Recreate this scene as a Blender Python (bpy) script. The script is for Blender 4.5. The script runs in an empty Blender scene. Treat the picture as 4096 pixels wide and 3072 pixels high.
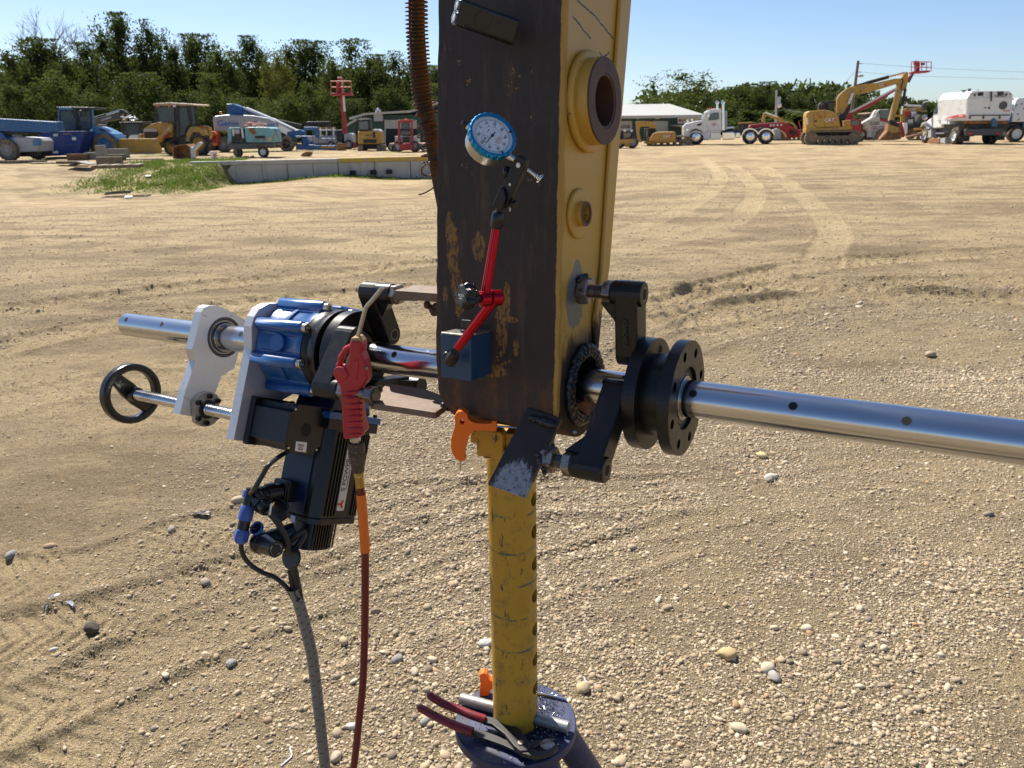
import bpy, bmesh, math, random
import numpy as np
from mathutils import Vector, Matrix

# ------------------------------------------------------------------ camera, sky, sun, exposure
S = bpy.context.scene
PITCH = math.radians(19.57); ROLL = math.radians(0.9); FPX = 2900.0
CAM = np.array([0, 0, 1.5])
_r0 = np.array([1, 0, 0.]); _u0 = np.array([0, math.sin(PITCH), math.cos(PITCH)])
FW = np.array([0, math.cos(PITCH), -math.sin(PITCH)])
RT = math.cos(ROLL) * _r0 - math.sin(ROLL) * _u0
UP = math.cos(ROLL) * _u0 + math.sin(ROLL) * _r0
cam_data = bpy.data.cameras.new('camera'); cam = bpy.data.objects.new('camera', cam_data)
S.collection.objects.link(cam); S.camera = cam
cam_data.sensor_width = 36; cam_data.lens = 36 * FPX / 4096
cam_data.clip_start = 0.02; cam_data.clip_end = 6000
cam_data.dof.use_dof = True; cam_data.dof.focus_distance = 1.1; cam_data.dof.aperture_fstop = 15.0
cam.matrix_world = Matrix(((RT[0], UP[0], -FW[0], CAM[0]), (RT[1], UP[1], -FW[1], CAM[1]),
                           (RT[2], UP[2], -FW[2], CAM[2]), (0, 0, 0, 1)))
SUN_EL = math.radians(51); SUN_AZ = math.radians(-32)          # azimuth from +Y towards +X
world = bpy.data.worlds.new('World'); S.world = world; world.use_nodes = True
wn = world.node_tree.nodes; wl = world.node_tree.links; wn.clear()
sky = wn.new('ShaderNodeTexSky'); sky.sky_type = 'NISHITA'; sky.sun_disc = False
sky.sun_elevation = SUN_EL; sky.sun_rotation = SUN_AZ
sky.altitude = 0; sky.air_density = 0.75; sky.dust_density = 0.6; sky.ozone_density = 4.0
bgn = wn.new('ShaderNodeBackground'); bgn.inputs[1].default_value = 0.079
wo = wn.new('ShaderNodeOutputWorld'); wl.new(sky.outputs[0], bgn.inputs[0]); wl.new(bgn.outputs[0], wo.inputs[0])
sun_d = bpy.data.lights.new('sun', 'SUN'); sun_d.energy = 4.8; sun_d.angle = math.radians(0.53); sun_d.color = (1, .94, .84)
sun = bpy.data.objects.new('sun', sun_d); S.collection.objects.link(sun)
SDIR = Vector((math.sin(SUN_AZ) * math.cos(SUN_EL), math.cos(SUN_AZ) * math.cos(SUN_EL), math.sin(SUN_EL)))
sun.rotation_euler = SDIR.to_track_quat('Z', 'Y').to_euler(); sun.location = (0, 0, 30)
S.view_settings.view_transform = 'Standard'; S.view_settings.look = 'None'
S.view_settings.exposure = 0.85; S.view_settings.gamma = 1.0; S.view_settings.use_curve_mapping = False
S.render.engine = 'CYCLES'; S.cycles.max_bounces = 8; S.cycles.transparent_max_bounces = 12
S.cycles.use_denoising = True
C = S.collection
random.seed(7)
rng = np.random.default_rng(11)

# ------------------------------------------------------------------ measuring helpers (world metres from sight lines of the photograph)
def ray(px, py): return FW + (px - 2048) / FPX * RT - (py - 1536) / FPX * UP
def unproj(px, py, z): return CAM + z * ray(px, py)
def on_plane(px, py, P, n):
    d = ray(px, py); s = ((P - CAM) @ n) / (d @ n); return CAM + s * d
def ground_at(px, py, h=0.0): return on_plane(px, py, np.array([0, 0, h]), np.array([0, 0, 1.]))
def at_dist(px, py, Y): return on_plane(px, py, np.array([0, Y, 0.]), np.array([0, 1., 0]))
# the boring bar's axis and the frame around it: a along the bar, b away, w up
PL = unproj(497, 1296, 1.593); PR = unproj(4096, 1771, .788)
A_ = PR - PL; A_ /= np.linalg.norm(A_)
_z = np.array([0, 0, 1.]); W_ = _z - (_z @ A_) * A_; W_ /= np.linalg.norm(W_); B_ = np.cross(W_, A_)
O_ = PL + 1.1066 * A_                                   # where the bar leaves the yellow side plate
U_ = .906 * B_ - .423 * W_; V_ = .423 * B_ + .906 * W_  # the drive head hangs rotated 25 degrees round the bar
def bw(px, py, t):
    X = on_plane(px, py, O_ + t * A_, A_) - O_; return float(X @ B_), float(X @ W_)
def uv(px, py, t):
    X = on_plane(px, py, O_ + t * A_, A_) - O_; return float(X @ U_), float(X @ V_)
def frame(o, x, y, z):
    return Matrix(((x[0], y[0], z[0], o[0]), (x[1], y[1], z[1], o[1]), (x[2], y[2], z[2], o[2]), (0, 0, 0, 1)))
FB = frame(O_, A_, B_, W_); FU = frame(O_, A_, U_, V_)
# the dark cover plate of the stick: plane with outward normal DN, axes A_ and DV
DP = O_ - .0758 * B_ + .0372 * W_
DV = B_ * .108 + W_; DV /= np.linalg.norm(DV); DN = np.cross(A_, DV); DN = DN if DN @ (CAM - DP) > 0 else -DN
FD = frame(DP, A_, -DN, DV)                             # local: x along bar, -y out of the plate, z up the stick
def dk(px, py, off=0.0):                                # point off metres in front of the dark plate -> local (x, -off, z)
    X = on_plane(px, py, DP + off * DN, DN) - DP; return (float(X @ A_), -off, float(X @ DV))

# ------------------------------------------------------------------ object helpers
def tagit(o, label=None, cat=None, group=None, kind=None):
    if label: o['label'] = label
    if cat: o['category'] = cat
    if group: o['group'] = group
    if kind: o['kind'] = kind
    return o
def empty(name, M, label=None, cat=None, group=None):
    o = bpy.data.objects.new(name, None); C.objects.link(o); o.empty_display_size = .05
    if not isinstance(M, Matrix): M = Matrix.Translation(Vector(M))
    o.matrix_world = M; return tagit(o, label, cat, group)
WM = {}
def place(o, parent, M=None):
    """link o with local matrix M under parent"""
    C.objects.link(o)
    if parent is not None: o.parent = parent
    if M is not None: o.matrix_basis = M
    return o
class MB:
    def __init__(s): s.v = []; s.f = []; s.sm = []
    def add(s, vs, fs, smooth=False):
        n = len(s.v); s.v += [tuple(map(float, q)) for q in vs]
        for q in fs: s.f.append(tuple(n + i for i in q)); s.sm.append(smooth)
        return s
    def box(s, c, d, R=None):
        x, y, z = d[0] / 2, d[1] / 2, d[2] / 2
        vs = [Vector((i * x, j * y, k * z)) for i in (-1, 1) for j in (-1, 1) for k in (-1, 1)]
        if R is not None: vs = [R @ q for q in vs]
        vs = [q + Vector(c) for q in vs]
        return s.add(vs, [(0, 1, 3, 2), (4, 6, 7, 5), (0, 4, 5, 1), (2, 3, 7, 6), (0, 2, 6, 4), (1, 5, 7, 3)])
    def prism(s, pts, fn, h0, h1, scale1=1.0, smooth=False):
        """pts 2D outline; fn(p, q, h) -> 3D"""
        n = len(pts); cx = sum(p[0] for p in pts) / n; cy = sum(p[1] for p in pts) / n
        vs = [fn(p[0], p[1], h0) for p in pts] + [fn(cx + (p[0] - cx) * scale1, cy + (p[1] - cy) * scale1, h1) for p in pts]
        m = len(s.v); s.v += [tuple(map(float, q)) for q in vs]
        s.f.append(tuple(m + i for i in range(n))[::-1]); s.sm.append(False)
        s.f.append(tuple(m + n + i for i in range(n))); s.sm.append(False)
        for i in range(n):
            j = (i + 1) % n; s.f.append((m + i, m + j, m + n + j, m + n + i)); s.sm.append(smooth)
        return s
    def ring_prism(s, outer, inner, fn, h0, h1):
        n = len(outer)
        vs = [fn(*p, h0) for p in outer] + [fn(*p, h0) for p in inner] + [fn(*p, h1) for p in outer] + [fn(*p, h1) for p in inner]
        fs = []
        for i in range(n):
            j = (i + 1) % n
            fs += [(i, n + i, n + j, j), (2 * n + i, 2 * n + j, 3 * n + j, 3 * n + i), (i, j, 2 * n + j, 2 * n + i), (n + i, 3 * n + i, 3 * n + j, n + j)]
        return s.add(vs, fs)
    def lathe(s, prof, p0, axis, seg=24, caps=True, smooth=True):
        """prof [(h, r)...] along axis from p0"""
        ax = Vector(axis).normalized(); t = Vector((0, 0, 1)) if abs(ax.z) < .9 else Vector((1, 0, 0))
        e1 = ax.cross(t).normalized(); e2 = ax.cross(e1); p0 = Vector(p0); m = len(s.v)
        for h, r in prof:
            for k in range(seg):
                an = 2 * math.pi * k / seg; s.v.append(tuple(p0 + ax * h + (e1 * math.cos(an) + e2 * math.sin(an)) * r))
        for i in range(len(prof) - 1):
            for k in range(seg):
                k2 = (k + 1) % seg; s.f.append((m + i * seg + k, m + (i + 1) * seg + k, m + (i + 1) * seg + k2, m + i * seg + k2)); s.sm.append(smooth)
        if caps:
            s.f.append(tuple(m + k for k in range(seg))); s.sm.append(False)
            e = m + (len(prof) - 1) * seg; s.f.append(tuple(e + k for k in range(seg))[::-1]); s.sm.append(False)
        return s
    def cyl(s, p0, p1, r, r1=None, seg=20, caps=True):
        p0 = Vector(p0); p1 = Vector(p1); return s.lathe([(0, r), ((p1 - p0).length, r if r1 is None else r1)], p0, p1 - p0, seg, caps)
    def annulus(s, p0, axis, h, ro, ri, seg=48):
        """pipe with a bore"""
        ax = Vector(axis).normalized(); prof = [(0, ri), (0, ro), (h, ro), (h, ri), (0, ri)]
        return s.lathe(prof, p0, ax, seg, False, True)
    def tube(s, path, r, seg=10, caps=True, closed=False):
        P = [Vector(q) for q in path]; n = len(P); m = len(s.v)
        T = [(P[min(i + 1, n - 1)] - P[max(i - 1, 0)]) if not closed else (P[(i + 1) % n] - P[i - 1]) for i in range(n)]
        T = [t.normalized() for t in T]
        up = Vector((0, 0, 1)) if abs(T[0].z) < .9 else Vector((1, 0, 0)); e = (up - T[0] * up.dot(T[0])).normalized()
        for i in range(n):
            e = (e - T[i] * e.dot(T[i])).normalized(); g = T[i].cross(e)
            rr = r[i] if hasattr(r, '__len__') else r
            for k in range(seg):
                an = 2 * math.pi * k / seg; s.v.append(tuple(P[i] + (e * math.cos(an) + g * math.sin(an)) * rr))
        for i in range(n if closed else n - 1):
            i2 = (i + 1) % n
            for k in range(seg):
                k2 = (k + 1) % seg; s.f.append((m + i * seg + k, m + i * seg + k2, m + i2 * seg + k2, m + i2 * seg + k)); s.sm.append(True)
        if caps and not closed:
            s.f.append(tuple(m + k for k in range(seg))[::-1]); s.sm.append(False)
            s.f.append(tuple(m + (n - 1) * seg + k for k in range(seg))); s.sm.append(False)
        return s
    def sphere(s, c, r, seg=20, rings=12, sc=(1, 1, 1)):
        c = Vector(c); m = len(s.v)
        for i in range(rings + 1):
            th = math.pi * i / rings
            for k in range(seg):
                an = 2 * math.pi * k / seg
                s.v.append((c.x + r * sc[0] * math.sin(th) * math.cos(an), c.y + r * sc[1] * math.sin(th) * math.sin(an), c.z + r * sc[2] * math.cos(th)))
        for i in range(rings):
            for k in range(seg):
                k2 = (k + 1) % seg; s.f.append((m + i * seg + k, m + (i + 1) * seg + k, m + (i + 1) * seg + k2, m + i * seg + k2)); s.sm.append(True)
        return s
    def hexbolt(s, p0, axis, h, r, rot=0.0):
        ax = Vector(axis).normalized(); return s.lathe([(0, r), (h * .82, r), (h, r * .9)], p0, ax, 6, True, False)
    def build(s, name, m, parent=None, M=None, bevel=0, seg=2, label=None, cat=None, group=None, kind=None, recalc=True, origin=None):
        me = bpy.data.meshes.new(name); vs = s.v
        if origin is not None: vs = [(q[0] - origin[0], q[1] - origin[1], q[2] - origin[2]) for q in vs]
        me.from_pydata(vs, [], s.f); me.polygons.foreach_set('use_smooth', s.sm)
        if recalc:
            bm = bmesh.new(); bm.from_mesh(me); bmesh.ops.recalc_face_normals(bm, faces=bm.faces); bm.to_mesh(me); bm.free()
        if any(s.sm): me.set_sharp_from_angle(angle=math.radians(35))
        me.materials.append(m); o = bpy.data.objects.new(name, me); place(o, parent, M)
        if origin is not None and M is None: o.location = origin
        if bevel:
            md = o.modifiers.new('bevel', 'BEVEL'); md.width = bevel; md.segments = seg; md.limit_method = 'ANGLE'; md.angle_limit = math.radians(40)
            md.harden_normals = False
        return tagit(o, label, cat, group, kind)
def circle(cx, cy, r, n=32, a0=0, a1=2 * math.pi):
    full = abs(a1 - a0 - 2 * math.pi) < 1e-6
    return [(cx + r * math.cos(a0 + (a1 - a0) * i / (n if full else n - 1)), cy + r * math.sin(a0 + (a1 - a0) * i / (n if full else n - 1))) for i in range(n)]
def smooth_path(pts, n=8):
    P = [Vector(q) for q in pts]; out = []
    for i in range(len(P) - 1):
        p0 = P[max(i - 1, 0)]; p1 = P[i]; p2 = P[i + 1]; p3 = P[min(i + 2, len(P) - 1)]
        for k in range(n):
            t = k / n
            out.append(.5 * ((2 * p1) + (p2 - p0) * t + (2 * p0 - 5 * p1 + 4 * p2 - p3) * t * t + (3 * p1 - p0 - 3 * p2 + p3) * t ** 3))
    out.append(P[-1]); return out
TEXTS = []
def lettering(body, size, M, m, parent, extrude=.0004, align='CENTER', name='lettering', shear=0, xs=1.0):
    TEXTS.append((body, size, M, m, parent, extrude, align, name, shear, xs))
def flush_texts():
    tmp = []
    for (body, size, M, m, parent, ex, al, name, sh, xs) in TEXTS:
        cu = bpy.data.curves.new(name, 'FONT'); cu.body = body; cu.size = size; cu.extrude = ex; cu.align_x = al; cu.align_y = 'CENTER'; cu.shear = sh
        cu.resolution_u = 3; cu.offset = size * .012; o = bpy.data.objects.new(name, cu); C.objects.link(o); tmp.append(o)
    bpy.context.view_layer.update(); dg = bpy.context.evaluated_depsgraph_get()
    for o, (body, size, M, m, parent, ex, al, name, sh, xs) in zip(tmp, TEXTS):
        me = bpy.data.meshes.new_from_object(o.evaluated_get(dg)); me.materials.clear(); me.materials.append(m)
        if xs != 1.0: me.transform(Matrix.Diagonal((xs, 1, 1, 1)))
        o2 = bpy.data.objects.new(name, me); place(o2, parent, M)
    for o in tmp:
        cu = o.data; bpy.data.objects.remove(o); bpy.data.curves.remove(cu)
def basis(o, x, y):
    """matrix with origin o, text direction x and text up y"""
    x = Vector(x).normalized(); y = Vector(y); y = (y - x * y.dot(x)).normalized(); z = x.cross(y)
    return Matrix(((x[0], y[0], z[0], o[0]), (x[1], y[1], z[1], o[1]), (x[2], y[2], z[2], o[2]), (0, 0, 0, 1)))

# ------------------------------------------------------------------ materials
class NT:
    def __init__(s, name):
        s.m = bpy.data.materials.new(name); s.m.use_nodes = True; s.t = s.m.node_tree; s.n = s.t.nodes
        s.bsdf = s.n['Principled BSDF']; s.out = s.n['Material Output']; s.co = None
    def new(s, ty, **kw):
        nd = s.n.new(ty)
        for k, v in kw.items(): setattr(nd, k, v)
        return nd
    def link(s, x, y): s.t.links.new(x, y)
    def coord(s):
        if s.co is None: s.co = s.new('ShaderNodeTexCoord').outputs['Object']
        return s.co
    def set(s, inp, v):
        if hasattr(v, 'default_value') or hasattr(v, 'is_linked'): s.link(v, inp)
        elif isinstance(v, (tuple, list)) and len(v) == 3 and inp.type == 'RGBA': inp.default_value = (*v, 1)
        else: inp.default_value = v
    def noise(s, scale, detail=4, rough=.6, vec=None, dist=0):
        nd = s.new('ShaderNodeTexNoise'); nd.inputs['Scale'].default_value = scale; nd.inputs['Detail'].default_value = detail
        nd.inputs['Roughness'].default_value = rough; nd.inputs['Distortion'].default_value = dist
        s.link(vec if vec is not None else s.coord(), nd.inputs['Vector']); return nd.outputs['Fac']
    def voro(s, scale, vec=None, feature='F1', out='Distance', rnd=1.0):
        nd = s.new('ShaderNodeTexVoronoi', feature=feature); nd.inputs['Scale'].default_value = scale; nd.inputs['Randomness'].default_value = rnd
        s.link(vec if vec is not None else s.coord(), nd.inputs['Vector']); return nd.outputs[out]
    def mapping(s, scale=(1, 1, 1), rot=(0, 0, 0), loc=(0, 0, 0), vec=None):
        nd = s.new('ShaderNodeMapping'); nd.inputs['Scale'].default_value = scale; nd.inputs['Rotation'].default_value = rot; nd.inputs['Location'].default_value = loc
        s.link(vec if vec is not None else s.coord(), nd.inputs['Vector']); return nd.outputs[0]
    def ramp(s, fac, stops):
        nd = s.new('ShaderNodeValToRGB'); e = nd.color_ramp.elements
        while len(e) < len(stops): e.new(.5)
        for el, (p, c) in zip(e, stops): el.position = p; el.color = (*c, 1) if len(c) == 3 else c
        s.link(fac, nd.inputs[0]); return nd.outputs[0]
    def step(s, fac, lo, hi):
        nd = s.new('ShaderNodeMapRange', interpolation_type='SMOOTHSTEP'); s.set(nd.inputs[0], fac)
        nd.inputs[1].default_value = lo; nd.inputs[2].default_value = hi; return nd.outputs[0]
    def mix(s, fac, c1, c2, mode='MIX'):
        nd = s.new('ShaderNodeMix', data_type='RGBA', blend_type=mode); s.set(nd.inputs[0], fac); s.set(nd.inputs[6], c1); s.set(nd.inputs[7], c2); return nd.outputs[2]
    def math(s, op, x, y=0.0, clamp=False):
        nd = s.new('ShaderNodeMath', operation=op, use_clamp=clamp); s.set(nd.inputs[0], x); s.set(nd.inputs[1], y); return nd.outputs[0]
    def xyz(s, vec=None):
        nd = s.new('ShaderNodeSeparateXYZ'); s.link(vec if vec is not None else s.coord(), nd.inputs[0]); return nd.outputs
    def bump(s, h, strength=.3, dist=.01, normal=None):
        nd = s.new('ShaderNodeBump'); nd.inputs['Strength'].default_value = strength; nd.inputs['Distance'].default_value = dist; s.link(h, nd.inputs['Height'])
        if normal is not None: s.link(normal, nd.inputs['Normal'])
        return nd.outputs[0]
    def fin(s, col=None, rough=None, metal=None, normal=None, **kw):
        b = s.bsdf.inputs
        if col is not None: s.set(b['Base Color'], col)
        if rough is not None: s.set(b['Roughness'], rough)
        if metal is not None: s.set(b['Metallic'], metal)
        if normal is not None: s.link(normal, b['Normal'])
        for k, v in kw.items(): s.set(b[k], v)
        return s.m
def sc(c, k): return tuple(min(1, q * k) for q in c)
_MC = {}
def mat(name, col, rough=.5, metal=0.0, var=.12, scale=6, dirt=None, dirt_amt=.35, bump=0, bscale=60, bdist=.002, fine=True, **kw):
    """painted / plain material with mottling, optional dirt or rust patches and fine relief"""
    if name in _MC: return _MC[name]
    n = NT(name); f = n.noise(scale, 5, .65)
    c = n.mix(f, sc(col, 1 - var), sc(col, 1 + var))
    r = n.math('ADD', n.math('MULTIPLY', n.noise(scale * 3, 3), .25), rough - .12)
    if dirt is not None:
        d = n.step(n.noise(scale * 1.7, 8, .72), .62 - dirt_amt * .25, .70 - dirt_amt * .2)
        c = n.mix(d, c, dirt); r = n.math('ADD', r, n.math('MULTIPLY', d, .2), True)
    nm = n.bump(n.noise(bscale, 5, .65), bump, bdist) if bump else None
    _MC[name] = n.fin(c, r, metal, nm, **kw); return _MC[name]
# ------------------------------------------------------------------ terrain
_tab = np.random.default_rng(3).random((256, 256))
def vnoise(x, y):
    xi = np.floor(x).astype(int); yi = np.floor(y).astype(int); fx = x - xi; fy = y - yi
    fx = fx * fx * (3 - 2 * fx); fy = fy * fy * (3 - 2 * fy)
    g = lambda i, j: _tab[(xi + i) % 256, (yi + j) % 256]
    return (g(0, 0) * (1 - fx) + g(1, 0) * fx) * (1 - fy) + (g(0, 1) * (1 - fx) + g(1, 1) * fx) * fy
def fbm(x, y, s, o=4, seed=0):
    r = 0; a = .5; t = 0
    for i in range(o):
        r = r + a * vnoise(x * s + seed * 17.3 + i * 31.7, y * s + seed * 9.1 + i * 11.3); t += a; a *= .55; s *= 2.03
    return r / t
def sst(x, a, b):
    t = np.clip((x - a) / (b - a), 0, 1); return t * t * (3 - 2 * t)
WALL = [ground_at(880, 646), ground_at(1350, 635.5), ground_at(1760, 626)]
WX = np.array([-60, WALL[0][0], WALL[1][0], WALL[2][0], 60]); 
_sl = (WALL[2][1] - WALL[1][1]) / (WALL[2][0] - WALL[1][0])
WYY = np.array([WALL[0][1] + .5, WALL[0][1], WALL[1][1], WALL[2][1], WALL[2][1] + _sl * (60 - WALL[2][0])])
def wall_y(x): return np.interp(x, WX, WYY)
WLX = WALL[0][0]
def macro(x, y):
    yw = wall_y(x)
    depth = 1.13 - .28 * np.exp(-((x + 9.3) / 2.2) ** 2)
    d = depth * sst(y, 8, 32) * (1 - sst(x, -3, 3.5))
    left = 1 - sst(x, WLX - .1, WLX + .8)                   # left of the wall's end the ground climbs back as a bank
    d = d * (1 - left * sst(y, 33.0 - 2.5 * sst(-x, 18, 24), 40.3))
    h = np.where(y < yw + .2, -d, 0.0)
    return h + .05 * (fbm(x, y, .12, 3, 5) - .5) * sst(y, 4, 15) * (y < 60)
# vehicle tracks pressed into the dirt: centre lines on the ground, width, lug depth, lug period
def gp(*q): return [ground_at(px, py)[:2] for px, py in q]
TRK = [
    (gp((300, 940), (700, 958), (1200, 985), (1760, 1022)), .42, .012, .30), (gp((900, 915), (1300, 930), (1760, 972)), .40, .010, .30),
    (gp((2500, 920), (2800, 800), (2880, 700), (2820, 640)), .45, .012, .3), (gp((2450, 1010), (2900, 900), (3020, 760), (2930, 660)), .45, .012, .3),
    (gp((3300, 1010), (3320, 900), (3180, 760), (3060, 670)), .45, .012, .3),
    (gp((2400, 1330), (2800, 1180), (3300, 1060), (4300, 1000)), .55, .034, .17), (gp((2400, 1230), (3100, 1150), (4300, 1130)), .55, .034, .18),
    (gp((2700, 1290), (3400, 1190), (4400, 1220)), .5, .032, .16),
    (gp((-300, 1480), (300, 1330), (1000, 1220), (1800, 1150)), .5, .026, .17), (gp((-300, 1290), (500, 1180), (1700, 1060)), .5, .028, .18),
    (gp((-300, 1700), (300, 1560), (900, 1500), (1500, 1400)), .42, .020, .13),
    (gp((-300, 2330), (300, 2290), (800, 2130), (1500, 2010), (1900, 1990)), .30, .013, .065), (gp((-300, 2620), (300, 2500), (700, 2380), (1100, 2250)), .26, .012, .058),
    (gp((-400, 3000), (200, 2800), (700, 2560), (1150, 2380)), .26, .013, .06), (gp((0, 3200), (600, 2900), (1100, 2640), (1700, 2450)), .24, .011, .055),
    (gp((2500, 1480), (2900, 1330), (3300, 1250)), .35, .010, .10), (gp((1500, 2330), (1900, 2220), (2600, 2080)), .26, .006, .06),
    (gp((-200, 830), (500, 860), (1100, 820), (1760, 770)), .5, .02, .4), (gp((-200, 900), (500, 910), (1000, 880), (1760, 800)), .5, .02, .4),
]
def tracks(x, y):
    """height change and compaction mask from the vehicle tracks"""
    h = np.zeros_like(x); msk = np.zeros_like(x)
    for pts, wd, dep, per in TRK:
        P = np.array([list(q)[:2] for q in smooth_path([(p[0], p[1], 0) for p in pts], 6)])
        lo = P.min(0) - 1; hi = P.max(0) + 1
        sel = np.where((x > lo[0]) & (x < hi[0]) & (y > lo[1]) & (y < hi[1]))[0]
        if not len(sel): continue
        xs = x[sel]; ys = y[sel]; best = np.full(len(sel), 9e9); lat = np.zeros(len(sel)); alo = np.zeros(len(sel)); acc = 0
        for p, q in zip(P[:-1], P[1:]):
            dv = q - p; L = np.hypot(*dv); dv = dv / L; t = np.clip((xs - p[0]) * dv[0] + (ys - p[1]) * dv[1], 0, L)
            dx = xs - p[0] - t * dv[0]; dy = ys - p[1] - t * dv[1]; d2 = dx * dx + dy * dy; b = d2 < best
            best[b] = d2[b]; lat[b] = (dv[0] * dy - dv[1] * dx)[b]; alo[b] = acc + t[b]; acc += L
        u = np.abs(lat) / (wd / 2); inside = 1 - sst(u, .85, 1.12)
        wob = fbm(xs, ys, 3, 2, 9) * per * .9
        ph = (alo + wob + np.abs(lat) * .7) / per; lug = np.abs(ph - np.floor(ph) - .5) * 2
        fade = sst(fbm(xs, ys, .9, 3, 4), .35, .6)
        g = inside * (-(.35 + .65 * sst(lug, .3, .7)) * dep * (.3 + fade)) + dep * .7 * np.exp(-((u - 1.15) / .18) ** 2)
        h[sel] += g; msk[sel] = np.maximum(msk[sel], inside * (.4 + .6 * fade))
    return h, msk
def gravel_mask(x, y):
    n = fbm(x, y, .55, 4, 1); n2 = fbm(x, y, 1.9, 3, 2)
    base = .80 * sst(x + .12 * y, -1.0, .5) + .20                          # right-hand side is stony, left sandy
    near = 1 - sst(y + 2.2 * (n - .5), 3.6, 8.0)
    m = base * near + .10 * (1 - sst(y, 8, 20))
    return np.clip(m * (.05 + .42 * sst(x, -.1, .7) + 1.2 * sst(n * .5 + n2 * .5, .42, .62)), 0, 1)
def micro(x, y):
    far = np.clip(2.2 / np.maximum(y, .5), .15, 1)
    r = .020 * (fbm(x, y, 1.3, 4, 7) - .5) + .012 * (fbm(x * .6, y * 1.7, 5, 3, 8) - .5)
    r = r + .006 * (fbm(x * .7, y * 1.4, 19, 3, 12) - .5) * (y < 9)
    r = r + .045 * (fbm(x * .8, y, 1.9, 5, 14) - .5) * sst(y, 3.2, 6) * (1 - .6 * sst(y, 12, 25)) + .07 * (fbm(x * .6, y, .6, 5, 15) - .5) * sst(y, 6, 12)
    r = r + .020 * np.abs(fbm(x * .8, y * 1.2, 4.5, 3, 16) - .5) * sst(y, 2.6, 5) * (1 - sst(y, 12, 20))
    return r
def grass_mask(x, y):
    n = fbm(x, y, .8, 4, 21)
    a = sst(y, 31.2 + 3.5 * n, 34.2 + 3 * n) * (1 - sst(x, WLX + .3, WLX + 1.2)) * sst(x, -23.0 + 3 * n, -19.5 + 3 * n) * (y < 41.5)
    b = sst(y - wall_y(x), -2.6 + 2.2 * n, -1.2 + 1.5 * n) * sst(x, WLX - 1.0, WLX - .2) * (1 - sst(x, 1, 3)) * (y < wall_y(x) + .2)
    c = (y > 44) * (y < 70) * (1 - sst(x, -2, 3)) * sst(fbm(x, y, .35, 3, 23), .56, .7) * .6
    return np.clip(np.maximum(np.maximum(a, b), c) * (.45 + .9 * sst(n, .35, .55)), 0, 1)
def ground_hit(px, py):
    g = ground_at(px, py)
    for _ in range(6): g = ground_at(px, py, float(height(np.array([g[0]]), np.array([g[1]]))[0]))
    return g
def height(x, y):
    return macro(x, y) + micro(x, y) * np.where(y < 60, 1, 0)
rows = [-400, -120, -40, -15, -6, -2, 0, .5] + list(1.0 * 1.0056 ** np.arange(0, 735)) + list(61 * 1.06 ** np.arange(0, 72))
cols = np.concatenate([[-12, -7, -4.5, -3, -2.2, -1.7, -1.4, -1.2, -1.08], np.linspace(-.98, .98, 670), [1.08, 1.2, 1.4, 1.7, 2.2, 3, 4.5, 7, 12]])
RY = np.array(rows); Wd = np.where(RY > 1, RY, 1 + (1 - RY))
GX = (Wd[:, None] * cols[None, :]).ravel(); GY = np.repeat(RY, len(cols))
inz = (GY > -2) & (GY < 60)
GH = np.zeros_like(GX); TM = np.zeros_like(GX); GM = np.zeros_like(GX); GG = np.zeros_like(GX)
GH[inz] = height(GX[inz], GY[inz]); th, tm = tracks(GX[inz], GY[inz]); GH[inz] += th; TM[inz] = tm
GM[inz] = gravel_mask(GX[inz], GY[inz]); z40 = (GY > 28) & (GY < 72); GG[z40] = grass_mask(GX[z40], GY[z40])
nr, ncn = len(rows), len(cols)
ii = (np.arange(nr - 1)[:, None] * ncn + np.arange(ncn - 1)[None, :]).ravel()
faces = np.stack([ii, ii + 1, ii + ncn + 1, ii + ncn], 1)
gme = bpy.data.meshes.new('ground'); gme.vertices.add(len(GX)); gme.vertices.foreach_set('co', np.stack([GX, GY, GH], 1).ravel().astype(np.float32))
gme.loops.add(faces.size); gme.loops.foreach_set('vertex_index', faces.ravel().astype(np.int32)); gme.polygons.add(len(faces))
gme.polygons.foreach_set('loop_start', np.arange(0, faces.size, 4, dtype=np.int32)); gme.polygons.foreach_set('use_smooth', np.ones(len(faces), bool))
gme.update(calc_edges=True)
for nm, arr in (('gravel', GM), ('track', TM), ('grass', GG)):
    at = gme.attributes.new(nm, 'FLOAT', 'POINT'); at.data.foreach_set('value', arr.astype(np.float32))
ground = bpy.data.objects.new('ground', gme); C.objects.link(ground); tagit(ground, 'wide sandy yard of packed dirt and gravel with tyre tracks', kind='structure')
def attr(n, name): nd = n.new('ShaderNodeAttribute'); nd.attribute_name = name; return nd.outputs['Fac']
n = NT('yard dirt'); gv = attr(n, 'gravel'); tk = attr(n, 'track'); gs = attr(n, 'grass')
big = n.noise(.35, 5, .6); st = n.noise(1.1, 5, .65, n.mapping((.55, 1.15, 1), (0, 0, .12))); fine = n.noise(38, 4, .7); mid = n.noise(7, 4, .65)
sand = n.mix(mid, (.43, .325, .185), (.58, .455, .275)); dark = n.mix(fine, (.17, .125, .074), (.30, .225, .135))
blend = n.step(n.math('ADD', n.math('MULTIPLY', st, .6), n.math('MULTIPLY', big, .4)), .44, .60)
c = n.mix(n.math('MULTIPLY', blend, .80), sand, dark)
st2 = n.noise(2.3, 6, .7, n.mapping((.45, 1.3, 1), (0, 0, -.08))); c = n.mix(n.math('MULTIPLY', n.step(st2, .50, .60), .55), c, (.235, .175, .105))
c = n.mix(n.math('MULTIPLY', tk, .58), c, (.60, .47, .28))
grit = n.mix(n.voro(230, out='Color'), (.20, .16, .105), (.54, .44, .29)); grit2 = n.mix(n.voro(110, out='Color'), (.22, .175, .115), (.58, .48, .33))
gr = n.mix(.5, grit, grit2); gr = n.mix(n.math('MULTIPLY', n.voro(120), .6), gr, (.16, .12, .075))
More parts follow.
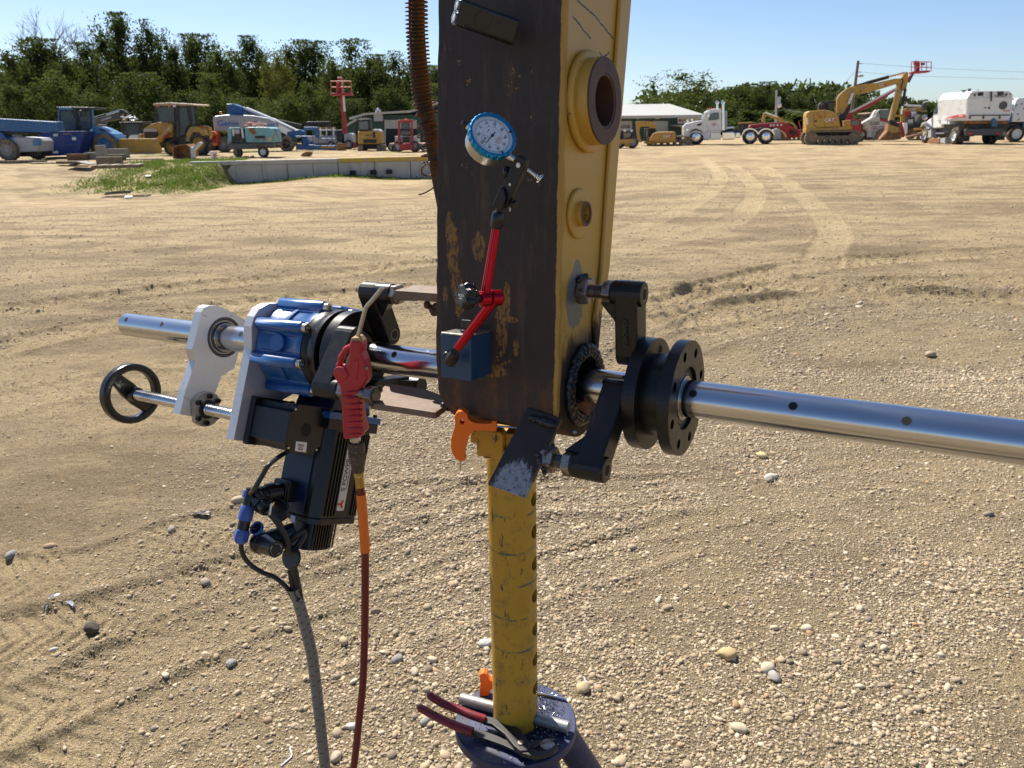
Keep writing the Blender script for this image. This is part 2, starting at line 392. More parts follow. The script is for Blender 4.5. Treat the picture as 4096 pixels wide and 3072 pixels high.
c = n.mix(n.math('MULTIPLY', gv, .72), c, gr)
soil = n.mix(n.noise(3, 5, .7), (.11, .15, .032), (.24, .25, .075)); c = n.mix(n.math('MULTIPLY', gs, .95), c, soil)
spk = n.noise(150, 3, .8); c = n.mix(.85, c, n.mix(n.step(spk, .32, .68), (.30, .29, .28), (.74, .73, .70)), 'OVERLAY'); clod = n.step(n.noise(34, 4, .75), .50, .62); c = n.mix(n.math('MULTIPLY', clod, .35), c, (.22, .165, .10))
hh = n.math('ADD', n.math('MULTIPLY', n.voro(95), n.math('MULTIPLY', gv, 1.2)), n.math('ADD', n.math('MULTIPLY', n.noise(75, 6, .8), 1.6), n.math('MULTIPLY', n.voro(26, n.mapping((.6, 1.5, 1))), .8)))
b1 = n.bump(hh, .85, .012)
b2 = n.bump(n.noise(6.5, 7, .78, n.mapping((.85, 1.2, 1), (0, 0, .1))), 1.0, .085, b1)
gme.materials.append(n.fin(c, .92, 0, b2, **{'Specular IOR Level': .2}))
M_ground = n.m
# ------------------------------------------------------------------ woods and trees
def leaf_mat(name, c1, c2, hue):
    n = NT(name); a = attr(n, 'tint'); rnd = n.new('ShaderNodeObjectInfo').outputs['Random']
    c = n.mix(a, c1, c2); c = n.mix(n.math('MULTIPLY', rnd, .35), c, hue)
    n.set(n.bsdf.inputs['Base Color'], c); n.bsdf.inputs['Roughness'].default_value = .75; n.bsdf.inputs['Specular IOR Level'].default_value = .08
    tr = n.new('ShaderNodeBsdfTranslucent'); n.link(n.mix(.5, c, (.16, .20, .03)), tr.inputs[0])
    mx = n.new('ShaderNodeMixShader'); mx.inputs[0].default_value = .33; n.link(n.bsdf.outputs[0], mx.inputs[1]); n.link(tr.outputs[0], mx.inputs[2]); n.link(mx.outputs[0], n.out.inputs[0])
    return n.m
LEAF = [leaf_mat('dark leaves', (.020, .036, .014), (.062, .092, .027), (.05, .066, .024)), leaf_mat('mid leaves', (.032, .054, .017), (.095, .13, .034), (.09, .105, .03)),
        leaf_mat('yellowing leaves', (.075, .09, .02), (.22, .21, .05), (.15, .14, .03))]
BARK = mat('bark', (.085, .068, .05), .9, 0, .3, 5, bump=.6, bscale=14, bdist=.05); DEADW = mat('dead wood', (.17, .15, .14), .9, 0, .2, 6)
def crown_mesh(name, seed, shape, leaf_n, leaf_s, lobes=9, gap=.0):
    """a unit-ish crown (height 1, base 0): leaf cards gathered in clumps on irregular lobes"""
    r = np.random.default_rng(seed); P = []; T = []
    w = shape
    L = []
    for i in range(lobes):
        z = r.uniform(.08, .92); rad = w * (math.sin(math.pi * min(1, (z * .82 + .16))) ** .7) * r.uniform(.35, .8); an = r.uniform(0, 6.28)
        L.append((rad * math.cos(an), rad * math.sin(an), z, r.uniform(.17, .28)))
    L.append((0, 0, .88, .14)); L.append((0, 0, .55, .26)); L.append((0, 0, .25, .24))
    ncl = max(30, leaf_n // 22)
    cl = []
    for i in range(ncl):
        lx, ly, lz, lr = L[r.integers(len(L))]; d = r.normal(size=3); d /= np.linalg.norm(d); q = lr * r.uniform(.55, 1.08)
        c = np.array([lx + d[0] * q * w * 1.5, ly + d[1] * q * w * 1.5, lz + d[2] * q]); cl.append((c, r.uniform(0, 1), .018 + .045 * r.random()))
    for i in range(leaf_n):
        c, tn, cr = cl[r.integers(ncl)]; d = r.normal(size=3) * cr; P.append(c + d); T.append(np.clip(tn * .7 + r.random() * .45 - .08, 0, 1))
    nc_ = 900
    for i in range(nc_):
        lx, ly, lz, lr = L[r.integers(len(L))]; d = r.normal(size=3); d /= np.linalg.norm(d); q = lr * r.uniform(.0, .72); P.append(np.array([lx + d[0] * q * w * 1.5, ly + d[1] * q * w * 1.5, lz + d[2] * q])); T.append(r.random() * .25)
    P = np.array(P); P[:, 2] = np.clip(P[:, 2], -.02, 1.02); T = np.array(T); nL = len(P)
    e1 = r.normal(size=(nL, 3)); e1 /= np.linalg.norm(e1, axis=1)[:, None]; e2 = r.normal(size=(nL, 3)); e2 -= e1 * (e1 * e2).sum(1)[:, None]; e2 /= np.linalg.norm(e2, axis=1)[:, None]
    sz = leaf_s * r.uniform(.55, 1.35, nL)[:, None]; sz[-nc_:] *= 1.9
    q = np.stack([P - e1 * sz, P + e2 * sz * .6, P + e1 * sz, P - e2 * sz * .6], 1).reshape(-1, 3)
    me = bpy.data.meshes.new(name); me.vertices.add(nL * 4); me.vertices.foreach_set('co', q.ravel().astype(np.float32))
    me.loops.add(nL * 4); me.loops.foreach_set('vertex_index', np.arange(nL * 4, dtype=np.int32)); me.polygons.add(nL); me.polygons.foreach_set('loop_start', np.arange(0, nL * 4, 4, dtype=np.int32))
    me.update(calc_edges=True); at = me.attributes.new('tint', 'FLOAT', 'POINT'); at.data.foreach_set('value', np.repeat(T, 4).astype(np.float32)); return me
CROWN = [crown_mesh('crown', 40 + i, w * 1.22, 8200, .0140, lob) for i, (w, lob) in enumerate([(.36, 12), (.42, 14), (.30, 10), (.46, 15), (.34, 9), (.40, 12)])]
SPARSE = crown_mesh('crown', 77, .60, 4200, .0135, 15)
BUSHY = [crown_mesh('crown', 90 + i, .62, 3000, .03, 12) for i in range(2)]
def trunk_mesh(seed, h, limbs=7, r0=.016):
    r = random.Random(seed); mb = MB(); pts = [(0, 0, -.02)]
    for i in range(1, 7): pts.append((r.uniform(-.02, .02) * i * .5, r.uniform(-.02, .02) * i * .5, .15 * i))
    mb.tube(smooth_path(pts, 3), [r0 * (1 - .85 * i / 18) for i in range(19)], 7)
    for k in range(limbs):
        z = .28 + .55 * k / limbs; i = int(z / .15); b = Vector(pts[i]) + (Vector(pts[min(i + 1, 6)]) - Vector(pts[i])) * ((z / .15) % 1)
        an = k * 2.4 + r.random(); d = Vector((math.cos(an), math.sin(an), .75)); l = r.uniform(.16, .26)
        mb.tube([b, b + d * l * .5 + Vector((0, 0, .01)), b + d * l], [r0 * .45, r0 * .3, r0 * .1], 5)
    return mb
TRUNK = []
for i in range(3):
    o = trunk_mesh(5 + i, 1).build('trunk', BARK); TRUNK.append(o.data); bpy.data.objects.remove(o)
tree_no = [0]
def tree(px, py_top, Y, wid_px, leaf, label, group=None, crown=None, low=0.0, name='broadleaf_tree', x_off=0):
    top = at_dist(px, py_top, Y); hgt = top[2]; i = tree_no[0]; tree_no[0] += 1
    root = empty(name, Matrix.Translation((top[0], Y, 0)) @ Matrix.Rotation(i * 1.7, 4, 'Z'), label, 'tree', group)
    t = bpy.data.objects.new('trunk', TRUNK[i % 3]); place(t, root, Matrix.Diagonal((hgt, hgt, hgt * .95, 1)))
    cm = crown if crown is not None else CROWN[i % len(CROWN)]
    k = 'leaf%d' % leaf; key = cm.name + k
    if key not in WM: m2 = cm.copy(); m2.name = 'crown'; m2.materials.clear(); m2.materials.append(LEAF[leaf]); WM[key] = m2
    o = bpy.data.objects.new('crown', WM[key]); ch = hgt * (1 - low); ww = wid_px / 2900 * Y / .95 / .85
    place(o, root, Matrix.Translation((0, 0, hgt * low)) @ Matrix.Diagonal((ww, ww, ch, 1))); return root
LT = [  # px of the middle, py of the top, distance, width in px, leaf colour, base of the crown, label
    (30, 205, 92, 250, 0, .10, 'dark tree at the far left edge of the wood'), (150, 165, 96, 230, 0, .12, 'dark tree under the bare dead branches'),
    (255, 235, 90, 200, 0, .10, 'lower dark tree beside the bare dead branches'), (330, 182, 97, 200, 0, .12, 'dark tree just left of the tallest tree'),
    (470, 68, 95, 230, 0, .10, 'tallest tree of the left wood with a ragged double top'), (585, 88, 97, 190, 0, .12, 'tall tree forming the right half of the highest crown'),
    (690, 178, 95, 190, 0, .12, 'dark tree right of the tallest crown'), (775, 148, 99, 180, 0, .15, 'dark round topped tree above the wheel loader cab'),
    (870, 192, 92, 200, 1, .08, 'olive green tree behind the grey lift'), (955, 215, 97, 170, 1, .12, 'thin topped tree left of the spiky tree'),
    (1000, 150, 99, 150, 0, .15, 'dark spiky topped tree left of the yellowing tree'), (1105, 212, 86, 150, 2, .08, 'tree with yellowing leaves'),
    (1150, 185, 99, 200, 0, .12, 'dark tree directly behind the yellowing tree'), (1235, 172, 101, 200, 0, .12, 'dark round tree left of the raised red basket'),
    (1330, 235, 92, 170, 1, .08, 'mid green tree behind the raised red basket'), (1395, 168, 99, 240, 0, .12, 'broad dark tree right of the raised red basket'),
    (1480, 225, 95, 190, 0, .10, 'dark tree above the green shed roof'), (1575, 212, 93, 190, 0, .10, 'pointed dark tree left of the spring wrapped hose'),
    (1670, 262, 96, 190, 1, .08, 'green tree directly behind the spring wrapped hose'), (1740, 270, 90, 170, 1, .06, 'light green tree at the edge of the dark steel plate'),
    (1850, 250, 97, 220, 1, .1, 'tree hidden behind the upright steel stick, left side'), (2000, 270, 97, 230, 0, .1, 'tree hidden behind the upright steel stick, right side'),
    (70, 350, 80, 210, 0, .0, 'low dark tree behind the blue boom'), (215, 290, 80, 240, 1, .0, 'low bushy tree behind the blue tractor cab'),
    (400, 390, 81, 200, 0, .0, 'low dark tree behind the charcoal digger arm'), (560, 300, 82, 230, 0, .0, 'low dark tree behind the yellow backhoe cab'),
    (730, 365, 82, 200, 0, .0, 'low shaded tree right of the backhoe cab'), (840, 300, 80, 220, 1, .0, 'olive low tree above the grey counterweight'),
    (1000, 395, 80, 180, 1, .0, 'low tree behind the blue boom knuckle'), (1130, 380, 79, 200, 1, .0, 'low pale tree above the long lift boom'),
    (1230, 330, 79, 200, 1, .0, 'low olive tree left of the red mast'), (1400, 400, 80, 170, 0, .0, 'low dark tree right of the red mast'),
    (1560, 345, 82, 200, 0, .0, 'low dark tree behind the green shed'), (1720, 340, 83, 200, 1, .0, 'low light tree behind the shed end')]
for q in LT: tree(q[0], q[1], q[2], q[3], q[4], q[6], 'trees of the left wood', low=q[5])
tree(2725, 285, 92, 300, 1, 'big open crowned tree standing above the pale shed roof', crown=SPARSE, low=.12)
RTT = [(2590, 385, 118, 120, 1, 'small tree peeping over the shed roof left of the big open tree'), (2880, 372, 120, 130, 0, 'tree right behind the truck exhaust stacks'), (2950, 352, 128, 130, 0, 'round tree above the truck cab rear'),
       (3030, 345, 130, 130, 0, 'tree left of the highest tree of the right hand wood'), (3075, 332, 132, 120, 0, 'highest tree of the right hand wood'), (3135, 362, 128, 110, 0, 'tree directly behind the grey lamp pole'),
       (3190, 372, 130, 120, 0, 'tree just right of the grey lamp pole'), (3255, 378, 128, 130, 0, 'tree left above the yellow excavator body'), (3325, 372, 130, 110, 0, 'tree above the yellow excavator cab'),
       (3390, 395, 131, 110, 0, 'tree behind the yellow excavator boom foot'), (3440, 388, 126, 110, 0, 'tree framed under the yellow excavator boom'), (3495, 402, 130, 100, 0, 'tree right of the one framed under the boom'),
       (3545, 440, 126, 100, 0, 'low round tree ending the right hand wood'), (2500, 420, 120, 150, 0, 'tree behind the pale shed roof near the yellow stick')]
for q in RTT: tree(q[0], q[1], q[2], q[3] * 1.15, q[4], q[5], 'trees of the right wood', low=.0)
for i, (px, py) in enumerate([(2990, 440), (3120, 440), (3240, 450), (3340, 455), (3450, 460)]):
    tree(px, py, 112, 200, i % 2, ['bush under the trees behind the truck', 'bush behind the red trailer', 'bush behind the yellow digger arm', 'bush left of the excavator cab', 'bush below the excavator boom'][i], 'undergrowth of the right wood', crown=BUSHY[i % 2], low=0)
def bare(px, py, Y, seed, label, spread):
    top = at_dist(px, py, Y); r = random.Random(seed); mb = MB(); root = Vector((0, 0, 0)); h = top[2]
    mb.tube([(0, 0, 0), (.2, 0, h * .4), (0, .1, h * .62)], [.22, .16, .12], 6)
    def br(p, d, l, rad, lv):
        e = p + d * l; mb.tube([p, p + d * l * .5 + Vector((r.uniform(-.1, .1), 0, r.uniform(-.05, .1))) * l, e], [rad, rad * .75, rad * .5], 4)
        if lv > 0:
            for k in range(3):
                q = (d + Vector((r.uniform(-.75, .75), r.uniform(-.5, .5), r.uniform(-.2, .5)))).normalized(); br(p + d * l * r.uniform(.45, 1), q, l * r.uniform(.5, .75), rad * .55, lv - 1)
    for k in range(7):
        an = -1 + 2 * k / 6; br(Vector((0, 0, h * .6)), Vector((an * spread, r.uniform(-.3, .3), .9)).normalized(), h * .24, .07, 3)
    t = empty('dead_tree', (top[0], Y, 0), label, 'tree'); mb.build('trunk', DEADW, t)
bare(150, 70, 97, 3, 'leafless dead tree with fine bare branches above the dark crowns', 1.1); bare(345, 130, 98, 8, 'small leafless treetop between the dead tree and the tallest tree', .5)
# the dense wood behind the front trees
mb_r = np.random.default_rng(31)
def far_wood(x0, x1, Y, htop, n, leaf, label):
    P = np.stack([mb_r.uniform(x0, x1, n), mb_r.uniform(Y, Y + 14, n), mb_r.random(n) ** .8], 1); P[:, 2] *= np.interp(P[:, 0], *htop) * (.72 + .28 * fbm(P[:, 0], P[:, 1] * 0, .25, 3, 3))
    e1 = mb_r.normal(size=(n, 3)); e1 /= np.linalg.norm(e1, axis=1)[:, None]; e2 = mb_r.normal(size=(n, 3)); s = mb_r.uniform(.35, .75, n)[:, None]
    q = np.stack([P - e1 * s, P + e2 * s * .45, P + e1 * s, P - e2 * s * .45], 1).reshape(-1, 3)
    me = bpy.data.meshes.new('dense_wood'); me.from_pydata(q.tolist(), [], np.arange(n * 4).reshape(-1, 4).tolist()); me.materials.append(LEAF[leaf])
    at = me.attributes.new('tint', 'FLOAT', 'POINT'); at.data.foreach_set('value', np.repeat(mb_r.random(n) * .5, 4).astype(np.float32))
    o = bpy.data.objects.new('dense_wood', me); C.objects.link(o); tagit(o, label, kind='stuff')
far_wood(-95, 12, 106, ([-95, -70, -52, -40, 0, 12], [12, 12, 13, 11, 9, 8]), 26000, 0, 'dense dark wood behind the left trees')
far_wood(25, 95, 138, ([25, 60, 70, 95], [8, 9.5, 6, 4]), 9000, 0, 'dense dark wood behind the right trees')
# grass on the bank and along the foot of the dock wall
nb = 140000; gx = mb_r.uniform(-26, 3, nb); gy = mb_r.uniform(30, 46, nb); keep = mb_r.random(nb) < grass_mask(gx, gy) ** 1.5 * 1.2; gx = gx[keep]; gy = gy[keep]; nb = len(gx); gz = height(gx, gy)
tuft = fbm(gx, gy, 1.1, 3, 30); hh_ = .03 + .15 * sst(tuft, .45, .75) * mb_r.random(nb) + .05 * mb_r.random(nb)
an = mb_r.uniform(0, 6.28, nb); dx = np.cos(an) * .035; dy = np.sin(an) * .035; lx = mb_r.normal(0, .05, nb); ly = mb_r.normal(0, .05, nb)
q = np.stack([np.stack([gx - dx, gy - dy, gz - .01], 1), np.stack([gx + dx, gy + dy, gz - .01], 1), np.stack([gx + lx, gy + ly, gz + hh_], 1)], 1).reshape(-1, 3)
me = bpy.data.meshes.new('grass'); me.from_pydata(q.tolist(), [], np.arange(nb * 3).reshape(-1, 3).tolist())
at = me.attributes.new('tint', 'FLOAT', 'POINT'); at.data.foreach_set('value', np.repeat(np.clip(tuft * 1.2 - .2 + .3 * mb_r.random(nb), 0, 1), 3).astype(np.float32))
me.materials.append(leaf_mat('grass blades', (.22, .24, .07), (.17, .27, .055), (.27, .27, .08))); o = bpy.data.objects.new('grass', me); C.objects.link(o); tagit(o, 'green grass growing on the bank and at the foot of the dock wall', kind='stuff')
# ------------------------------------------------------------------ dock wall, sheds, poles
CONC = NT('cast concrete'); _n = CONC
_c = _n.mix(_n.noise(1.2, 6, .65), (.36, .345, .31), (.52, .50, .455)); _s = _n.step(_n.noise(1.0, 5, .7, _n.mapping((2.6, 2.6, .18))), .50, .66)
_c = _n.mix(_n.math('MULTIPLY', _s, .55), _c, (.27, .235, .185)); CONC = _n.fin(_c, .85, 0, _n.bump(_n.noise(25, 5), .25, .01))
YPAINT = mat('worn yellow kerb paint', (.52, .33, .03), .6, 0, .2, 4, dirt=(.35, .32, .26), dirt_amt=.5)
def seg_box(mb, p, q, y0, y1, z0, z1, zq0=None):
    """wall piece between plan points p and q, y0..y1 back from the line, z0..z1"""
    p = np.array(p[:2]); q = np.array(q[:2]); d = (q - p) / np.hypot(*(q - p)); nrm = np.array([-d[1], d[0]])
    zq0 = z0 if zq0 is None else zq0; v = []
    for (pt, zb) in ((p, z0), (q, zq0)):
        for yy in (y0, y1): w = pt + nrm * yy; v += [(w[0], w[1], zb), (w[0], w[1], z1)]
    mb.add(v, [(0, 1, 3, 2), (4, 6, 7, 5), (0, 4, 5, 1), (2, 3, 7, 6), (0, 2, 6, 4), (1, 5, 7, 3)]); return mb
wall = empty('dock_wall', (WALL[0][0], WALL[0][1], 0), 'long grey concrete dock wall with a yellow painted right hand lip', 'retaining wall')
def wb(mb, name, m, bevel=.012, **k): return mb.build(name, m, wall, origin=None, M=wall.matrix_world.inverted(), bevel=bevel, **k)
def lerp2(p, q, t): return (p[0] + (q[0] - p[0]) * t, p[1] + (q[1] - p[1]) * t)
w0, w1, w2 = WALL; wend = lerp2(w1, w2, 1.75)
W0 = lerp2(w0, w1, .12)
for (p, q, nn) in ((W0, w1, 4), (w1, wend, 5)):
    for k in range(nn): wb(seg_box(MB(), lerp2(p, q, k / nn + .002), lerp2(p, q, (k + 1) / nn - .002), 0, .45, -1.6, -.20), 'wall_panel', CONC)
# slanting wing at the left end
d01 = (np.array(w1[:2]) - np.array(w0[:2])); d01 /= np.hypot(*d01); n01 = np.array([-d01[1], d01[0]]); a0 = np.array(W0); mb = MB()
out = [(0, -1.6), (0, -.20), (-.18, -.20), (-.95, -.98), (-.95, -1.6)]
mb.prism(out, lambda p, q, h: (*(a0 + d01 * p + n01 * h), q), 0, .45); wb(mb, 'wing', CONC)
wb(seg_box(MB(), lerp2(w0, w1, -.25), w1, -.05, .7, -.19, .012), 'coping', CONC); wb(seg_box(MB(), lerp2(w1, w2, .002), wend, -.05, .7, -.19, .03), 'coping', YPAINT, label='yellow painted coping')
for px in (1400, 1475, 1535):
    g = ground_at(px, 636); y = wall_y(g[0])
    b = MB().box((g[0], y - .14, -.72 + .0), (.32, .16, .22)); wb(b, 'dock_bumper', mat('black rubber', (.02, .02, .02), .8))
class Site:
    """a spot on the yard: local axes ex (along), ey (away), ez (up); pixels are traced onto planes of the site"""
    def __init__(s, px, py, yaw=0.0, z=0.0, Y=None):
        B = ground_at(px, py, z) if Y is None else at_dist(px, py, Y)
        s.B = np.array([B[0], B[1], z]); c, q = math.cos(math.radians(yaw)), math.sin(math.radians(yaw))
        s.ex = np.array([c, q, 0]); s.ey = np.array([-q, c, 0]); s.M = frame(s.B, s.ex, s.ey, _z)
    def p(s, px, py, d=0.0):
        X = on_plane(px, py, s.B + d * s.ey, s.ey) - s.B; return (float(X @ s.ex), float(X[2]))
    def p3(s, px, py, d=0.0): q = s.p(px, py, d); return (q[0], d, q[1])
    def trace(s, pts, d=0.0): return [s.p(a, b, d) for a, b in pts]
    def prism(s, pts, d0, d1, mb=None, traced_at=None):
        mb = mb or MB(); t = s.trace(pts, d0 if traced_at is None else traced_at); return mb.prism(t, lambda p, q, h: (p, h, q), d0, d1)
    def thing(s, name, label, cat, group=None): s.o = empty(name, s.M, label, cat, group); return s.o
    def part(s, name, mb, m, parent=None, bevel=0, **k): return mb.build(name, m, parent or s.o, None, bevel=bevel, **k)
def col(name, c, r=.45, metal=0, **k): return mat(name, c, r, metal, **k)
RUB = col('tyre rubber', (.022, .021, .02), .85, dirt=(.20, .16, .11), dirt_amt=.55, scale=3)
RUBD = col('dusty rubber', (.07, .06, .05), .9, dirt=(.22, .18, .13), dirt_amt=.9, scale=3)
GLASS = NT('tinted glass'); GLASS = GLASS.fin((.05, .07, .075), .06, 0, None, **{'Specular IOR Level': .9, 'Coat Weight': .6})
CLEAR = NT('window glass'); _n = CLEAR; _t = _n.new('ShaderNodeBsdfTransparent'); _t.inputs[0].default_value = (.62, .70, .70, 1); _mx = _n.new('ShaderNodeMixShader'); _mx.inputs[0].default_value = .42
_n.fin((.16, .19, .19), .05); _n.link(_t.outputs[0], _mx.inputs[1]); _n.link(_n.bsdf.outputs[0], _mx.inputs[2]); _n.link(_mx.outputs[0], _n.out.inputs[0]); CLEAR = _n.m
CATY = col('digger yellow paint', (.47, .265, .035), .45, dirt=(.30, .22, .12), dirt_amt=.5, scale=2)
BLUE = col('machine blue paint', (.018, .105, .29), .4, dirt=(.20, .19, .17), dirt_amt=.25, scale=2)
DBLUE = col('hopper blue paint', (.012, .04, .20), .45, dirt=(.10, .09, .09), dirt_amt=.3, scale=2)
LBLUE = col('roller blue paint', (.055, .19, .38), .4, dirt=(.25, .22, .18), dirt_amt=.25, scale=2)
RED = col('machine red paint', (.34, .020, .026), .42, dirt=(.25, .13, .10), dirt_amt=.25, scale=2)
ORANGE = col('machine orange paint', (.58, .10, .02), .5, dirt=(.22, .12, .07), dirt_amt=.3)
WHITE = col('truck white paint', (.74, .75, .74), .32, var=.05, dirt=(.42, .39, .34), dirt_amt=.2, scale=1.2)
GREYP = col('machine grey paint', (.40, .41, .43), .45, var=.08, dirt=(.27, .24, .2), dirt_amt=.25, scale=2)
BLK = col('black painted steel', (.014, .014, .015), .5, dirt=(.13, .11, .08), dirt_amt=.4, scale=3)
DGREY = col('dark grey steel', (.085, .085, .09), .55, dirt=(.18, .14, .1), dirt_amt=.4, scale=3)
TEAL = col('faded teal paint', (.17, .38, .42), .5, dirt=(.20, .12, .07), dirt_amt=.35, scale=1.6)
CHROME = col('bright chrome', (.80, .80, .81), .12, 1, var=.03)
ALU = col('bare aluminium', (.62, .62, .62), .32, 1, var=.06)
MUD = col('muddy track steel', (.10, .08, .06), .9, dirt=(.26, .20, .13), dirt_amt=.9, scale=4, bump=.5, bscale=20, bdist=.02)
RUSTP = col('rusty steel', (.16, .075, .035), .85, dirt=(.30, .15, .07), dirt_amt=.8, scale=4, bump=.4, bscale=30, bdist=.01)
WOOD = col('weathered timber', (.20, .155, .105), .9, dirt=(.10, .08, .06), dirt_amt=.5, scale=3, bump=.4, bscale=25, bdist=.01)
WOODL = col('fresh sawn timber', (.48, .40, .28), .85, dirt=(.30, .24, .16), dirt_amt=.4, scale=3)
AMBER = col('amber lens', (.75, .16, .02), .3); REDL = col('red lens', (.45, .02, .015), .25); LENS = col('lamp glass', (.75, .76, .74), .08, var=.03)
TEXTW = col('white print', (.78, .78, .77), .5, var=.03); TEXTB = col('blue print', (.03, .13, .55), .5, var=.05); TEXTR = col('red print', (.55, .03, .03), .5, var=.05); TEXTK = col('black print', (.02, .02, .02), .5); TEXTG = col('green print', (.08, .35, .22), .5)
def wheel(s, px, py, r, width, d, rim=None, parent=None, tread=0, tyre=None, rimr=.58, nm='wheel', zc=None):
    """wheel with its axle along ey, front face at d"""
    x, z = s.p(px, py, d); z = r if zc is None else zc; w = width; mb = MB()
    mb.lathe([(0, r * rimr), (0.02 * w, r * .86), (.10 * w, r * .97), (.25 * w, r), (.75 * w, r), (.9 * w, r * .97), (w, r * .86), (w, r * rimr)], (x, d, z), (0, 1, 0), 28, False)
    if tread:
        for k in range(tread):
            a = 2 * math.pi * k / tread; R = Matrix.Rotation(-a, 3, 'Y')
            for sd in (-1, 1): mb.box(Vector((x, d + w * (.5 + sd * .24), z)) + R @ Vector((0, 0, r * .99)), (.09 * r + .03, w * .46, .07 * r), R @ Matrix.Rotation(sd * .5, 3, 'Z'))
    o = s.part(nm, mb, tyre or RUB, parent); q = MB(); rr = r * rimr
    q.lathe([(.06 * w, rr), (.04 * w, rr * .96), (.13 * w, rr * .86), (.30 * w, rr * .72), (.26 * w, rr * .42), (.14 * w, rr * .36), (.10 * w, 0.001)], (x, d, z), (0, 1, 0), 24, False)
    for k in range(8):
        a = 2 * math.pi * k / 8; q.lathe([(0, .05 * rr), (.04, .05 * rr)], (x + math.cos(a) * rr * .55, d + .13 * w, z + math.sin(a) * rr * .55), (0, -1, 0), 6)
    mo = q.build('rim', rim or GREYP, o); return o
def txt(s, body, px, py, h_px, m, parent=None, d=0.0, tilt=0.0, shear=0, name='lettering', xs=1.0):
    x, z = s.p(px, py, d); sz = abs(s.p(px, py + h_px, d)[1] - z) / .70
    M = Matrix.Translation((x, d - .006, z)) @ Matrix.Rotation(math.pi / 2, 4, 'X') @ Matrix.Rotation(tilt, 4, 'Z')
    lettering(body, sz, M, m, parent or s.o, .003, name=name, shear=shear, xs=xs)
def rod(s, pts, r, name, m, parent=None, d=0.0, seg=8):
    return s.part(name, MB().tube([s.p3(*q) if len(q) == 3 else s.p3(q[0], q[1], d) for q in pts], r, seg), m, parent)
GRN = NT('dark green sheeting'); _n = GRN; _w = _n.new('ShaderNodeTexWave', wave_type='BANDS', bands_direction='X'); _w.inputs['Scale'].default_value = 1.6; _n.link(_n.coord(), _w.inputs['Vector'])
GRN = _n.fin(_n.mix(_n.noise(.6, 4), (.018, .058, .045), (.028, .085, .066)), .5, 0, _n.bump(_w.outputs['Fac'], .5, .03))
ROOF = NT('pale metal roof'); _n = ROOF; _w = _n.new('ShaderNodeTexWave', wave_type='BANDS', bands_direction='X'); _w.inputs['Scale'].default_value = 1.2; _n.link(_n.coord(), _w.inputs['Vector'])
ROOF = _n.fin(_n.mix(_n.noise(.5, 5), (.42, .41, .36), (.52, .51, .46)), .45, 0, _n.bump(_w.outputs['Fac'], .4, .03))
DOORM = col('cream roller door', (.50, .49, .43), .5, var=.06)
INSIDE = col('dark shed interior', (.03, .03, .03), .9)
# left shed (behind the dock)
s = Site(1600, 603, 0, Y=66); s.thing('green_shed', 'long green metal shed with an open dark doorway behind the dock', 'shed')
s.part('wall', s.prism([(1425, 600), (1425, 470), (1480, 462), (1830, 455), (1830, 600)], 0, 14), GRN)
s.part('wall', s.prism([(1380, 602), (1380, 503), (1424, 478), (1424, 602)], -.6, 9), GRN, label='lower lean-to side wall')
rf = s.part('roof', s.prism([(1395, 470), (1460, 452), (1640, 441), (1760, 404), (1850, 392), (1850, 400), (1760, 412), (1642, 450), (1462, 460), (1398, 478)], -.8, 15), ROOF)
s.part('roof', s.prism([(1370, 506), (1424, 474), (1424, 482), (1372, 514)], -1.2, 10), ROOF, label='lean-to roof edge')
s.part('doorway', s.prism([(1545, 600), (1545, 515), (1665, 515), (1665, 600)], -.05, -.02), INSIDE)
for k in range(5): s.part('door_slat', s.prism([(1543, 480 + k * 7), (1543, 486.4 + k * 7), (1667, 486.4 + k * 7), (1667, 480 + k * 7)], -.14, -.055), DOORM)
s.part('door_jamb', s.prism([(1538, 600), (1538, 478), (1543, 478), (1543, 600)], -.12, 0), DOORM)
x, z = s.p(1517, 470); lamp = s.part('wall_vent', MB().box((x, -.3, z), (.75, .6, .6)), GREYP, bevel=.04); lamp2 = s.part('vent_pipe', MB().tube(smooth_path([s.p3(1508, 460, -.3), s.p3(1505, 445, -.3), s.p3(1513, 436, -.3), s.p3(1522, 446, -.3)], 5), .09), ALU, lamp)
# right shed with the pale roof
s = Site(2780, 585, 6, Y=74); s.thing('rental_shed', 'green shed with a broad pale hipped roof and a sign under the eave', 'building')
s.part('wall', s.prism([(2300, 590), (2300, 466), (2806, 466), (2806, 590)], 0, 16), GRN)
mb = MB(); e = [s.p3(2280, 466, -1.2), s.p3(2818, 466, -1.2)]; zr = s.p(2700, 413, 6)[1]; r0 = s.p(2300, 413, 6)[0]; r1 = s.p(2703, 413, 6)[0]
x0, x1, ze = e[0][0], e[1][0], e[0][2]; mb.add([(x0, -1.2, ze), (x1, -1.2, ze), (x1, 17.2, ze), (x0, 17.2, ze), (r0, 8, zr), (r1, 8, zr), (x0, -1.2, ze - .25), (x1, -1.2, ze - .25), (x1, 17.2, ze - .25), (x0, 17.2, ze - .25)],
       [(0, 1, 5, 4), (1, 2, 5), (2, 3, 4, 5), (3, 0, 4), (0, 6, 7, 1), (1, 7, 8, 2), (2, 8, 9, 3), (3, 9, 6, 0), (6, 9, 8, 7)]); s.part('roof', mb, ROOF)
for (a, b) in ((2465, 2528), (2600, 2672)):
    o = s.part('roller_door', s.prism([(a, 588), (a, 484), (b, 484), (b, 588)], -.08, -.02), DOORM)
    for k in range(8): s.part('door_slat', s.prism([(a + 1, 486 + k * 12.5), (a + 1, 496.5 + k * 12.5), (b - 1, 496.5 + k * 12.5), (b - 1, 486 + k * 12.5)], -.12, -.085), DOORM, o)
o = s.part('window', s.prism([(2474, 512), (2474, 500), (2520, 500), (2520, 512)], -.17, -.125), GLASS)
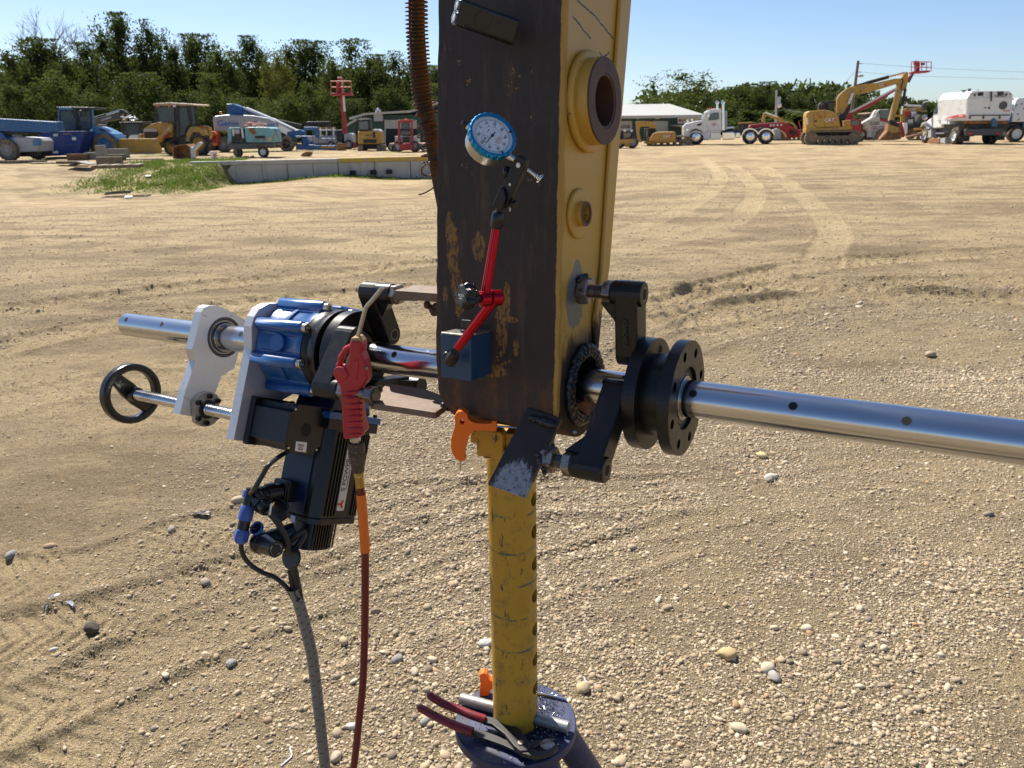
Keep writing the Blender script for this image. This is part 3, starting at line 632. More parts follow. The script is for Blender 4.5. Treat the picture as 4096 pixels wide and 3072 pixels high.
sg = s.part('sign_board', s.prism([(2711, 494), (2711, 472), (2806, 471), (2806, 493)], -.18, -.04), TEXTW); txt(s, 'RENTAL STORE', 2764, 482, 10, TEXTK, sg, -.18); mk = s.part('emblem', s.prism(circle(2719, 482.5, 5, 12), -.2, -.181), TEXTR, sg)
aw = s.part('awning', s.prism([(2675, 500), (2740, 506), (2740, 513), (2735, 513), (2678, 505)], -3.4, 0, traced_at=0), GREYP)
for px in (2550, 2628): s.part('eave_lamp', MB().box(s.p3(px, 470, -.3), (.3, .4, .25)), LENS)
# poles and wires
POLE = col('weathered utility pole', (.16, .135, .105), .9, bump=.3, bscale=10); GALV = col('galvanised steel', (.48, .49, .50), .5, .3)
def pole(px_top, py_top, px_b, py_b, Y, r, name, label, m):
    t = at_dist(px_top, py_top, Y); b = at_dist(px_b, py_b, Y); f = (0 - b[2]) / (t[2] - b[2]); base = (b[0] + (t[0] - b[0]) * f, Y, 0)
    o = empty(name, base, label, 'pole'); o0 = Vector(base); MB().tube([(0, 0, -.3), Vector(t) - o0], [r, r * .7], 12).build('pole_shaft', m, o); return o, o0
o, ob = pole(3433, 243, 3408, 440, 88, .20, 'utility_pole', 'tall leaning wooden utility pole rising behind the excavator boom', POLE)
def rel(px, py, Y): return Vector(at_dist(px, py, Y)) - ob
for k, py in enumerate((254, 288)): MB().tube([rel(3431 - k * 4, py + 1, 88), rel(3450 - k * 4, py, 88)], .06, 6).build('insulator_arm', GALV, o)
MB().tube([rel(3424, 304, 88), rel(3440, 303, 88)], .05, 6).build('lamp_arm', GALV, o); MB().sphere(rel(3443, 304, 88), .28, 12, 8, (1.3, 1, .5)).build('lamp_head', GALV, o)
o2, ob = pole(3106, 360, 3104, 470, 100, .16, 'lamp_pole', 'grey pole with a small lamp in front of the right hand wood', GALV)
MB().box(rel(3113, 402, 100), (.5, .4, .9)).build('switch_box', GALV, o2, bevel=.05); MB().tube([rel(3105, 421, 100), rel(3114, 422, 100)], .04, 6).build('lamp_arm', GALV, o2); MB().sphere(rel(3116, 421, 100), .33, 12, 8).build('lamp_head', LENS, o2)
WIRE = col('overhead wire', (.10, .10, .11), .6)
def wire(pts, r, label, group=None):
    P = [Vector(at_dist(px, py, Y)) for px, py, Y in pts]; o = empty('overhead_wire', P[0], label, 'wire', group); MB().tube([q - P[0] for q in smooth_path(P, 8)], r, 5).build('cable', WIRE, o)
wire([(3450, 254, 88), (3800, 276, 95), (4400, 300, 105)], .014, 'upper thin wire running right from the tall wooden pole'); wire([(3446, 288, 88), (3700, 305, 95), (4400, 325, 105)], .014, 'lower thin wire running right from the tall wooden pole')
wire([(3116, 421, 100), (3160, 445, 100), (3210, 448, 98)], .05, 'short sagging wire from the grey lamp pole to the right'); wire([(3416, 290, 88), (3360, 360, 84), (3330, 420, 80)], .02, 'faint guy wire slanting down left of the tall wooden pole')
# ------------------------------------------------------------------ machines on the upper yard (left) 
def cr(ox, oy, k): return lambda *pts: [(ox + k * x, oy + k * y) for x, y in pts]
c1 = cr(0, 0, .4521); c2 = cr(800, 100, .4521); c3 = cr(2400, 150, .38427); c4 = cr(3100, 150, .45027)
def P(s, name, pts, d0, d1, m, parent=None, bevel=.03, at=None, **k): return s.part(name, s.prism(pts, d0, d1, traced_at=at), m, parent, bevel, **k)
def window(s, pts, d, th=.04, parent=None, frame_m=None, nm='window', g=None):
    """a pane in its own frame, set in plane d"""
    t = s.trace(pts, d); n = len(t); cx = sum(q[0] for q in t) / n; cz = sum(q[1] for q in t) / n
    inn = [(cx + (x - cx) * .9, cz + (z - cz) * .9) for x, z in t]
    fo = s.part(nm, MB().ring_prism(t, inn, lambda p, q, h: (p, h, q), d - th, d + .03), frame_m or BLK, parent)
    MB().prism(inn, lambda p, q, h: (p, h, q), d - th * .4, d).build('pane', g or GLASS, fo); return fo
def crawler(s, x0, x1, zr, d, w, name='crawler_track', shoes=22):
    """one crawler track along ex from x0 to x1, height 2*zr"""
    mb = MB(); pa = []; L = x1 - x0 - 2 * zr
    out = circle(x0 + zr, zr, zr, 9, math.pi / 2, 3 * math.pi / 2) + circle(x1 - zr, zr, zr, 9, -math.pi / 2, math.pi / 2)
    k = .78; inn = [(x0 + zr + (x - x0 - zr) * 1, z) for x, z in out]
    inn = circle(x0 + zr, zr, zr * k, 9, math.pi / 2, 3 * math.pi / 2) + circle(x1 - zr, zr, zr * k, 9, -math.pi / 2, math.pi / 2)
    mb.ring_prism(out, inn, lambda p, q, h: (p, h, q), d, d + w)
    per = 2 * L + 2 * math.pi * zr; n = shoes * 2
    for i in range(n):
        u = per * i / n
        if u < L: c, a = (x0 + zr + u, 2 * zr), 0
        elif u < L + math.pi * zr: a = (u - L) / zr; c = (x1 - zr + zr * math.sin(a), zr + zr * math.cos(a))
        elif u < 2 * L + math.pi * zr: c, a = (x1 - zr - (u - L - math.pi * zr), 0), math.pi
        else: a = (u - 2 * L) / zr; c = (x0 + zr + zr * math.sin(a), zr + zr * math.cos(a))
        mb.box((c[0], d + w / 2, c[1]), (per / n * .5, w, .07), Matrix.Rotation(a, 3, 'Y'))
    o = s.part(name, mb, MUD)
    for cx in (x0 + zr, x1 - zr): MB().lathe([(0, zr * .74), (w * .6, zr * .74)], (cx, d + .06, zr), (0, 1, 0), 18).build('track_wheel', MUD, o)
    for i in range(5): MB().lathe([(0, zr * .3), (w * .5, zr * .3)], (x0 + 2.1 * zr + (L - 2.2 * zr) * i / 4, d + .08, zr * .42), (0, 1, 0), 12).build('track_roller', MUD, o)
    MB().box(((x0 + x1) / 2, d + w * .45, zr * 1.0), (L * .95, w * .6, zr * .62)).build('track_frame', MUD, o, bevel=.03); return o
# A blue boom handler at the left edge
s = Site(70, 642, 0); s.thing('telescopic_handler', 'blue telescopic handler cut by the left edge, its long boom lying level', 'handler')
P(s, 'boom', c1((-700, 1010), (440, 1075), (500, 1078), (515, 1160), (340, 1172), (-700, 1140)), .2, .95, BLUE); P(s, 'boom_underside', c1((-700, 1145), (330, 1172), (330, 1192), (-700, 1180)), .35, .8, BLK)
P(s, 'body', c1((110, 1222), (150, 1212), (300, 1222), (335, 1250), (335, 1342), (120, 1350)), .05, 1.7, GREYP, bevel=.06); P(s, 'engine_cover', c1((285, 1240), (345, 1242), (345, 1290), (290, 1288)), -.02, .2, LBLUE)
P(s, 'cab_frame', c1((-40, 1175), (15, 1172), (105, 1290), (120, 1350), (-40, 1380)), .2, 1.6, BLUE); window(s, c1((20, 1175), (185, 1180), (230, 1215), (110, 1215), (30, 1212)), .6)
P(s, 'chassis', c1((-300, 1330), (360, 1325), (360, 1385), (-300, 1390)), .5, 1.5, BLK)
wheel(s, 26, 612, .62, .45, -.25, col('dusty rim', (.36, .34, .31), .7), tread=18, tyre=RUBD); wheel(s, 140, 612, .6, .45, 1.5, tyre=RUBD, tread=14); wheel(s, -330, 612, .62, .45, -.25, tyre=RUBD)
# B blue hopper
s = Site(245, 634, 2); s.thing('tipping_hopper', 'dark blue steel hopper with a white number 12 and pasted stickers', 'hopper')
bx = c1((335, 1172), (750, 1166), (690, 1368), (372, 1386)); mb = MB(); t = s.trace(bx, 0); inn = [(t[0][0] + .06, t[0][1]), (t[1][0] - .06, t[1][1]), (t[2][0] - .06, t[2][1] + .06), (t[3][0] + .06, t[3][1] + .06)]
P(s, 'bin', bx, 0, 1.3, DBLUE, bevel=.02); P(s, 'rim', c1((322, 1166), (762, 1160), (760, 1180), (324, 1186)), -.05, -.003, DBLUE, bevel=.01); P(s, 'inside_floor', c1((345, 1166), (740, 1160), (740, 1164), (345, 1170)), .1, 1.2, BLK)
P(s, 'skid', c1((400, 1392), (600, 1390), (605, 1425), (400, 1428)), .1, 1.2, BLK)
st = P(s, 'sticker', c1((472, 1178), (512, 1176), (512, 1204), (472, 1206)), -.012, -.003, TEXTW, bevel=0); txt(s, '12', 222, 538.5, 9, TEXTK, st, -.012)
st = P(s, 'sticker', c1((340, 1220), (372, 1214), (385, 1272), (350, 1268)), -.012, -.003, TEXTW, bevel=0); st = P(s, 'sticker', c1((636, 1216), (672, 1214), (672, 1238), (640, 1240)), -.012, -.003, TEXTW, bevel=0)
st = P(s, 'sticker', c1((466, 1338), (514, 1334), (516, 1356), (466, 1358)), -.012, -.003, TEXTW, bevel=0); st = P(s, 'sticker', c1((545, 1178), (600, 1176), (630, 1182), (630, 1188), (560, 1190)), -.012, -.003, CATY, bevel=0)
txt(s, 'ACCESS', 206, 552, 5.5, TEXTG, None, -.004); txt(s, 'Bella', 293, 545, 5, TEXTG, None, -.004)
# C blue roller
s = Site(400, 628, 4); s.thing('roller', 'light blue soil roller with a glazed cab and one big rear wheel', 'roller')
P(s, 'roof', c1((495, 946), (632, 944), (840, 950), (840, 966), (640, 972), (495, 968)), -.15, 1.55, BLK); P(s, 'roof_front', c1((520, 948), (630, 946), (645, 972), (522, 972)), -.17, 0, LBLUE)
for pts, m in ((c1((508, 970), (522, 970), (530, 1162), (514, 1162)), LBLUE), (c1((640, 970), (668, 970), (702, 1060), (712, 1165), (690, 1165), (680, 1070)), BLK), (c1((806, 966), (822, 966), (838, 1135), (818, 1140)), LBLUE)):
    P(s, 'cab_post', pts, -.05, .06, m); P(s, 'cab_post', pts, 1.3, 1.4, m)
for pts in (c1((528, 976), (638, 974), (680, 1075), (686, 1158), (532, 1160)), c1((675, 974), (804, 972), (816, 1130), (770, 1155), (715, 1155), (706, 1060))): window(s, pts, 0, g=CLEAR)
P(s, 'back_window', c1((525, 976), (806, 972), (816, 1130), (530, 1160)), 1.34, 1.36, CLEAR, bevel=0); P(s, 'seat', c1((720, 1075), (770, 1060), (790, 1160), (720, 1165)), .4, .9, BLK); P(s, 'steering_column', c1((630, 1120), (680, 1100), (690, 1165), (640, 1165)), .5, .9, BLK)
P(s, 'side_panel', c1((512, 1162), (712, 1165), (770, 1158), (838, 1118), (900, 1135), (1000, 1185), (1032, 1225), (1030, 1260), (960, 1225), (880, 1215), (838, 1232), (740, 1240), (720, 1300), (520, 1290)), -.08, 1.5, LBLUE, bevel=.06)
P(s, 'vent', c1((870, 1135), (930, 1150), (935, 1170), (880, 1150)), -.1, -.075, BLK, bevel=0); P(s, 'vent', c1((975, 1195), (1010, 1215), (1022, 1240), (980, 1225)), -.1, -.075, BLK, bevel=0); P(s, 'head_lamp', c1(*[(808 + 12 * math.cos(a), 1155 + 12 * math.sin(a)) for a in np.linspace(0, 6, 10)]), -.12, -.08, LENS, bevel=0)
txt(s, 'RENTAL', 352, 536, 4, TEXTR, None, -.085); txt(s, '& SALES', 352, 542, 4, TEXTR, None, -.085); P(s, 'mirror', c1((700, 975), (722, 975), (722, 1035), (704, 1035)), -.4, -.3, BLK)
wheel(s, 418, 586, .74, .5, -.15, rim=LBLUE, tread=16, tyre=RUBD); wheel(s, 418, 586, .74, .5, 1.2, rim=LBLUE, tyre=RUBD); x, z = s.p(300, 600, 0); s.part('drum', MB().lathe([(0, .70), (1.9, .70)], (x, -.2, .70), (0, 1, 0), 28), MUD); P(s, 'drum_frame', c1((560, 1265), (780, 1262), (800, 1340), (700, 1345), (560, 1345)), -.35, -.22, WHITE)
# D charcoal digger arm behind the roller
s = Site(400, 615, 5); s.thing('excavator', 'charcoal excavator arm with white print reaching out behind the blue roller cab', 'excavator')
P(s, 'arm', c1((800, 1060), (950, 1020), (1060, 985), (1098, 1000), (1092, 1050), (1060, 1052), (900, 1088), (800, 1115)), .5, .95, DGREY); rod(s, c1((780, 1062), (935, 1015)), .09, 'ram', BLK, None, .7); rod(s, c1((930, 1017), (1062, 975)), .055, 'ram_rod', CHROME, None, .7)
P(s, 'link', c1((1050, 968), (1085, 970), (1120, 1000), (1098, 1080), (1062, 1095), (1060, 1050)), .45, 1.0, BLK); txt(s, 'HYUNDAI', 424, 476, 6.5, TEXTW, None, .5, math.radians(17), xs=1.1)
st = P(s, 'marker_post', c1((1082, 1005), (1096, 1005), (1090, 1075), (1076, 1075)), .3, .36, CATY, bevel=0); P(s, 'marker_band', c1((1081, 1025), (1094, 1025), (1092, 1045), (1079, 1045)), .28, .297, TEXTR, st, bevel=0)
P(s, 'house', c1((560, 1120), (830, 1100), (830, 1250), (560, 1260)), .4, 2.8, DGREY, bevel=.1); x0 = s.p(250, 600)[0]; crawler(s, x0, x0 + 3.4, .45, .4, .5); crawler(s, x0, x0 + 3.4, .45, 2.2, .5)
# E mini excavator with white cowl
s = Site(525, 616, -4); s.thing('mini_excavator', 'small excavator with a dark cab and a white rounded cowl behind the loader bucket', 'excavator')
P(s, 'cab_roof', c1((1052, 1080), (1262, 1076), (1262, 1096), (1056, 1098)), 0, 1.3, BLK)
for pts in (c1((1064, 1096), (1092, 1096), (1092, 1232), (1074, 1232)), c1((1240, 1094), (1266, 1090), (1268, 1200), (1246, 1200))): P(s, 'cab_post', pts, 0, .1, BLK); P(s, 'cab_post', pts, 1.1, 1.2, BLK)
window(s, c1((1112, 1098), (1238, 1096), (1240, 1195), (1150, 1195), (1118, 1210)), .03, g=CLEAR); P(s, 'back_window', c1((1092, 1098), (1240, 1096), (1240, 1195), (1092, 1210)), 1.15, 1.17, CLEAR, bevel=0); P(s, 'cab_side', c1((1076, 1200), (1246, 1195), (1250, 1235), (1080, 1235)), -.02, 1.2, BLK)
P(s, 'cowl', c1((1135, 1232), (1140, 1205), (1160, 1192), (1215, 1190), (1232, 1202), (1234, 1245), (1135, 1245)), -.25, -.03, WHITE, bevel=.05); P(s, 'house', c1((1060, 1235), (1260, 1232), (1260, 1290), (1060, 1290)), -.2, 1.4, DGREY); x0 = s.p(475, 600)[0]; crawler(s, x0, x0 + 2, .32, -.2, .35); crawler(s, x0, x0 + 2, .32, 1.2, .35)
mb = MB(); rr = random.Random(4)
for k in range(9): q = s.p3(495 + rr.uniform(0, 45), 478 + rr.uniform(-8, 8), rr.uniform(.2, 1.0)); mb.tube([q, (q[0] + rr.uniform(-.4, .4), q[1] + rr.uniform(-.3, .3), q[2] + rr.uniform(-.05, .25))], .05, 6)
s.part('folded_bars', mb, ALU); P(s, 'boom_foot', c1((1225, 1185), (1250, 1185), (1255, 1232), (1222, 1232)), -.6, -.3, CATY); P(s, 'boom_foot', c1((1262, 1180), (1285, 1180), (1290, 1232), (1258, 1232)), -.6, -.3, CATY)
# F backhoe loader
s = Site(700, 622, -6); s.thing('backhoe_loader', 'big yellow backhoe loader with its front bucket resting on the ground', 'loader')
P(s, 'roof', c1((1350, 920), (1378, 912), (1520, 908), (1700, 918), (1730, 926), (1728, 936), (1540, 930), (1352, 934)), -.15, 1.75, col('tan roof', (.45, .33, .22), .5))  # roof panel coloured tan, apart from the yellow body
for pts in (c1((1362, 932), (1382, 932), (1400, 1085), (1378, 1085)), c1((1546, 930), (1576, 930), (1585, 1085), (1590, 1215), (1550, 1215), (1556, 1085)), c1((1655, 930), (1680, 930), (1700, 1060), (1690, 1110), (1672, 1060)), c1((1722, 934), (1734, 934), (1752, 1115), (1738, 1115))):
    P(s, 'cab_post', pts, -.05, .06, BLK); P(s, 'cab_post', pts, 1.5, 1.6, BLK)
for pts in (c1((1386, 938), (1545, 936), (1550, 1150), (1530, 1085), (1404, 1082)), c1((1580, 940), (1655, 940), (1676, 1060), (1688, 1100), (1645, 1130), (1640, 1200), (1592, 1210)), c1((1684, 938), (1720, 940), (1736, 1110), (1700, 1108))): window(s, pts, 0, g=CLEAR)
P(s, 'back_window', c1((1386, 938), (1720, 940), (1736, 1110), (1404, 1110)), 1.54, 1.56, CLEAR, bevel=0); P(s, 'seat', c1((1590, 1080), (1630, 1070), (1645, 1180), (1590, 1180)), .5, 1.0, BLK)
P(s, 'hood', c1((1262, 1168), (1268, 1140), (1330, 1100), (1395, 1082), (1510, 1078), (1530, 1100), (1530, 1215), (1400, 1225), (1395, 1165)), .25, 1.25, CATY, bevel=.05); P(s, 'grille', c1((1270, 1170), (1392, 1166), (1396, 1225), (1280, 1225)), .2, .3, BLK)
P(s, 'hood_top_stripe', c1((1268, 1150), (1300, 1138), (1392, 1140), (1385, 1162), (1268, 1164)), .22, .24, GREYP, bevel=0)
P(s, 'loader_arm', c1((1358, 1232), (1420, 1190), (1505, 1095), (1528, 1105), (1520, 1165), (1470, 1200), (1430, 1258), (1370, 1260)), -.15, .05, CATY); P(s, 'loader_arm', c1((1358, 1232), (1420, 1190), (1505, 1095), (1528, 1105), (1520, 1165), (1470, 1200), (1430, 1258), (1370, 1260)), 1.45, 1.65, CATY)
bk = s.part('loader_bucket', s.prism(c1((1022, 1240), (1030, 1228), (1365, 1226), (1375, 1240), (1392, 1342), (1150, 1346), (1060, 1330)), -.75, -.6), CATY, bevel=.02); P(s, 'bucket_floor', c1((1150, 1338), (1392, 1334), (1392, 1346), (1150, 1348)), -.75, .2, CATY, bk); P(s, 'bucket_side', c1((1362, 1228), (1392, 1225), (1436, 1335), (1425, 1350), (1345, 1350)), -.82, -.77, CATY, bk)
rod(s, c1((1440, 1230), (1500, 1170)), .07, 'lift_ram', col('red ram cover', (.35, .03, .04), .5), None, -.1); txt(s, 'CAT', 674, 516, 7, TEXTW, None, -.16, .5)
P(s, 'frame', c1((1400, 1220), (1800, 1190), (1800, 1300), (1400, 1310)), .35, 1.25, BLK); P(s, 'rear_fender', c1((1640, 1250), (1655, 1160), (1680, 1125), (1740, 1118), (1790, 1140), (1815, 1200), (1790, 1205), (1760, 1170), (1720, 1168), (1690, 1190), (1672, 1255)), -.2, .4, CATY, bevel=.04)
P(s, 'side_tank', c1((1585, 1215), (1650, 1205), (1655, 1290), (1585, 1290)), -.1, .4, BLK); wheel(s, 680, 588, .44, .36, -.15, CATY, tread=16); wheel(s, 795, 579, .72, .46, -.2, CATY, tread=18); wheel(s, 680, 588, .44, .36, 1.3, CATY); wheel(s, 795, 579, .72, .46, 1.25, CATY)
P(s, 'backhoe_boom', c1((1755, 1115), (1800, 1110), (1850, 1125), (1858, 1200), (1830, 1260), (1800, 1190)), .5, .9, CATY); P(s, 'backhoe_frame', c1((1750, 1112), (1795, 1112), (1800, 1190), (1760, 1180)), .1, .5, ORANGE)
for x in (1392, 1497, 1540): P(s, 'work_lamp', c1((x - 10, 930), (x + 10, 930), (x + 10, 946), (x - 10, 946)), -.2, -.1, AMBER if x < 1500 else LENS, bevel=0)
# G orange unit
s = Site(850, 612, 0); s.thing('plate_trencher', 'orange upright machine with a hazard striped plate right of the backhoe', 'machine')
P(s, 'body', c1((1838, 1165), (1885, 1160), (1918, 1190), (1922, 1290), (1832, 1295)), 0, .8, ORANGE, bevel=.05); P(s, 'face_plate', c1((1840, 1200), (1912, 1198), (1912, 1260), (1838, 1262)), -.05, 0, RED); P(s, 'hazard_strip', c1((1835, 1268), (1918, 1265), (1918, 1282), (1835, 1285)), -.04, 0, CATY, bevel=0); P(s, 'foot', c1((1850, 1290), (1905, 1290), (1905, 1335), (1850, 1335)), .1, .7, BLK)
for k in range(6): P(s, 'bolt_head', c1(*[(1858 + 20 * (k % 3) + 5 * math.cos(a), 1212 + 26 * (k // 3) + 5 * math.sin(a)) for a in np.linspace(0, 5.3, 7)]), -.09, -.05, BLK, bevel=0)
# H grey boom lift
s = Site(1010, 608, 3); s.thing('boom_lift', 'large grey and blue boom lift with its long boom folded down to a blue basket', 'boom lift')
P(s, 'counterweight', c2((108, 825), (130, 805), (228, 793), (332, 795), (470, 800), (600, 822), (655, 850), (672, 885), (668, 945), (600, 962), (400, 955), (122, 945)), 0, 2.2, GREYP, bevel=.12)
P(s, 'turret', c2((235, 700), (285, 696), (360, 722), (372, 792), (300, 800), (292, 830), (236, 826), (246, 760)), .4, 1.4, BLUE); P(s, 'turret_top', c2((232, 700), (290, 694), (300, 712), (240, 716)), .35, 1.45, LBLUE)
P(s, 'boom_section', c2((372, 760), (380, 728), (400, 728), (640, 830), (870, 938), (860, 962), (640, 880)), .55, 1.1, BLUE); P(s, 'boom_section', c2((395, 724), (640, 826), (870, 935), (866, 945), (640, 846), (390, 745)), .5, 1.15, WHITE)
P(s, 'boom_section', c2((655, 880), (690, 868), (865, 955), (850, 985), (770, 978), (660, 915)), .5, 1.15, ALU); P(s, 'dark_beam', c2((640, 832), (660, 828), (900, 880), (880, 910)), 1.6, 2.0, BLK)
P(s, 'knuckle', c2((770, 945), (880, 925), (915, 940), (900, 985), (830, 1005), (770, 990)), .4, 1.2, BLUE); P(s, 'jib', c2((868, 940), (905, 935), (985, 1070), (990, 1108), (930, 1108), (925, 1060)), .5, 1.0, BLUE)
txt(s, 'Genie', 912, 494, 23, TEXTB, None, -.004, xs=1.15); txt(s, 'Genie', 1072, 499, 15, TEXTB, None, -.004, xs=1.1); P(s, 'hazard_strip', c2((128, 936), (232, 938), (232, 950), (130, 950)), -.02, -.003, CATY, bevel=0); P(s, 'access_hatch', c2((478, 852), (530, 850), (536, 905), (482, 905)), -.02, -.003, BLK, bevel=0); P(s, 'white_panel', c2((505, 850), (535, 850), (540, 905), (515, 905)), -.05, -.022, WHITE, bevel=0)
for q in ((180, 776), (312, 776)): P(s, 'beacon', c2((q[0] - 11, 786), (q[0] - 9, q[1] - 9), (q[0] + 9, q[1] - 9), (q[0] + 11, 786)), .6, .8, AMBER)
P(s, 'chassis', c2((150, 990), (800, 985), (800, 1085), (150, 1095)), .4, 2.0, BLK); P(s, 'slew_ring', c2((300, 945), (560, 955), (560, 1000), (300, 1000)), .6, 1.8, DGREY)
wheel(s, 1146, 594, .55, .5, -.2, RUB, tread=16, tyre=RUBD); wheel(s, 893, 592, .55, .5, -.2, GREYP, tread=16, tyre=RUBD); wheel(s, 1146, 594, .55, .5, 2.0, GREYP); wheel(s, 893, 592, .55, .5, 2.0, GREYP)
mb = MB()
for y in (.1, 1.1):
    for px in (852, 905, 1000, 1050, 1125, 1165, 1203): mb.tube([s.p3(800 + .4521 * px, 516 if px > 950 else 545, y), s.p3(800 + .4521 * px, 602, y)], .025, 6)
    for py in (930, 1005): mb.tube([s.p3(800 + .4521 * 1045, 100 + .4521 * py, y), s.p3(1344, 100 + .4521 * py, y)], .025, 6)
    mb.tube([s.p3(1184, 545, y), s.p3(1260, 545, y)], .025, 6); mb.tube([s.p3(1184, 580, y), s.p3(1260, 580, y)], .025, 6)
s.part('basket_rails', mb, BLUE); P(s, 'basket_floor', c2((850, 1068), (1205, 1066), (1205, 1108), (850, 1104)), .05, 1.15, BLUE); P(s, 'hazard_strip', c2((1070, 1072), (1195, 1072), (1195, 1090), (1070, 1092)), .02, .045, CATY, bevel=0); P(s, 'control_box', c2((1020, 905), (1042, 905), (1045, 1000), (1022, 1000)), .1, .5, BLUE)
# N mixed machine behind the basket
s = Site(1275, 596, 0); s.thing('scissor_lift', 'blue roofed scissor lift with yellow sides standing behind the basket', 'scissor lift')
P(s, 'platform', c2((918, 902), (1030, 900), (1030, 928), (918, 930)), 0, 1.2, LBLUE); P(s, 'panel', c2((1030, 905), (1180, 905), (1180, 935), (1030, 940)), .2, 1.2, CATY); P(s, 'body', c2((930, 985), (1190, 980), (1190, 1050), (930, 1055)), 0, 1.2, GREYP, bevel=.1); P(s, 'base', c2((925, 1050), (1200, 1050), (1200, 1095), (925, 1095)), 0, 1.3, BLK)
for x in (932, 1010, 1065, 1120, 1180): P(s, 'post', c2((x - 6, 905), (x + 6, 905), (x + 6, 1055), (x - 6, 1055)), .1, .25, BLUE if x < 1050 else WHITE, bevel=0)
P(s, 'top_bar', c2((935, 855), (1150, 852), (1150, 880), (940, 884)), .4, .8, BLK); P(s, 'top_bar', c2((940, 868), (1000, 865), (1000, 905), (945, 905)), .5, .7, DGREY); P(s, 'top_bar', c2((1095, 870), (1150, 868), (1150, 905), (1100, 905)), .5, .7, DGREY); wheel(s, 1240, 588, .3, .25, -.1); wheel(s, 1325, 588, .3, .25, -.1)
# I compressor
s = Site(1010, 631, -3); s.thing('air_compressor', 'faded teal towable compressor with rust streaks and an open side panel', 'compressor')
P(s, 'canopy', c2((392, 912), (420, 904), (595, 904), (628, 915), (642, 945), (648, 1040), (405, 1040)), 0, 1.45, TEAL, bevel=.05); P(s, 'canopy_end', c2((243, 920), (262, 908), (278, 910), (276, 1042), (242, 1044)), 0, 1.45, TEAL, bevel=.04)
P(s, 'panel_bay', c2((278, 912), (392, 912), (404, 1040), (278, 1042)), .12, 1.4, BLK, bevel=0); P(s, 'gauge_panel', c2((300, 925), (345, 922), (350, 960), (302, 960)), .05, .12, GREYP, bevel=0); P(s, 'hinged_strip', c2((362, 915), (374, 915), (388, 1000), (376, 1003)), .02, .12, WHITE, bevel=0); P(s, 'hinged_strip', c2((285, 920), (297, 920), (300, 980), (290, 980)), .04, .12, WHITE, bevel=0)
P(s, 'louvre', c2((482, 982), (575, 978), (577, 1003), (484, 1006)), -.02, -.002, BLK, bevel=0); P(s, 'label_plate', c2((590, 995), (632, 992), (634, 1030), (592, 1030)), -.02, -.002, col('faded label', (.5, .38, .32), .6), bevel=0); P(s, 'rust_patch', c2((425, 915), (480, 912), (500, 960), (480, 975), (440, 950)), -.012, -.002, RUSTP, bevel=0)
P(s, 'lower_body', c2((240, 1048), (650, 1044), (655, 1075), (620, 1095), (590, 1062), (520, 1064), (495, 1098), (260, 1102), (242, 1080)), .02, 1.43, DGREY, bevel=.04); P(s, 'tow_bar', c2((640, 1055), (720, 1070), (720, 1085), (640, 1085)), .5, .8, RUSTP); P(s, 'jack_leg', c2((320, 1100), (345, 1100), (350, 1165), (325, 1165)), .2, .4, BLK)
wheel(s, 1051, 607, .31, .22, -.12, WHITE); wheel(s, 1051, 607, .31, .22, 1.25, WHITE); wheel(s, 950, 613, .28, .2, .9)
ob = Site(985, 631, -3); o = empty('hose_coil', frame(s.B + np.array([0, .6, s.p(985, 508)[1]]), s.ex, s.ey, _z), 'pinkish coil of hose lying on top of the teal compressor', 'hose'); mb = MB(); rr = random.Random(2)
for k in range(6):
    R_ = rr.uniform(.25, .5); cx = rr.uniform(-.3, .4); tl = rr.uniform(-.1, .35); mb.tube([(cx + R_ * math.cos(a), R_ * .8 * math.sin(a), .04 + .03 * k + tl * R_ * math.sin(a + k)) for a in np.linspace(0, 6.28, 20)], .028, 6)
mb.build('hose_loop', col('faded red hose', (.45, .22, .18), .7), o)
# J red mast lift
s = Site(1385, 598, 0); s.thing('boom_lift', 'red boom lift with its basket raised high against the trees', 'boom lift')
P(s, 'mast', c2((1222, 500), (1252, 500), (1290, 880), (1295, 965), (1262, 965), (1258, 880)), .3, .65, RED, bevel=.02); P(s, 'mast_stripe', c2((1250, 500), (1262, 502), (1284, 765), (1270, 765)), .25, .5, WHITE, bevel=0); P(s, 'mast_head', c2((1215, 462), (1250, 460), (1255, 500), (1218, 505)), .2, .7, RED); P(s, 'mast_cap', c2((1213, 461), (1250, 459), (1248, 472), (1214, 474)), .15, .75, col('pink cap', (.6, .3, .3), .5))
P(s, 'basket_floor', c2((1158, 600), (1342, 598), (1342, 622), (1158, 625)), -.4, .25, RED); mb = MB()
for y in (-.38, .22):
    for px in (1158, 1210, 1268, 1338): mb.tube([s.p3(800 + .4521 * px, 100 + .4521 * 498, y), s.p3(800 + .4521 * px, 100 + .4521 * 610, y)], .035, 6)
    for py in (498, 550): mb.tube([s.p3(800 + .4521 * 1156, 100 + .4521 * py, y), s.p3(800 + .4521 * 1340, 100 + .4521 * py, y)], .035, 6)
s.part('basket_rails', mb, col('basket orange red', (.5, .09, .05), .5)); P(s, 'control_box', c2((1205, 510), (1228, 510), (1228, 590), (1205, 590)), -.3, .1, RED)
P(s, 'counterweight', c2((1272, 965), (1330, 955), (1352, 972), (1355, 1035), (1275, 1040)), .2, 1.4, GREYP, bevel=.06); txt(s, 'JLG', 1391, 552, 5, TEXTK, None, .19); P(s, 'chassis', c2((1280, 1040), (1350, 1045), (1370, 1090), (1285, 1095)), .1, 1.5, RED); P(s, 'engine_body', c2((1205, 930), (1262, 925), (1272, 1100), (1210, 1105)), .3, 1.8, BLK); wheel(s, 1395, 590, .35, .3, 0); wheel(s, 1360, 590, .35, .3, 0)
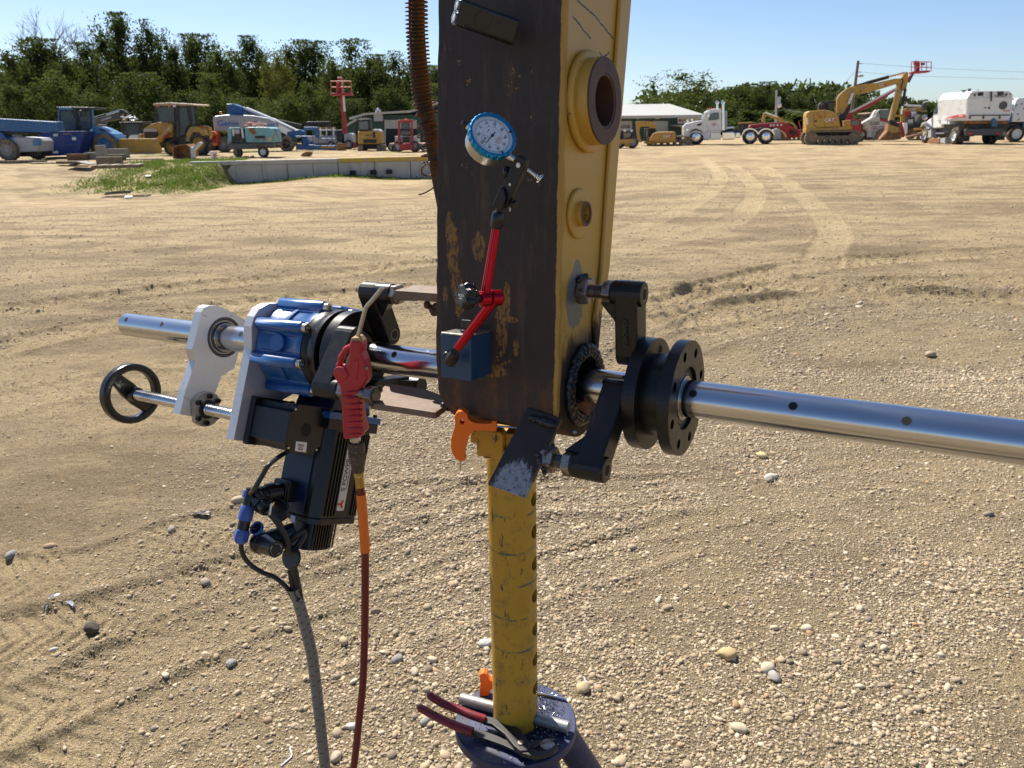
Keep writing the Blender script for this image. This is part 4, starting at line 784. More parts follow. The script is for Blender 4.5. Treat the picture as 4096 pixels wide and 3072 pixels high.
s2 = Site(1365, 604, 0); s2.thing('steel_plate', 'rusty brown steel plate leaning below the red mast', 'plate'); s2.part('sheet', s2.prism(c2((1210, 1050), (1292, 1048), (1294, 1118), (1212, 1120)), 0, .15), RUSTP, bevel=.02)
# K yellow mini excavator
s = Site(1478, 604, 0); s.thing('mini_excavator', 'yellow mini excavator seen from the back in front of the green shed', 'excavator')
P(s, 'cab_frame', c2((1385, 838), (1500, 832), (1506, 935), (1392, 940)), 0, 1.1, BLK); window(s, c2((1400, 852), (1490, 848), (1494, 925), (1406, 930)), -.02, g=GLASS); P(s, 'roof_rack', c2((1400, 826), (1490, 824), (1495, 834), (1392, 838)), .1, 1.0, DGREY)
P(s, 'body', c2((1395, 940), (1520, 932), (1598, 940), (1604, 1045), (1580, 1055), (1405, 1055), (1393, 1040)), -.3, 1.2, CATY, bevel=.08); P(s, 'engine_hatch', c2((1452, 945), (1525, 942), (1526, 998), (1452, 1000)), -.36, -.3, CATY, bevel=.02); txt(s, 'KOMATSU', 1474, 541, 4.5, TEXTK, None, -.37); P(s, 'bumper', c2((1440, 1014), (1562, 1012), (1556, 1042), (1446, 1044)), -.4, -.3, BLK); P(s, 'top_panel', c2((1528, 922), (1580, 922), (1600, 942), (1530, 940)), -.2, .8, WHITE); P(s, 'dark_grille', c2((1530, 945), (1548, 945), (1552, 998), (1532, 998)), -.33, -.3, BLK, bevel=0)
P(s, 'undercarriage', c2((1440, 1055), (1565, 1055), (1565, 1100), (1440, 1100)), .1, 1.0, BLK)
for a, b in ((1395, 1442), (1562, 1612)): P(s, 'crawler_track', c2((a, 1072), (a + 6, 1062), (b - 6, 1062), (b, 1072), (b, 1112), (b - 6, 1120), (a + 6, 1120), (a, 1112)), -.4, 1.5, MUD)
# L red rough terrain forklift
s = Site(1622, 609, 0); s.thing('forklift', 'red rough terrain forklift facing the dock before the shed doorway', 'forklift')
for x in (1752, 1866): P(s, 'mast_post', c2((x, 850), (x + 16, 850), (x + 18, 1060), (x - 2, 1060)), 0, .15, RED)
P(s, 'mast_top', c2((1752, 840), (1880, 838), (1880, 860), (1752, 862)), 0, .9, RED); window(s, c2((1782, 862), (1858, 860), (1860, 930), (1782, 932)), .6, g=CLEAR); P(s, 'beacon', c2((1808, 828), (1830, 828), (1828, 842), (1810, 842)), .3, .5, AMBER); P(s, 'carriage', c2((1775, 935), (1866, 935), (1866, 970), (1775, 972)), -.1, .1, DGREY); P(s, 'grille', c2((1790, 985), (1855, 985), (1855, 1040), (1790, 1042)), .1, 1.2, BLK)
P(s, 'body', c2((1765, 1050), (1890, 1048), (1892, 1108), (1766, 1110)), -.2, 2.2, RED, bevel=.05); P(s, 'side_box', c2((1724, 985), (1764, 982), (1768, 1045), (1726, 1046)), .1, 1.6, GREYP); P(s, 'side_box', c2((1884, 982), (1925, 982), (1926, 1045), (1886, 1046)), .1, 1.6, GREYP); wheel(s, 1593, 596, .35, .3, 0); wheel(s, 1658, 596, .35, .3, 0)
for i, (a, b) in enumerate(((1675, 1745), (1900, 2000))):
    q = Site(800 + .4521 * (a + b) / 2, 606, 0); q.thing('flatbed_trailer', ['small flat trailer with a faded pink deck left of the red forklift', 'small flat trailer with a faded pink deck right of the red forklift'][i], 'trailer')
    P(q, 'deck', c2((a, 1048), (b, 1046), (b, 1062), (a, 1064)), 0, 2.2, col('faded pink deck', (.5, .30, .25), .7)); P(q, 'chassis', c2((a + 5, 1064), (b - 5, 1062), (b - 5, 1095), (a + 5, 1098)), .2, 2.0, BLK)
    for w_ in (a + 18, b - 18): wheel(q, 800 + .4521 * w_, 597, .25, .2, .05)
# M odd things lying at the wall and on the bank
s = Site(1222, 628, 0); s.thing('digger_bucket', 'small brown rusty digger bucket lying on the dock edge', 'bucket'); s.part('shell', s.prism(c2((888, 1160), (905, 1135), (940, 1120), (975, 1122), (982, 1140), (960, 1165)), 0, .5), RUSTP, bevel=.03)
s = Site(725, 636, -10); s.thing('digger_bucket', 'large rusty excavator bucket standing on the dock edge before the backhoe', 'bucket'); t = s.trace(c1((1520, 1310), (1555, 1285), (1650, 1275), (1680, 1300), (1690, 1385), (1640, 1408), (1530, 1402)), 0); cx = sum(q[0] for q in t) / 7; cz = sum(q[1] for q in t) / 7
mb = MB().ring_prism(t, [(cx + (x - cx) * .86, cz + (z - cz) * .86) for x, z in t], lambda p, q, h: (p, h, q), 0, .8); s.part('shell', mb, RUSTP, bevel=.01); s.part('back_sheet', MB().prism([(cx + (x - cx) * .88, cz + (z - cz) * .88) for x, z in t], lambda p, q, h: (p, h, q), .5, .56), RUSTP)
s = Site(780, 636, 5); s.thing('steel_chute', 'grey bent steel chute leaning beside the rusty bucket', 'chute'); s.part('sheet', s.prism(c1((1685, 1300), (1700, 1310), (1760, 1255), (1775, 1268), (1710, 1335), (1712, 1400), (1690, 1402)), 0, .5), GALV, bevel=.01)
s = Site(857, 635, 0); s.thing('plastic_bucket', 'white plastic bucket standing on the concrete edge', 'bucket'); q = s.p3(857, 635); r_ = s.p(871, 620)[0]; s.part('shell', MB().lathe([(0, .17), (.36, .21), (.36, .225), (.40, .225), (.40, .20), (.06, .16)], (0, 0, 0), (0, 0, 1), 18), WHITE); s.part('label_patch', s.prism(c1((1885, 1360), (1912, 1358), (1912, 1390), (1888, 1390)), -.215, -.20), col('orange label', (.6, .25, .12), .6))
def block(px, py, yaw, L, Hh, Wd_, name, label, cat, m, group=None, z=None, tilt=0):
    g = ground_hit(px, py); zz = float(g[2]) + (0 if z is None else .10 if z < -.1 else .0)
    o = empty(name, Matrix.Translation((g[0], g[1], zz)) @ Matrix.Rotation(math.radians(yaw), 4, 'Z') @ Matrix.Rotation(math.radians(tilt), 4, 'Y'), label, cat, group)
    MB().box((0, Wd_ / 2, Hh / 2), (L, Wd_, Hh)).build('beam' if cat != 'block' else 'body', m, o, bevel=.015); return o
CB = col('old concrete block', (.24, .225, .20), .9, bump=.3, bscale=20, bdist=.02); RT2 = col('dark rusty sheet', (.11, .065, .045), .9, dirt=(.2, .11, .06), dirt_amt=.7)
block(405, 639, 8, .45, .80, .5, 'concrete_block', 'upright dark block beside the big roller wheel', 'block', CB); block(470, 632, 6, 1.1, .55, .6, 'concrete_block', 'long dark block lying left of the loader bucket', 'block', CB)
block(310, 642, 3, 1.15, .36, .5, 'steel_trough', 'brown rusty trough lying under the blue hopper corner', 'trough', RT2); block(365, 640, 0, .7, .42, .5, 'concrete_block', 'notched grey block right of the rusty trough', 'block', CB)
block(440, 668, 18, 1.05, .34, .45, 'timber_block', 'pale sawn timber block on the slanting pallet', 'timber', WOOD, z=-.28); block(468, 652, 20, .85, .32, .4, 'timber_block', 'second timber block behind the pale one', 'timber', WOOD, z=-.22)
_g = ground_hit(460, 674); s = Site(460, 674, 14, z=float(_g[2])); s.thing('pallet', 'broken wooden pallet lying askew on the grass bank', 'pallet')
for k in range(8): s.part('board', MB().box((-.8 + k * .24, .55, .13 + .01 * (k % 2)), (.17, 1.1, .025)), WOODL if k % 2 else WOOD)
for k in range(3): s.part('bearer', MB().box((0, .08 + k * .46, .06), (1.9, .09, .11)), WOOD)
s = Site(598, 616, -2); s.thing('long_board', 'long pale board laid level on blocks before the loader bucket', 'board'); s.part('plank', s.prism(c1((1128, 1350), (1518, 1348), (1518, 1362), (1128, 1364)), 0, .3), WOODL); s.part('support', s.prism(c1((1445, 1362), (1465, 1362), (1500, 1396), (1480, 1398)), .05, .2), WOODL)
for k, q in enumerate((1180, 1300, 1400)): s.part('support', s.prism(c1((q, 1364), (q + 40, 1364), (q + 40, 1395), (q, 1395)), .05, .3), CB)
_g = ground_hit(325, 660); s = Site(325, 660, -5, z=float(_g[2])); s.thing('ramp_wedge', 'low dark ramp sheet propped up like a tent on the gravel', 'ramp'); s.part('sheet', s.prism(c1((582, 1468), (668, 1430), (685, 1430), (790, 1452), (788, 1460), (680, 1440), (600, 1472)), 0, .7), DGREY, bevel=.008)
for k, (px, py, L, lb) in enumerate(((60, 655, 3.2, 'long dark beam lying under the blue handler wheel'), (190, 655, 1.8, 'pale plank lying in front of the blue hopper'), (285, 656, 1.6, 'dark plank end right of the pale plank'), (560, 640, 2.4, 'long low pale board lying at the top of the grass bank'))): block(px, py, (-1, 2, -3, 0)[k], L, (.16, .07, .14, .08)[k], .3, 'timber_beam', lb, 'timber', (WOOD, WOODL, WOOD, WOODL)[k], z=-.03)
for k, (px, py, r_, lb) in enumerate(((495, 682, .16, 'small pale scrap of sheet on the grass below the pallet'), (585, 660, .13, 'grey scrap of plastic in the grass of the bank'))):
    g = ground_hit(px, py); o = empty('scrap_sheet', (g[0], g[1], float(height(np.array([g[0]]), np.array([g[1]]))[0]) + .03), lb, 'scrap'); MB().box((0, 0, .03), (r_ * 2, r_, .05), Matrix.Rotation(.3, 3, 'X')).build('sheet', GREYP, o, bevel=.01)
# rubble pipes and hoses heaped near the white bucket
s = Site(905, 634, 0); s.thing('scrap_heap', 'low heap of reddish pipes and hoses right of the white bucket', 'scrap'); rr = random.Random(9)
for k in range(16):
    x = rr.uniform(-.9, 1.6); s.part('pipe', MB().tube([(x, rr.uniform(0, .8), .04 + .02 * (k % 3)), (x + rr.uniform(-.9, .9), rr.uniform(0, .9), .05 + rr.uniform(0, .12))], rr.uniform(.015, .035), 6), (RUSTP, col('faded red hose', (.45, .22, .18), .7), DGREY)[k % 3])
# ------------------------------------------------------------------ machines on the right
# white road tractor
s = Site(2790, 580, -12); s.thing('road_tractor', 'white road tractor parked side on with twin chrome exhaust stacks', 'truck')
P(s, 'hood', c3((868, 1040), (865, 930), (890, 895), (1000, 870), (1060, 862), (1130, 862), (1130, 975), (1075, 1010), (1060, 975), (1000, 950), (950, 965), (918, 1010), (905, 1060)), 0, 2.0, WHITE, bevel=.1)
P(s, 'bumper', c3((845, 1030), (905, 1030), (920, 1045), (918, 1085), (850, 1080)), -.05, 2.1, CHROME, bevel=.03); P(s, 'grille', c3((852, 925), (872, 915), (872, 1020), (850, 1020)), .5, 1.5, CHROME)
P(s, 'cab', c3((1060, 862), (1090, 780), (1130, 752), (1200, 742), (1262, 745), (1268, 970), (1130, 975), (1110, 900)), 0, 2.1, WHITE, bevel=.07); window(s, c3((1128, 862), (1150, 800), (1172, 786), (1236, 782), (1238, 848), (1200, 860)), -.02, g=GLASS); P(s, 'windscreen', c3((1052, 858), (1084, 784), (1120, 770), (1118, 780), (1088, 862)), .1, 2.0, CLEAR, bevel=0)
P(s, 'lower_skirt', c3((1075, 1010), (1130, 975), (1268, 970), (1268, 985), (1150, 990), (1145, 1060), (1080, 1062)), .02, 2.0, WHITE, bevel=.03); P(s, 'hood_intake', c3((1008, 905), (1062, 890), (1060, 905), (1040, 920), (1010, 918)), -.03, .02, BLK, bevel=0)
for x in (1222, 1283):
    P(s, 'exhaust_stack', c3((x - 14, 970), (x - 14, 680), (x + 10, 680), (x + 14, 970)), .2 if x > 1250 else 1.7, .4 if x > 1250 else 1.9, CHROME); o = rod(s, c3((x - 4, 690), (x - 2, 675), (x + 8, 665)), .13, 'stack_tip', CHROME, None, .3 if x > 1250 else 1.8)
P(s, 'rear_cab_panel', c3((1268, 760), (1325, 770), (1325, 960), (1268, 970)), .4, 1.9, GREYP); P(s, 'side_fairing', c3((1150, 985), (1255, 985), (1258, 1062), (1152, 1062)), .02, .6, ALU, bevel=.04); x, z = s.p(1330 * .38427 + 2400, 1022 * .38427 + 150); P(s, 'fuel_tank', c3((1272, 985), (1395, 980), (1405, 1000), (1405, 1050), (1390, 1062), (1275, 1065)), .02, .65, CHROME, bevel=.06); P(s, 'tank', c3((1410, 990), (1460, 988), (1460, 1045), (1412, 1048)), .05, .6, CHROME, bevel=.05)
P(s, 'frame_rail', c3((1250, 975), (1300, 945), (1420, 960), (1800, 985), (1790, 1020), (1260, 1020)), .7, 1.5, BLK); P(s, 'deck_plate', c3((1300, 935), (1395, 925), (1400, 945), (1300, 955)), .4, 1.7, ALU)
P(s, 'fifth_wheel', c3((1600, 955), (1680, 935), (1780, 965), (1780, 985), (1600, 985)), .6, 1.6, BLK)
for k, (px, py) in enumerate(((1000, 1065), (1565, 1032), (1730, 1032))):
    q = c3((px, py))[0]; r_ = .56 if k == 0 else .54; wheel(s, q[0], q[1], r_, .4, .0 if k else .05, CHROME, rimr=.6); wheel(s, q[0], q[1], r_, .5, 1.7, CHROME)
    if k: P(s, 'mudguard', [(c3((px + 92 * math.cos(a), py - 88 * math.sin(a)))[0]) for a in np.linspace(.25, 2.9, 12)] + [(c3((px + 80 * math.cos(a), py - 76 * math.sin(a)))[0]) for a in np.linspace(2.9, .25, 12)], .0, .55, CHROME, bevel=0)
    else: P(s, 'wheel_arch', [(c3((px + 98 * math.cos(a), py - 95 * math.sin(a)))[0]) for a in np.linspace(.1, 2.7, 12)] + [(c3((px + 84 * math.cos(a), py - 82 * math.sin(a)))[0]) for a in np.linspace(2.7, .1, 12)], -.04, .4, WHITE, bevel=0)
st = txt(s, 'TITLE', 2856, 495, 4.5, TEXTR, None, -.01); txt(s, 'RENTAL', 2856, 500, 3.5, TEXTR, None, -.01)
for x, y in ((868, 970), (908, 960), (912, 868), (958, 858), (1128, 812), (1130, 765)): P(s, 'lamp' if x < 920 and y > 900 else 'mirror', c3(*[(x + 13 * math.cos(a), y + 15 * math.sin(a)) for a in np.linspace(0, 5.5, 9)]), -.12, -.02, CHROME, bevel=0)
for x in (1120, 1140, 1165, 1190, 1252): P(s, 'roof_lamp', c3((x - 6, 744), (x + 6, 742), (x + 5, 732), (x - 5, 734)), .3, .6, AMBER, bevel=0)
# red gooseneck trailer behind the tractor
s = Site(3170, 575, -12); s.thing('lowbed_trailer', 'bright red gooseneck of a lowbed trailer resting behind the white tractor', 'trailer')
P(s, 'gooseneck', c3((1558, 935), (1568, 910), (1700, 895), (1900, 880), (1960, 905), (2060, 960), (2085, 975), (2060, 1040), (1960, 1050), (1930, 990), (1860, 945), (1750, 940), (1600, 945)), .3, 1.7, RED, bevel=.04)
for k, x in enumerate((1770, 1800, 1840, 1880)): P(s, 'white_letter_patch', c3((x, 905 - k * 2), (x + 18, 904 - k * 2), (x + 16, 925 - k * 2), (x - 2, 926 - k * 2)), .28, .297, TEXTW, bevel=0)
P(s, 'ram', c3((1985, 960), (2040, 975), (2030, 1020), (1980, 1010)), .1, .3, BLK); P(s, 'landing_leg', c3((1935, 1040), (1955, 1040), (1960, 1075), (1930, 1075)), .4, .7, RED); P(s, 'red_upright', c3((2065, 870), (2075, 872), (2095, 950), (2085, 952)), .2, .35, RED); P(s, 'deck', c3((2060, 990), (2120, 990), (2120, 1040), (2060, 1040)), .2, 2, RED)
# grey machine, yellow digger arms behind the trailer
s = Site(3120, 572, -16, Y=66); s.thing('excavator', 'yellow digger with folded arm behind the red gooseneck', 'excavator')
P(s, 'boom', c3((1682, 880), (1700, 790), (1720, 776), (1900, 840), (1925, 870), (1905, 888), (1740, 812), (1722, 830), (1718, 890)), .2, .8, CATY); P(s, 'boom_top_hose', c3((1720, 772), (1850, 822), (1852, 832), (1722, 785)), .1, .2, CHROME, bevel=0); P(s, 'arm_curve', c3((1900, 880), (1960, 872), (2020, 890), (2050, 930), (2055, 965), (2035, 960), (2020, 915), (1980, 892), (1910, 898)), .2, .7, CATY)
P(s, 'body', c3((1800, 960), (1880, 945), (1890, 1060), (1805, 1070)), 0, 2, GREYP, bevel=.1); P(s, 'arm_end', c3((1890, 960), (1930, 950), (1925, 1060), (1895, 1062)), .2, .8, CATY); P(s, 'cab', c3((1440, 890), (1590, 880), (1590, 905), (1560, 960), (1440, 960)), 1, 2.4, BLK); P(s, 'cab_roof', c3((1440, 886), (1585, 878), (1590, 892), (1440, 898)), .9, 2.4, CATY)
x0 = s.p(3080, 570)[0]; crawler(s, x0, x0 + 3.2, .42, .1, .5)
# machines in front of the pale roofed shed
s = Site(2650, 584, -9); s.thing('excavator', 'yellow excavator with folded arm and rear counterweight to the viewer before the pale roofed shed', 'excavator')
P(s, 'counterweight', c3((512, 1080), (520, 1050), (555, 1000), (600, 985), (780, 982), (788, 990), (788, 1088), (720, 1095)), 0, 2.6, CATY, bevel=.06); txt(s, 'CAT', 2668, 546, 11, TEXTW, None, -.004); P(s, 'red_wedge', c3((715, 1020), (745, 1005), (745, 1035), (728, 1050)), -.012, -.002, TEXTR, bevel=0)
P(s, 'boom', c3((370, 880), (385, 868), (540, 875), (575, 900), (590, 945), (560, 950), (520, 925), (420, 930), (410, 990), (440, 1090), (400, 1090), (380, 990)), .9, 1.5, CATY); P(s, 'boom_hoses', c3((375, 868), (540, 862), (560, 880), (380, 880)), 1.0, 1.2, BLK, bevel=0); P(s, 'cab', c3((462, 950), (560, 935), (590, 960), (560, 1000), (520, 1050), (460, 1075)), 1.5, 2.5, BLK); P(s, 'glass', c3((475, 960), (500, 955), (500, 1055), (478, 1062)), 1.45, 1.5, GLASS, bevel=0); P(s, 'platform', c3((460, 1085), (720, 1085), (720, 1100), (460, 1105)), .2, 2.4, CATY)
x0 = s.p(2585, 580)[0]; crawler(s, x0, x0 + 3.2, .32, .2, .5); crawler(s, x0, x0 + 3.2, .32, 2, .5)
s = Site(2505, 594, -6); s.thing('small_dozer', 'small yellow machine with two round lamps beside the steel stick edge', 'dozer')
P(s, 'body', c3((150, 1085), (200, 1060), (345, 1055), (350, 1100), (315, 1105), (312, 1140), (260, 1140), (255, 1105), (150, 1110)), 0, 1.6, CATY, bevel=.05); P(s, 'cab', c3((195, 985), (330, 975), (345, 1050), (200, 1062)), .3, 1.5, BLK); window(s, c3((240, 990), (320, 985), (330, 1045), (245, 1050)), .26); P(s, 'roof', c3((190, 962), (335, 962), (335, 982), (192, 985)), .2, 1.6, DGREY); wheel(s, 2478, 585, .4, .3, .1); wheel(s, 2530, 585, .4, .3, .1)
for x in (258, 330): P(s, 'lamp', c3(*[(x + 13 * math.cos(a), 970 + 13 * math.sin(a)) for a in np.linspace(0, 5.5, 9)]), .05, .15, LENS, bevel=0)
# main excavator
s = Site(3215, 581, -17); s.thing('crawler_excavator', 'large yellow crawler excavator with its boom arched to the right and bucket on the ground', 'excavator')
P(s, 'house', c4((275, 700), (282, 668), (300, 655), (440, 643), (480, 650), (560, 680), (580, 780), (585, 795), (390, 802), (375, 835), (275, 840)), 0, 2.7, CATY, bevel=.09); P(s, 'deck', c4((272, 812), (680, 788), (682, 815), (580, 825), (400, 832), (272, 850)), -.05, 2.6, CATY)
P(s, 'door_seam', c4((440, 648), (443, 648), (445, 812), (442, 812)), -.012, 0, BLK, bevel=0); P(s, 'door_seam', c4((344, 660), (347, 660), (347, 770), (380, 805), (376, 806), (343, 772)), -.012, 0, BLK, bevel=0); P(s, 'vent', c4((354, 733), (371, 733), (371, 752), (354, 752)), -.015, 0, BLK, bevel=0); P(s, 'step_box', c4((608, 740), (672, 732), (676, 790), (614, 794)), -.02, .8, CATY)
txt(s, 'CAT', 3318, 480.5, 14, TEXTW, None, -.012); P(s, 'red_wedge', c4((500, 715), (520, 722), (524, 740), (505, 752)), -.01, -.002, TEXTR, bevel=0); txt(s, 'TITLE', 3281, 463, 6, TEXTR, None, -.01); txt(s, 'RENTAL', 3281, 470, 4, TEXTR, None, -.01); P(s, 'rear_decal', c4((278, 712), (294, 712), (294, 772), (278, 775)), -.012, -.002, TEXTW, bevel=0)
P(s, 'cab', c4((388, 640), (392, 590), (410, 575), (545, 560), (545, 660), (480, 645)), 1.7, 2.7, BLK); window(s, c4((470, 580), (540, 572), (540, 650), (490, 645), (470, 640)), 1.66, g=CLEAR); P(s, 'exhaust_box', c4((390, 600), (440, 585), (440, 640), (390, 640)), .8, 1.4, BLK); P(s, 'cab_front', c4((580, 700), (620, 600), (670, 590), (668, 640), (625, 740), (610, 790), (585, 790)), 1.0, 1.9, BLK); P(s, 'handrail', c4((528, 640), (532, 610), (538, 610), (540, 665)), .1, .15, CATY, bevel=0)
P(s, 'boom', c4((548, 670), (552, 545), (575, 505), (640, 452), (700, 430), (900, 402), (1060, 365), (1130, 362), (1140, 395), (1085, 412), (900, 470), (720, 512), (690, 530), (650, 600), (598, 680)), .95, 1.55, CATY, bevel=.02)
P(s, 'stick', c4((1085, 420), (1120, 370), (1145, 325), (1165, 302), (1184, 310), (1184, 345), (1175, 420), (1165, 455), (1138, 470), (1060, 720), (1035, 745), (1012, 740), (1050, 600), (1095, 440)), 1.0, 1.5, CATY, bevel=.02); P(s, 'stick_edge', c4((1075, 440), (1086, 430), (1030, 735), (1014, 735)), .97, 1.0, col('pale edge yellow', (.62, .45, .2), .5), bevel=0)  # the edge strip is a paler yellow than the stick
rod(s, c4((810, 405), (1010, 350)), .11, 'ram', BLK, None, 1.25); rod(s, c4((1010, 350), (1155, 312)), .06, 'ram_rod', col('brass tinted chrome', (.6, .5, .3), .3, 1), None, 1.25); rod(s, c4((1158, 455), (1130, 610)), .09, 'ram', BLK, None, 1.2); rod(s, c4((1130, 610), (1118, 690)), .06, 'ram_rod', CHROME, None, 1.2)
rod(s, c4((690, 490), (650, 590)), .09, 'lift_ram', ALU, None, .85); P(s, 'boom_hoses', c4((700, 425), (800, 395), (850, 380), (900, 385), (820, 410), (700, 436)), 1.1, 1.3, BLK, bevel=0); rod(s, c4((1120, 362), (1140, 385), (1125, 430), (1120, 460), (1150, 465), (1165, 440)), .035, 'hose', BLK, None, .93); txt(s, 'CAT', 3530, 339, 10, TEXTW, None, .94, math.radians(8)); P(s, 'red_wedge', c4((972, 405), (984, 405), (986, 430), (976, 432)), .93, .948, TEXTR, bevel=0); P(s, 'pin_boss', c4(*[(760 + 7 * math.cos(a), 476 + 8 * math.sin(a)) for a in np.linspace(0, 5.5, 8)]), .92, .96, BLK, bevel=0)
P(s, 'bucket_link', c4((1015, 735), (1060, 735), (1105, 770), (1100, 800), (1060, 790), (1020, 770)), .9, 1.6, BLK); P(s, 'link_bar', c4((1040, 690), (1130, 680), (1135, 700), (1045, 708)), 1.0, 1.4, CATY)
bk = P(s, 'bucket', c4((1010, 770), (1060, 790), (1105, 800), (1130, 860), (1120, 900), (1060, 912), (960, 914), (940, 905), (1000, 830)), .6, 1.9, RUSTP, bevel=.03); P(s, 'bucket_ear', c4((1015, 775), (1060, 788), (1100, 800), (1112, 840), (1040, 850), (1000, 830)), .55, .6, CATY, bk); P(s, 'bucket_lip', c4((990, 860), (1125, 858), (1118, 902), (1060, 912), (960, 914), (950, 905)), .55, .6, RUSTP, bk)
for k in range(4): P(s, 'bucket_tooth', c4((925, 910), (1010, 820), (1022, 830), (945, 914)), .62 + k * .36, .72 + k * .36, MUD, bk)
x0, _ = s.p(3217, 580); x1, _ = s.p(3442, 565); crawler(s, x0, x1, .46, -.1, .6, shoes=26); crawler(s, x0 - .1, x1, .46, 2.1, .6, shoes=26); P(s, 'undercarriage', c4((330, 842), (700, 835), (700, 880), (330, 890)), .6, 2.0, BLK)
# red boom lift behind the excavator
s = Site(3430, 570, -18, Y=58); s.thing('boom_lift', 'red boom lift with a long boom raised to a railed basket above the excavator arm', 'boom lift')
P(s, 'body', c4((560, 840), (585, 740), (690, 728), (768, 728), (772, 850), (740, 862), (560, 850)), 0, 2.2, RED, bevel=.08); window(s, c4((676, 738), (750, 735), (750, 778), (678, 780)), -.02)
P(s, 'turret', c4((632, 680), (665, 660), (690, 690), (705, 735), (660, 740), (634, 735)), .5, 1.6, RED); P(s, 'boom', c4((650, 668), (1072, 448), (1080, 470), (830, 625), (660, 690)), .8, 1.25, RED, bevel=.02); P(s, 'boom_stripe', c4((655, 664), (1070, 445), (1072, 460), (668, 676)), .74, .78, col('boom stripe white', (.6, .58, .56), .4), bevel=0)
P(s, 'boom_tip', c4((1060, 455), (1180, 360), (1222, 308), (1240, 318), (1190, 392), (1075, 478)), .85, 1.2, RED); rod(s, c4((1225, 330), (1188, 400)), .06, 'level_ram', BLK, None, .8); P(s, 'basket_floor', c4((1215, 302), (1260, 296), (1380, 292), (1380, 306), (1255, 318), (1220, 316)), .3, 1.6, RED)
mb = MB(); q = lambda x, y, d: s.p3(3100 + .45027 * x, 150 + .45027 * y, d)
for d in (.3, 1.6):
    for x in (1211, 1240, 1302, 1346, 1388): mb.tube([q(x, 214 if x > 1290 else 222, d), q(x, 300, d)], .028, 6)
    for y in (216, 264): mb.tube([q(1211, y, d), q(1390, y, d)], .028, 6)
for x in (1211, 1388): mb.tube([q(x, 216, .3), q(x, 216, 1.6)], .028, 6)
s.part('basket_rails', mb, col('faded red rail', (.45, .11, .11), .5)); P(s, 'control_box', c4((1240, 205), (1285, 208), (1290, 240), (1285, 295), (1250, 295), (1255, 250), (1240, 235)), .6, 1.2, RED); P(s, 'tool_tray', c4((1300, 222), (1335, 224), (1332, 245), (1305, 246)), .5, .9, RED); wheel(s, 3400, 548, .5, .4, .1); wheel(s, 3440, 548, .5, .4, .1)
# tracked skid steer
s = Site(3520, 566, -16); s.thing('track_loader', 'dusty white compact track loader with dark side windows behind the excavator bucket', 'loader')
P(s, 'body', c4((775, 870), (778, 770), (800, 752), (880, 705), (905, 655), (925, 640), (1040, 636), (1060, 660), (1060, 790), (1000, 800), (930, 795), (890, 830), (872, 890), (830, 892)), 0, 1.8, col('dusty white paint', (.52, .52, .48), .55, dirt=(.34, .3, .24), dirt_amt=.5, scale=2), bevel=.06)
window(s, c4((922, 655), (945, 642), (1030, 642), (1040, 700), (1035, 740), (935, 715)), -.02); P(s, 'red_stripe', c4((930, 716), (1050, 742), (1050, 768), (935, 740)), -.03, -.002, RED, bevel=0); P(s, 'name_band', c4((843, 752), (928, 748), (928, 772), (845, 775)), -.02, -.002, BLK, bevel=0); txt(s, 'HURRICANE', 3499, 493, 6, TEXTW, None, -.022); P(s, 'rear_grille', c4((782, 785), (800, 778), (800, 850), (784, 856)), -.02, .0, CATY, bevel=0); txt(s, 'TITLE', 3494, 508, 5, TEXTR, None, -.01); txt(s, 'RENTAL', 3494, 514, 4, TEXTR, None, -.01)
x0, _ = s.p(3490, 560); P(s, 'track_belt', c4((875, 905), (885, 840), (930, 808), (1030, 830), (1080, 880), (1070, 910)), -.1, .3, MUD, bevel=.05); P(s, 'track_guard', c4((868, 900), (882, 825), (930, 796), (1000, 802), (1000, 812), (935, 808), (895, 838), (882, 902)), -.14, -.1, GREYP, bevel=0); P(s, 'loader_arm', c4((780, 760), (900, 690), (912, 700), (800, 775)), -.06, .1, col('dusty white paint', (.52, .52, .48))); P(s, 'bucket_red', c4((1100, 760), (1130, 750), (1160, 870), (1140, 890)), 0, 1.6, RED)
for k in range(3): P(s, 'track_wheel', c4(*[(920 + k * 55 + 22 * math.cos(a), 868 + 22 * math.sin(a)) for a in np.linspace(0, 5.8, 12)]), -.13, -.1, MUD, bevel=0)
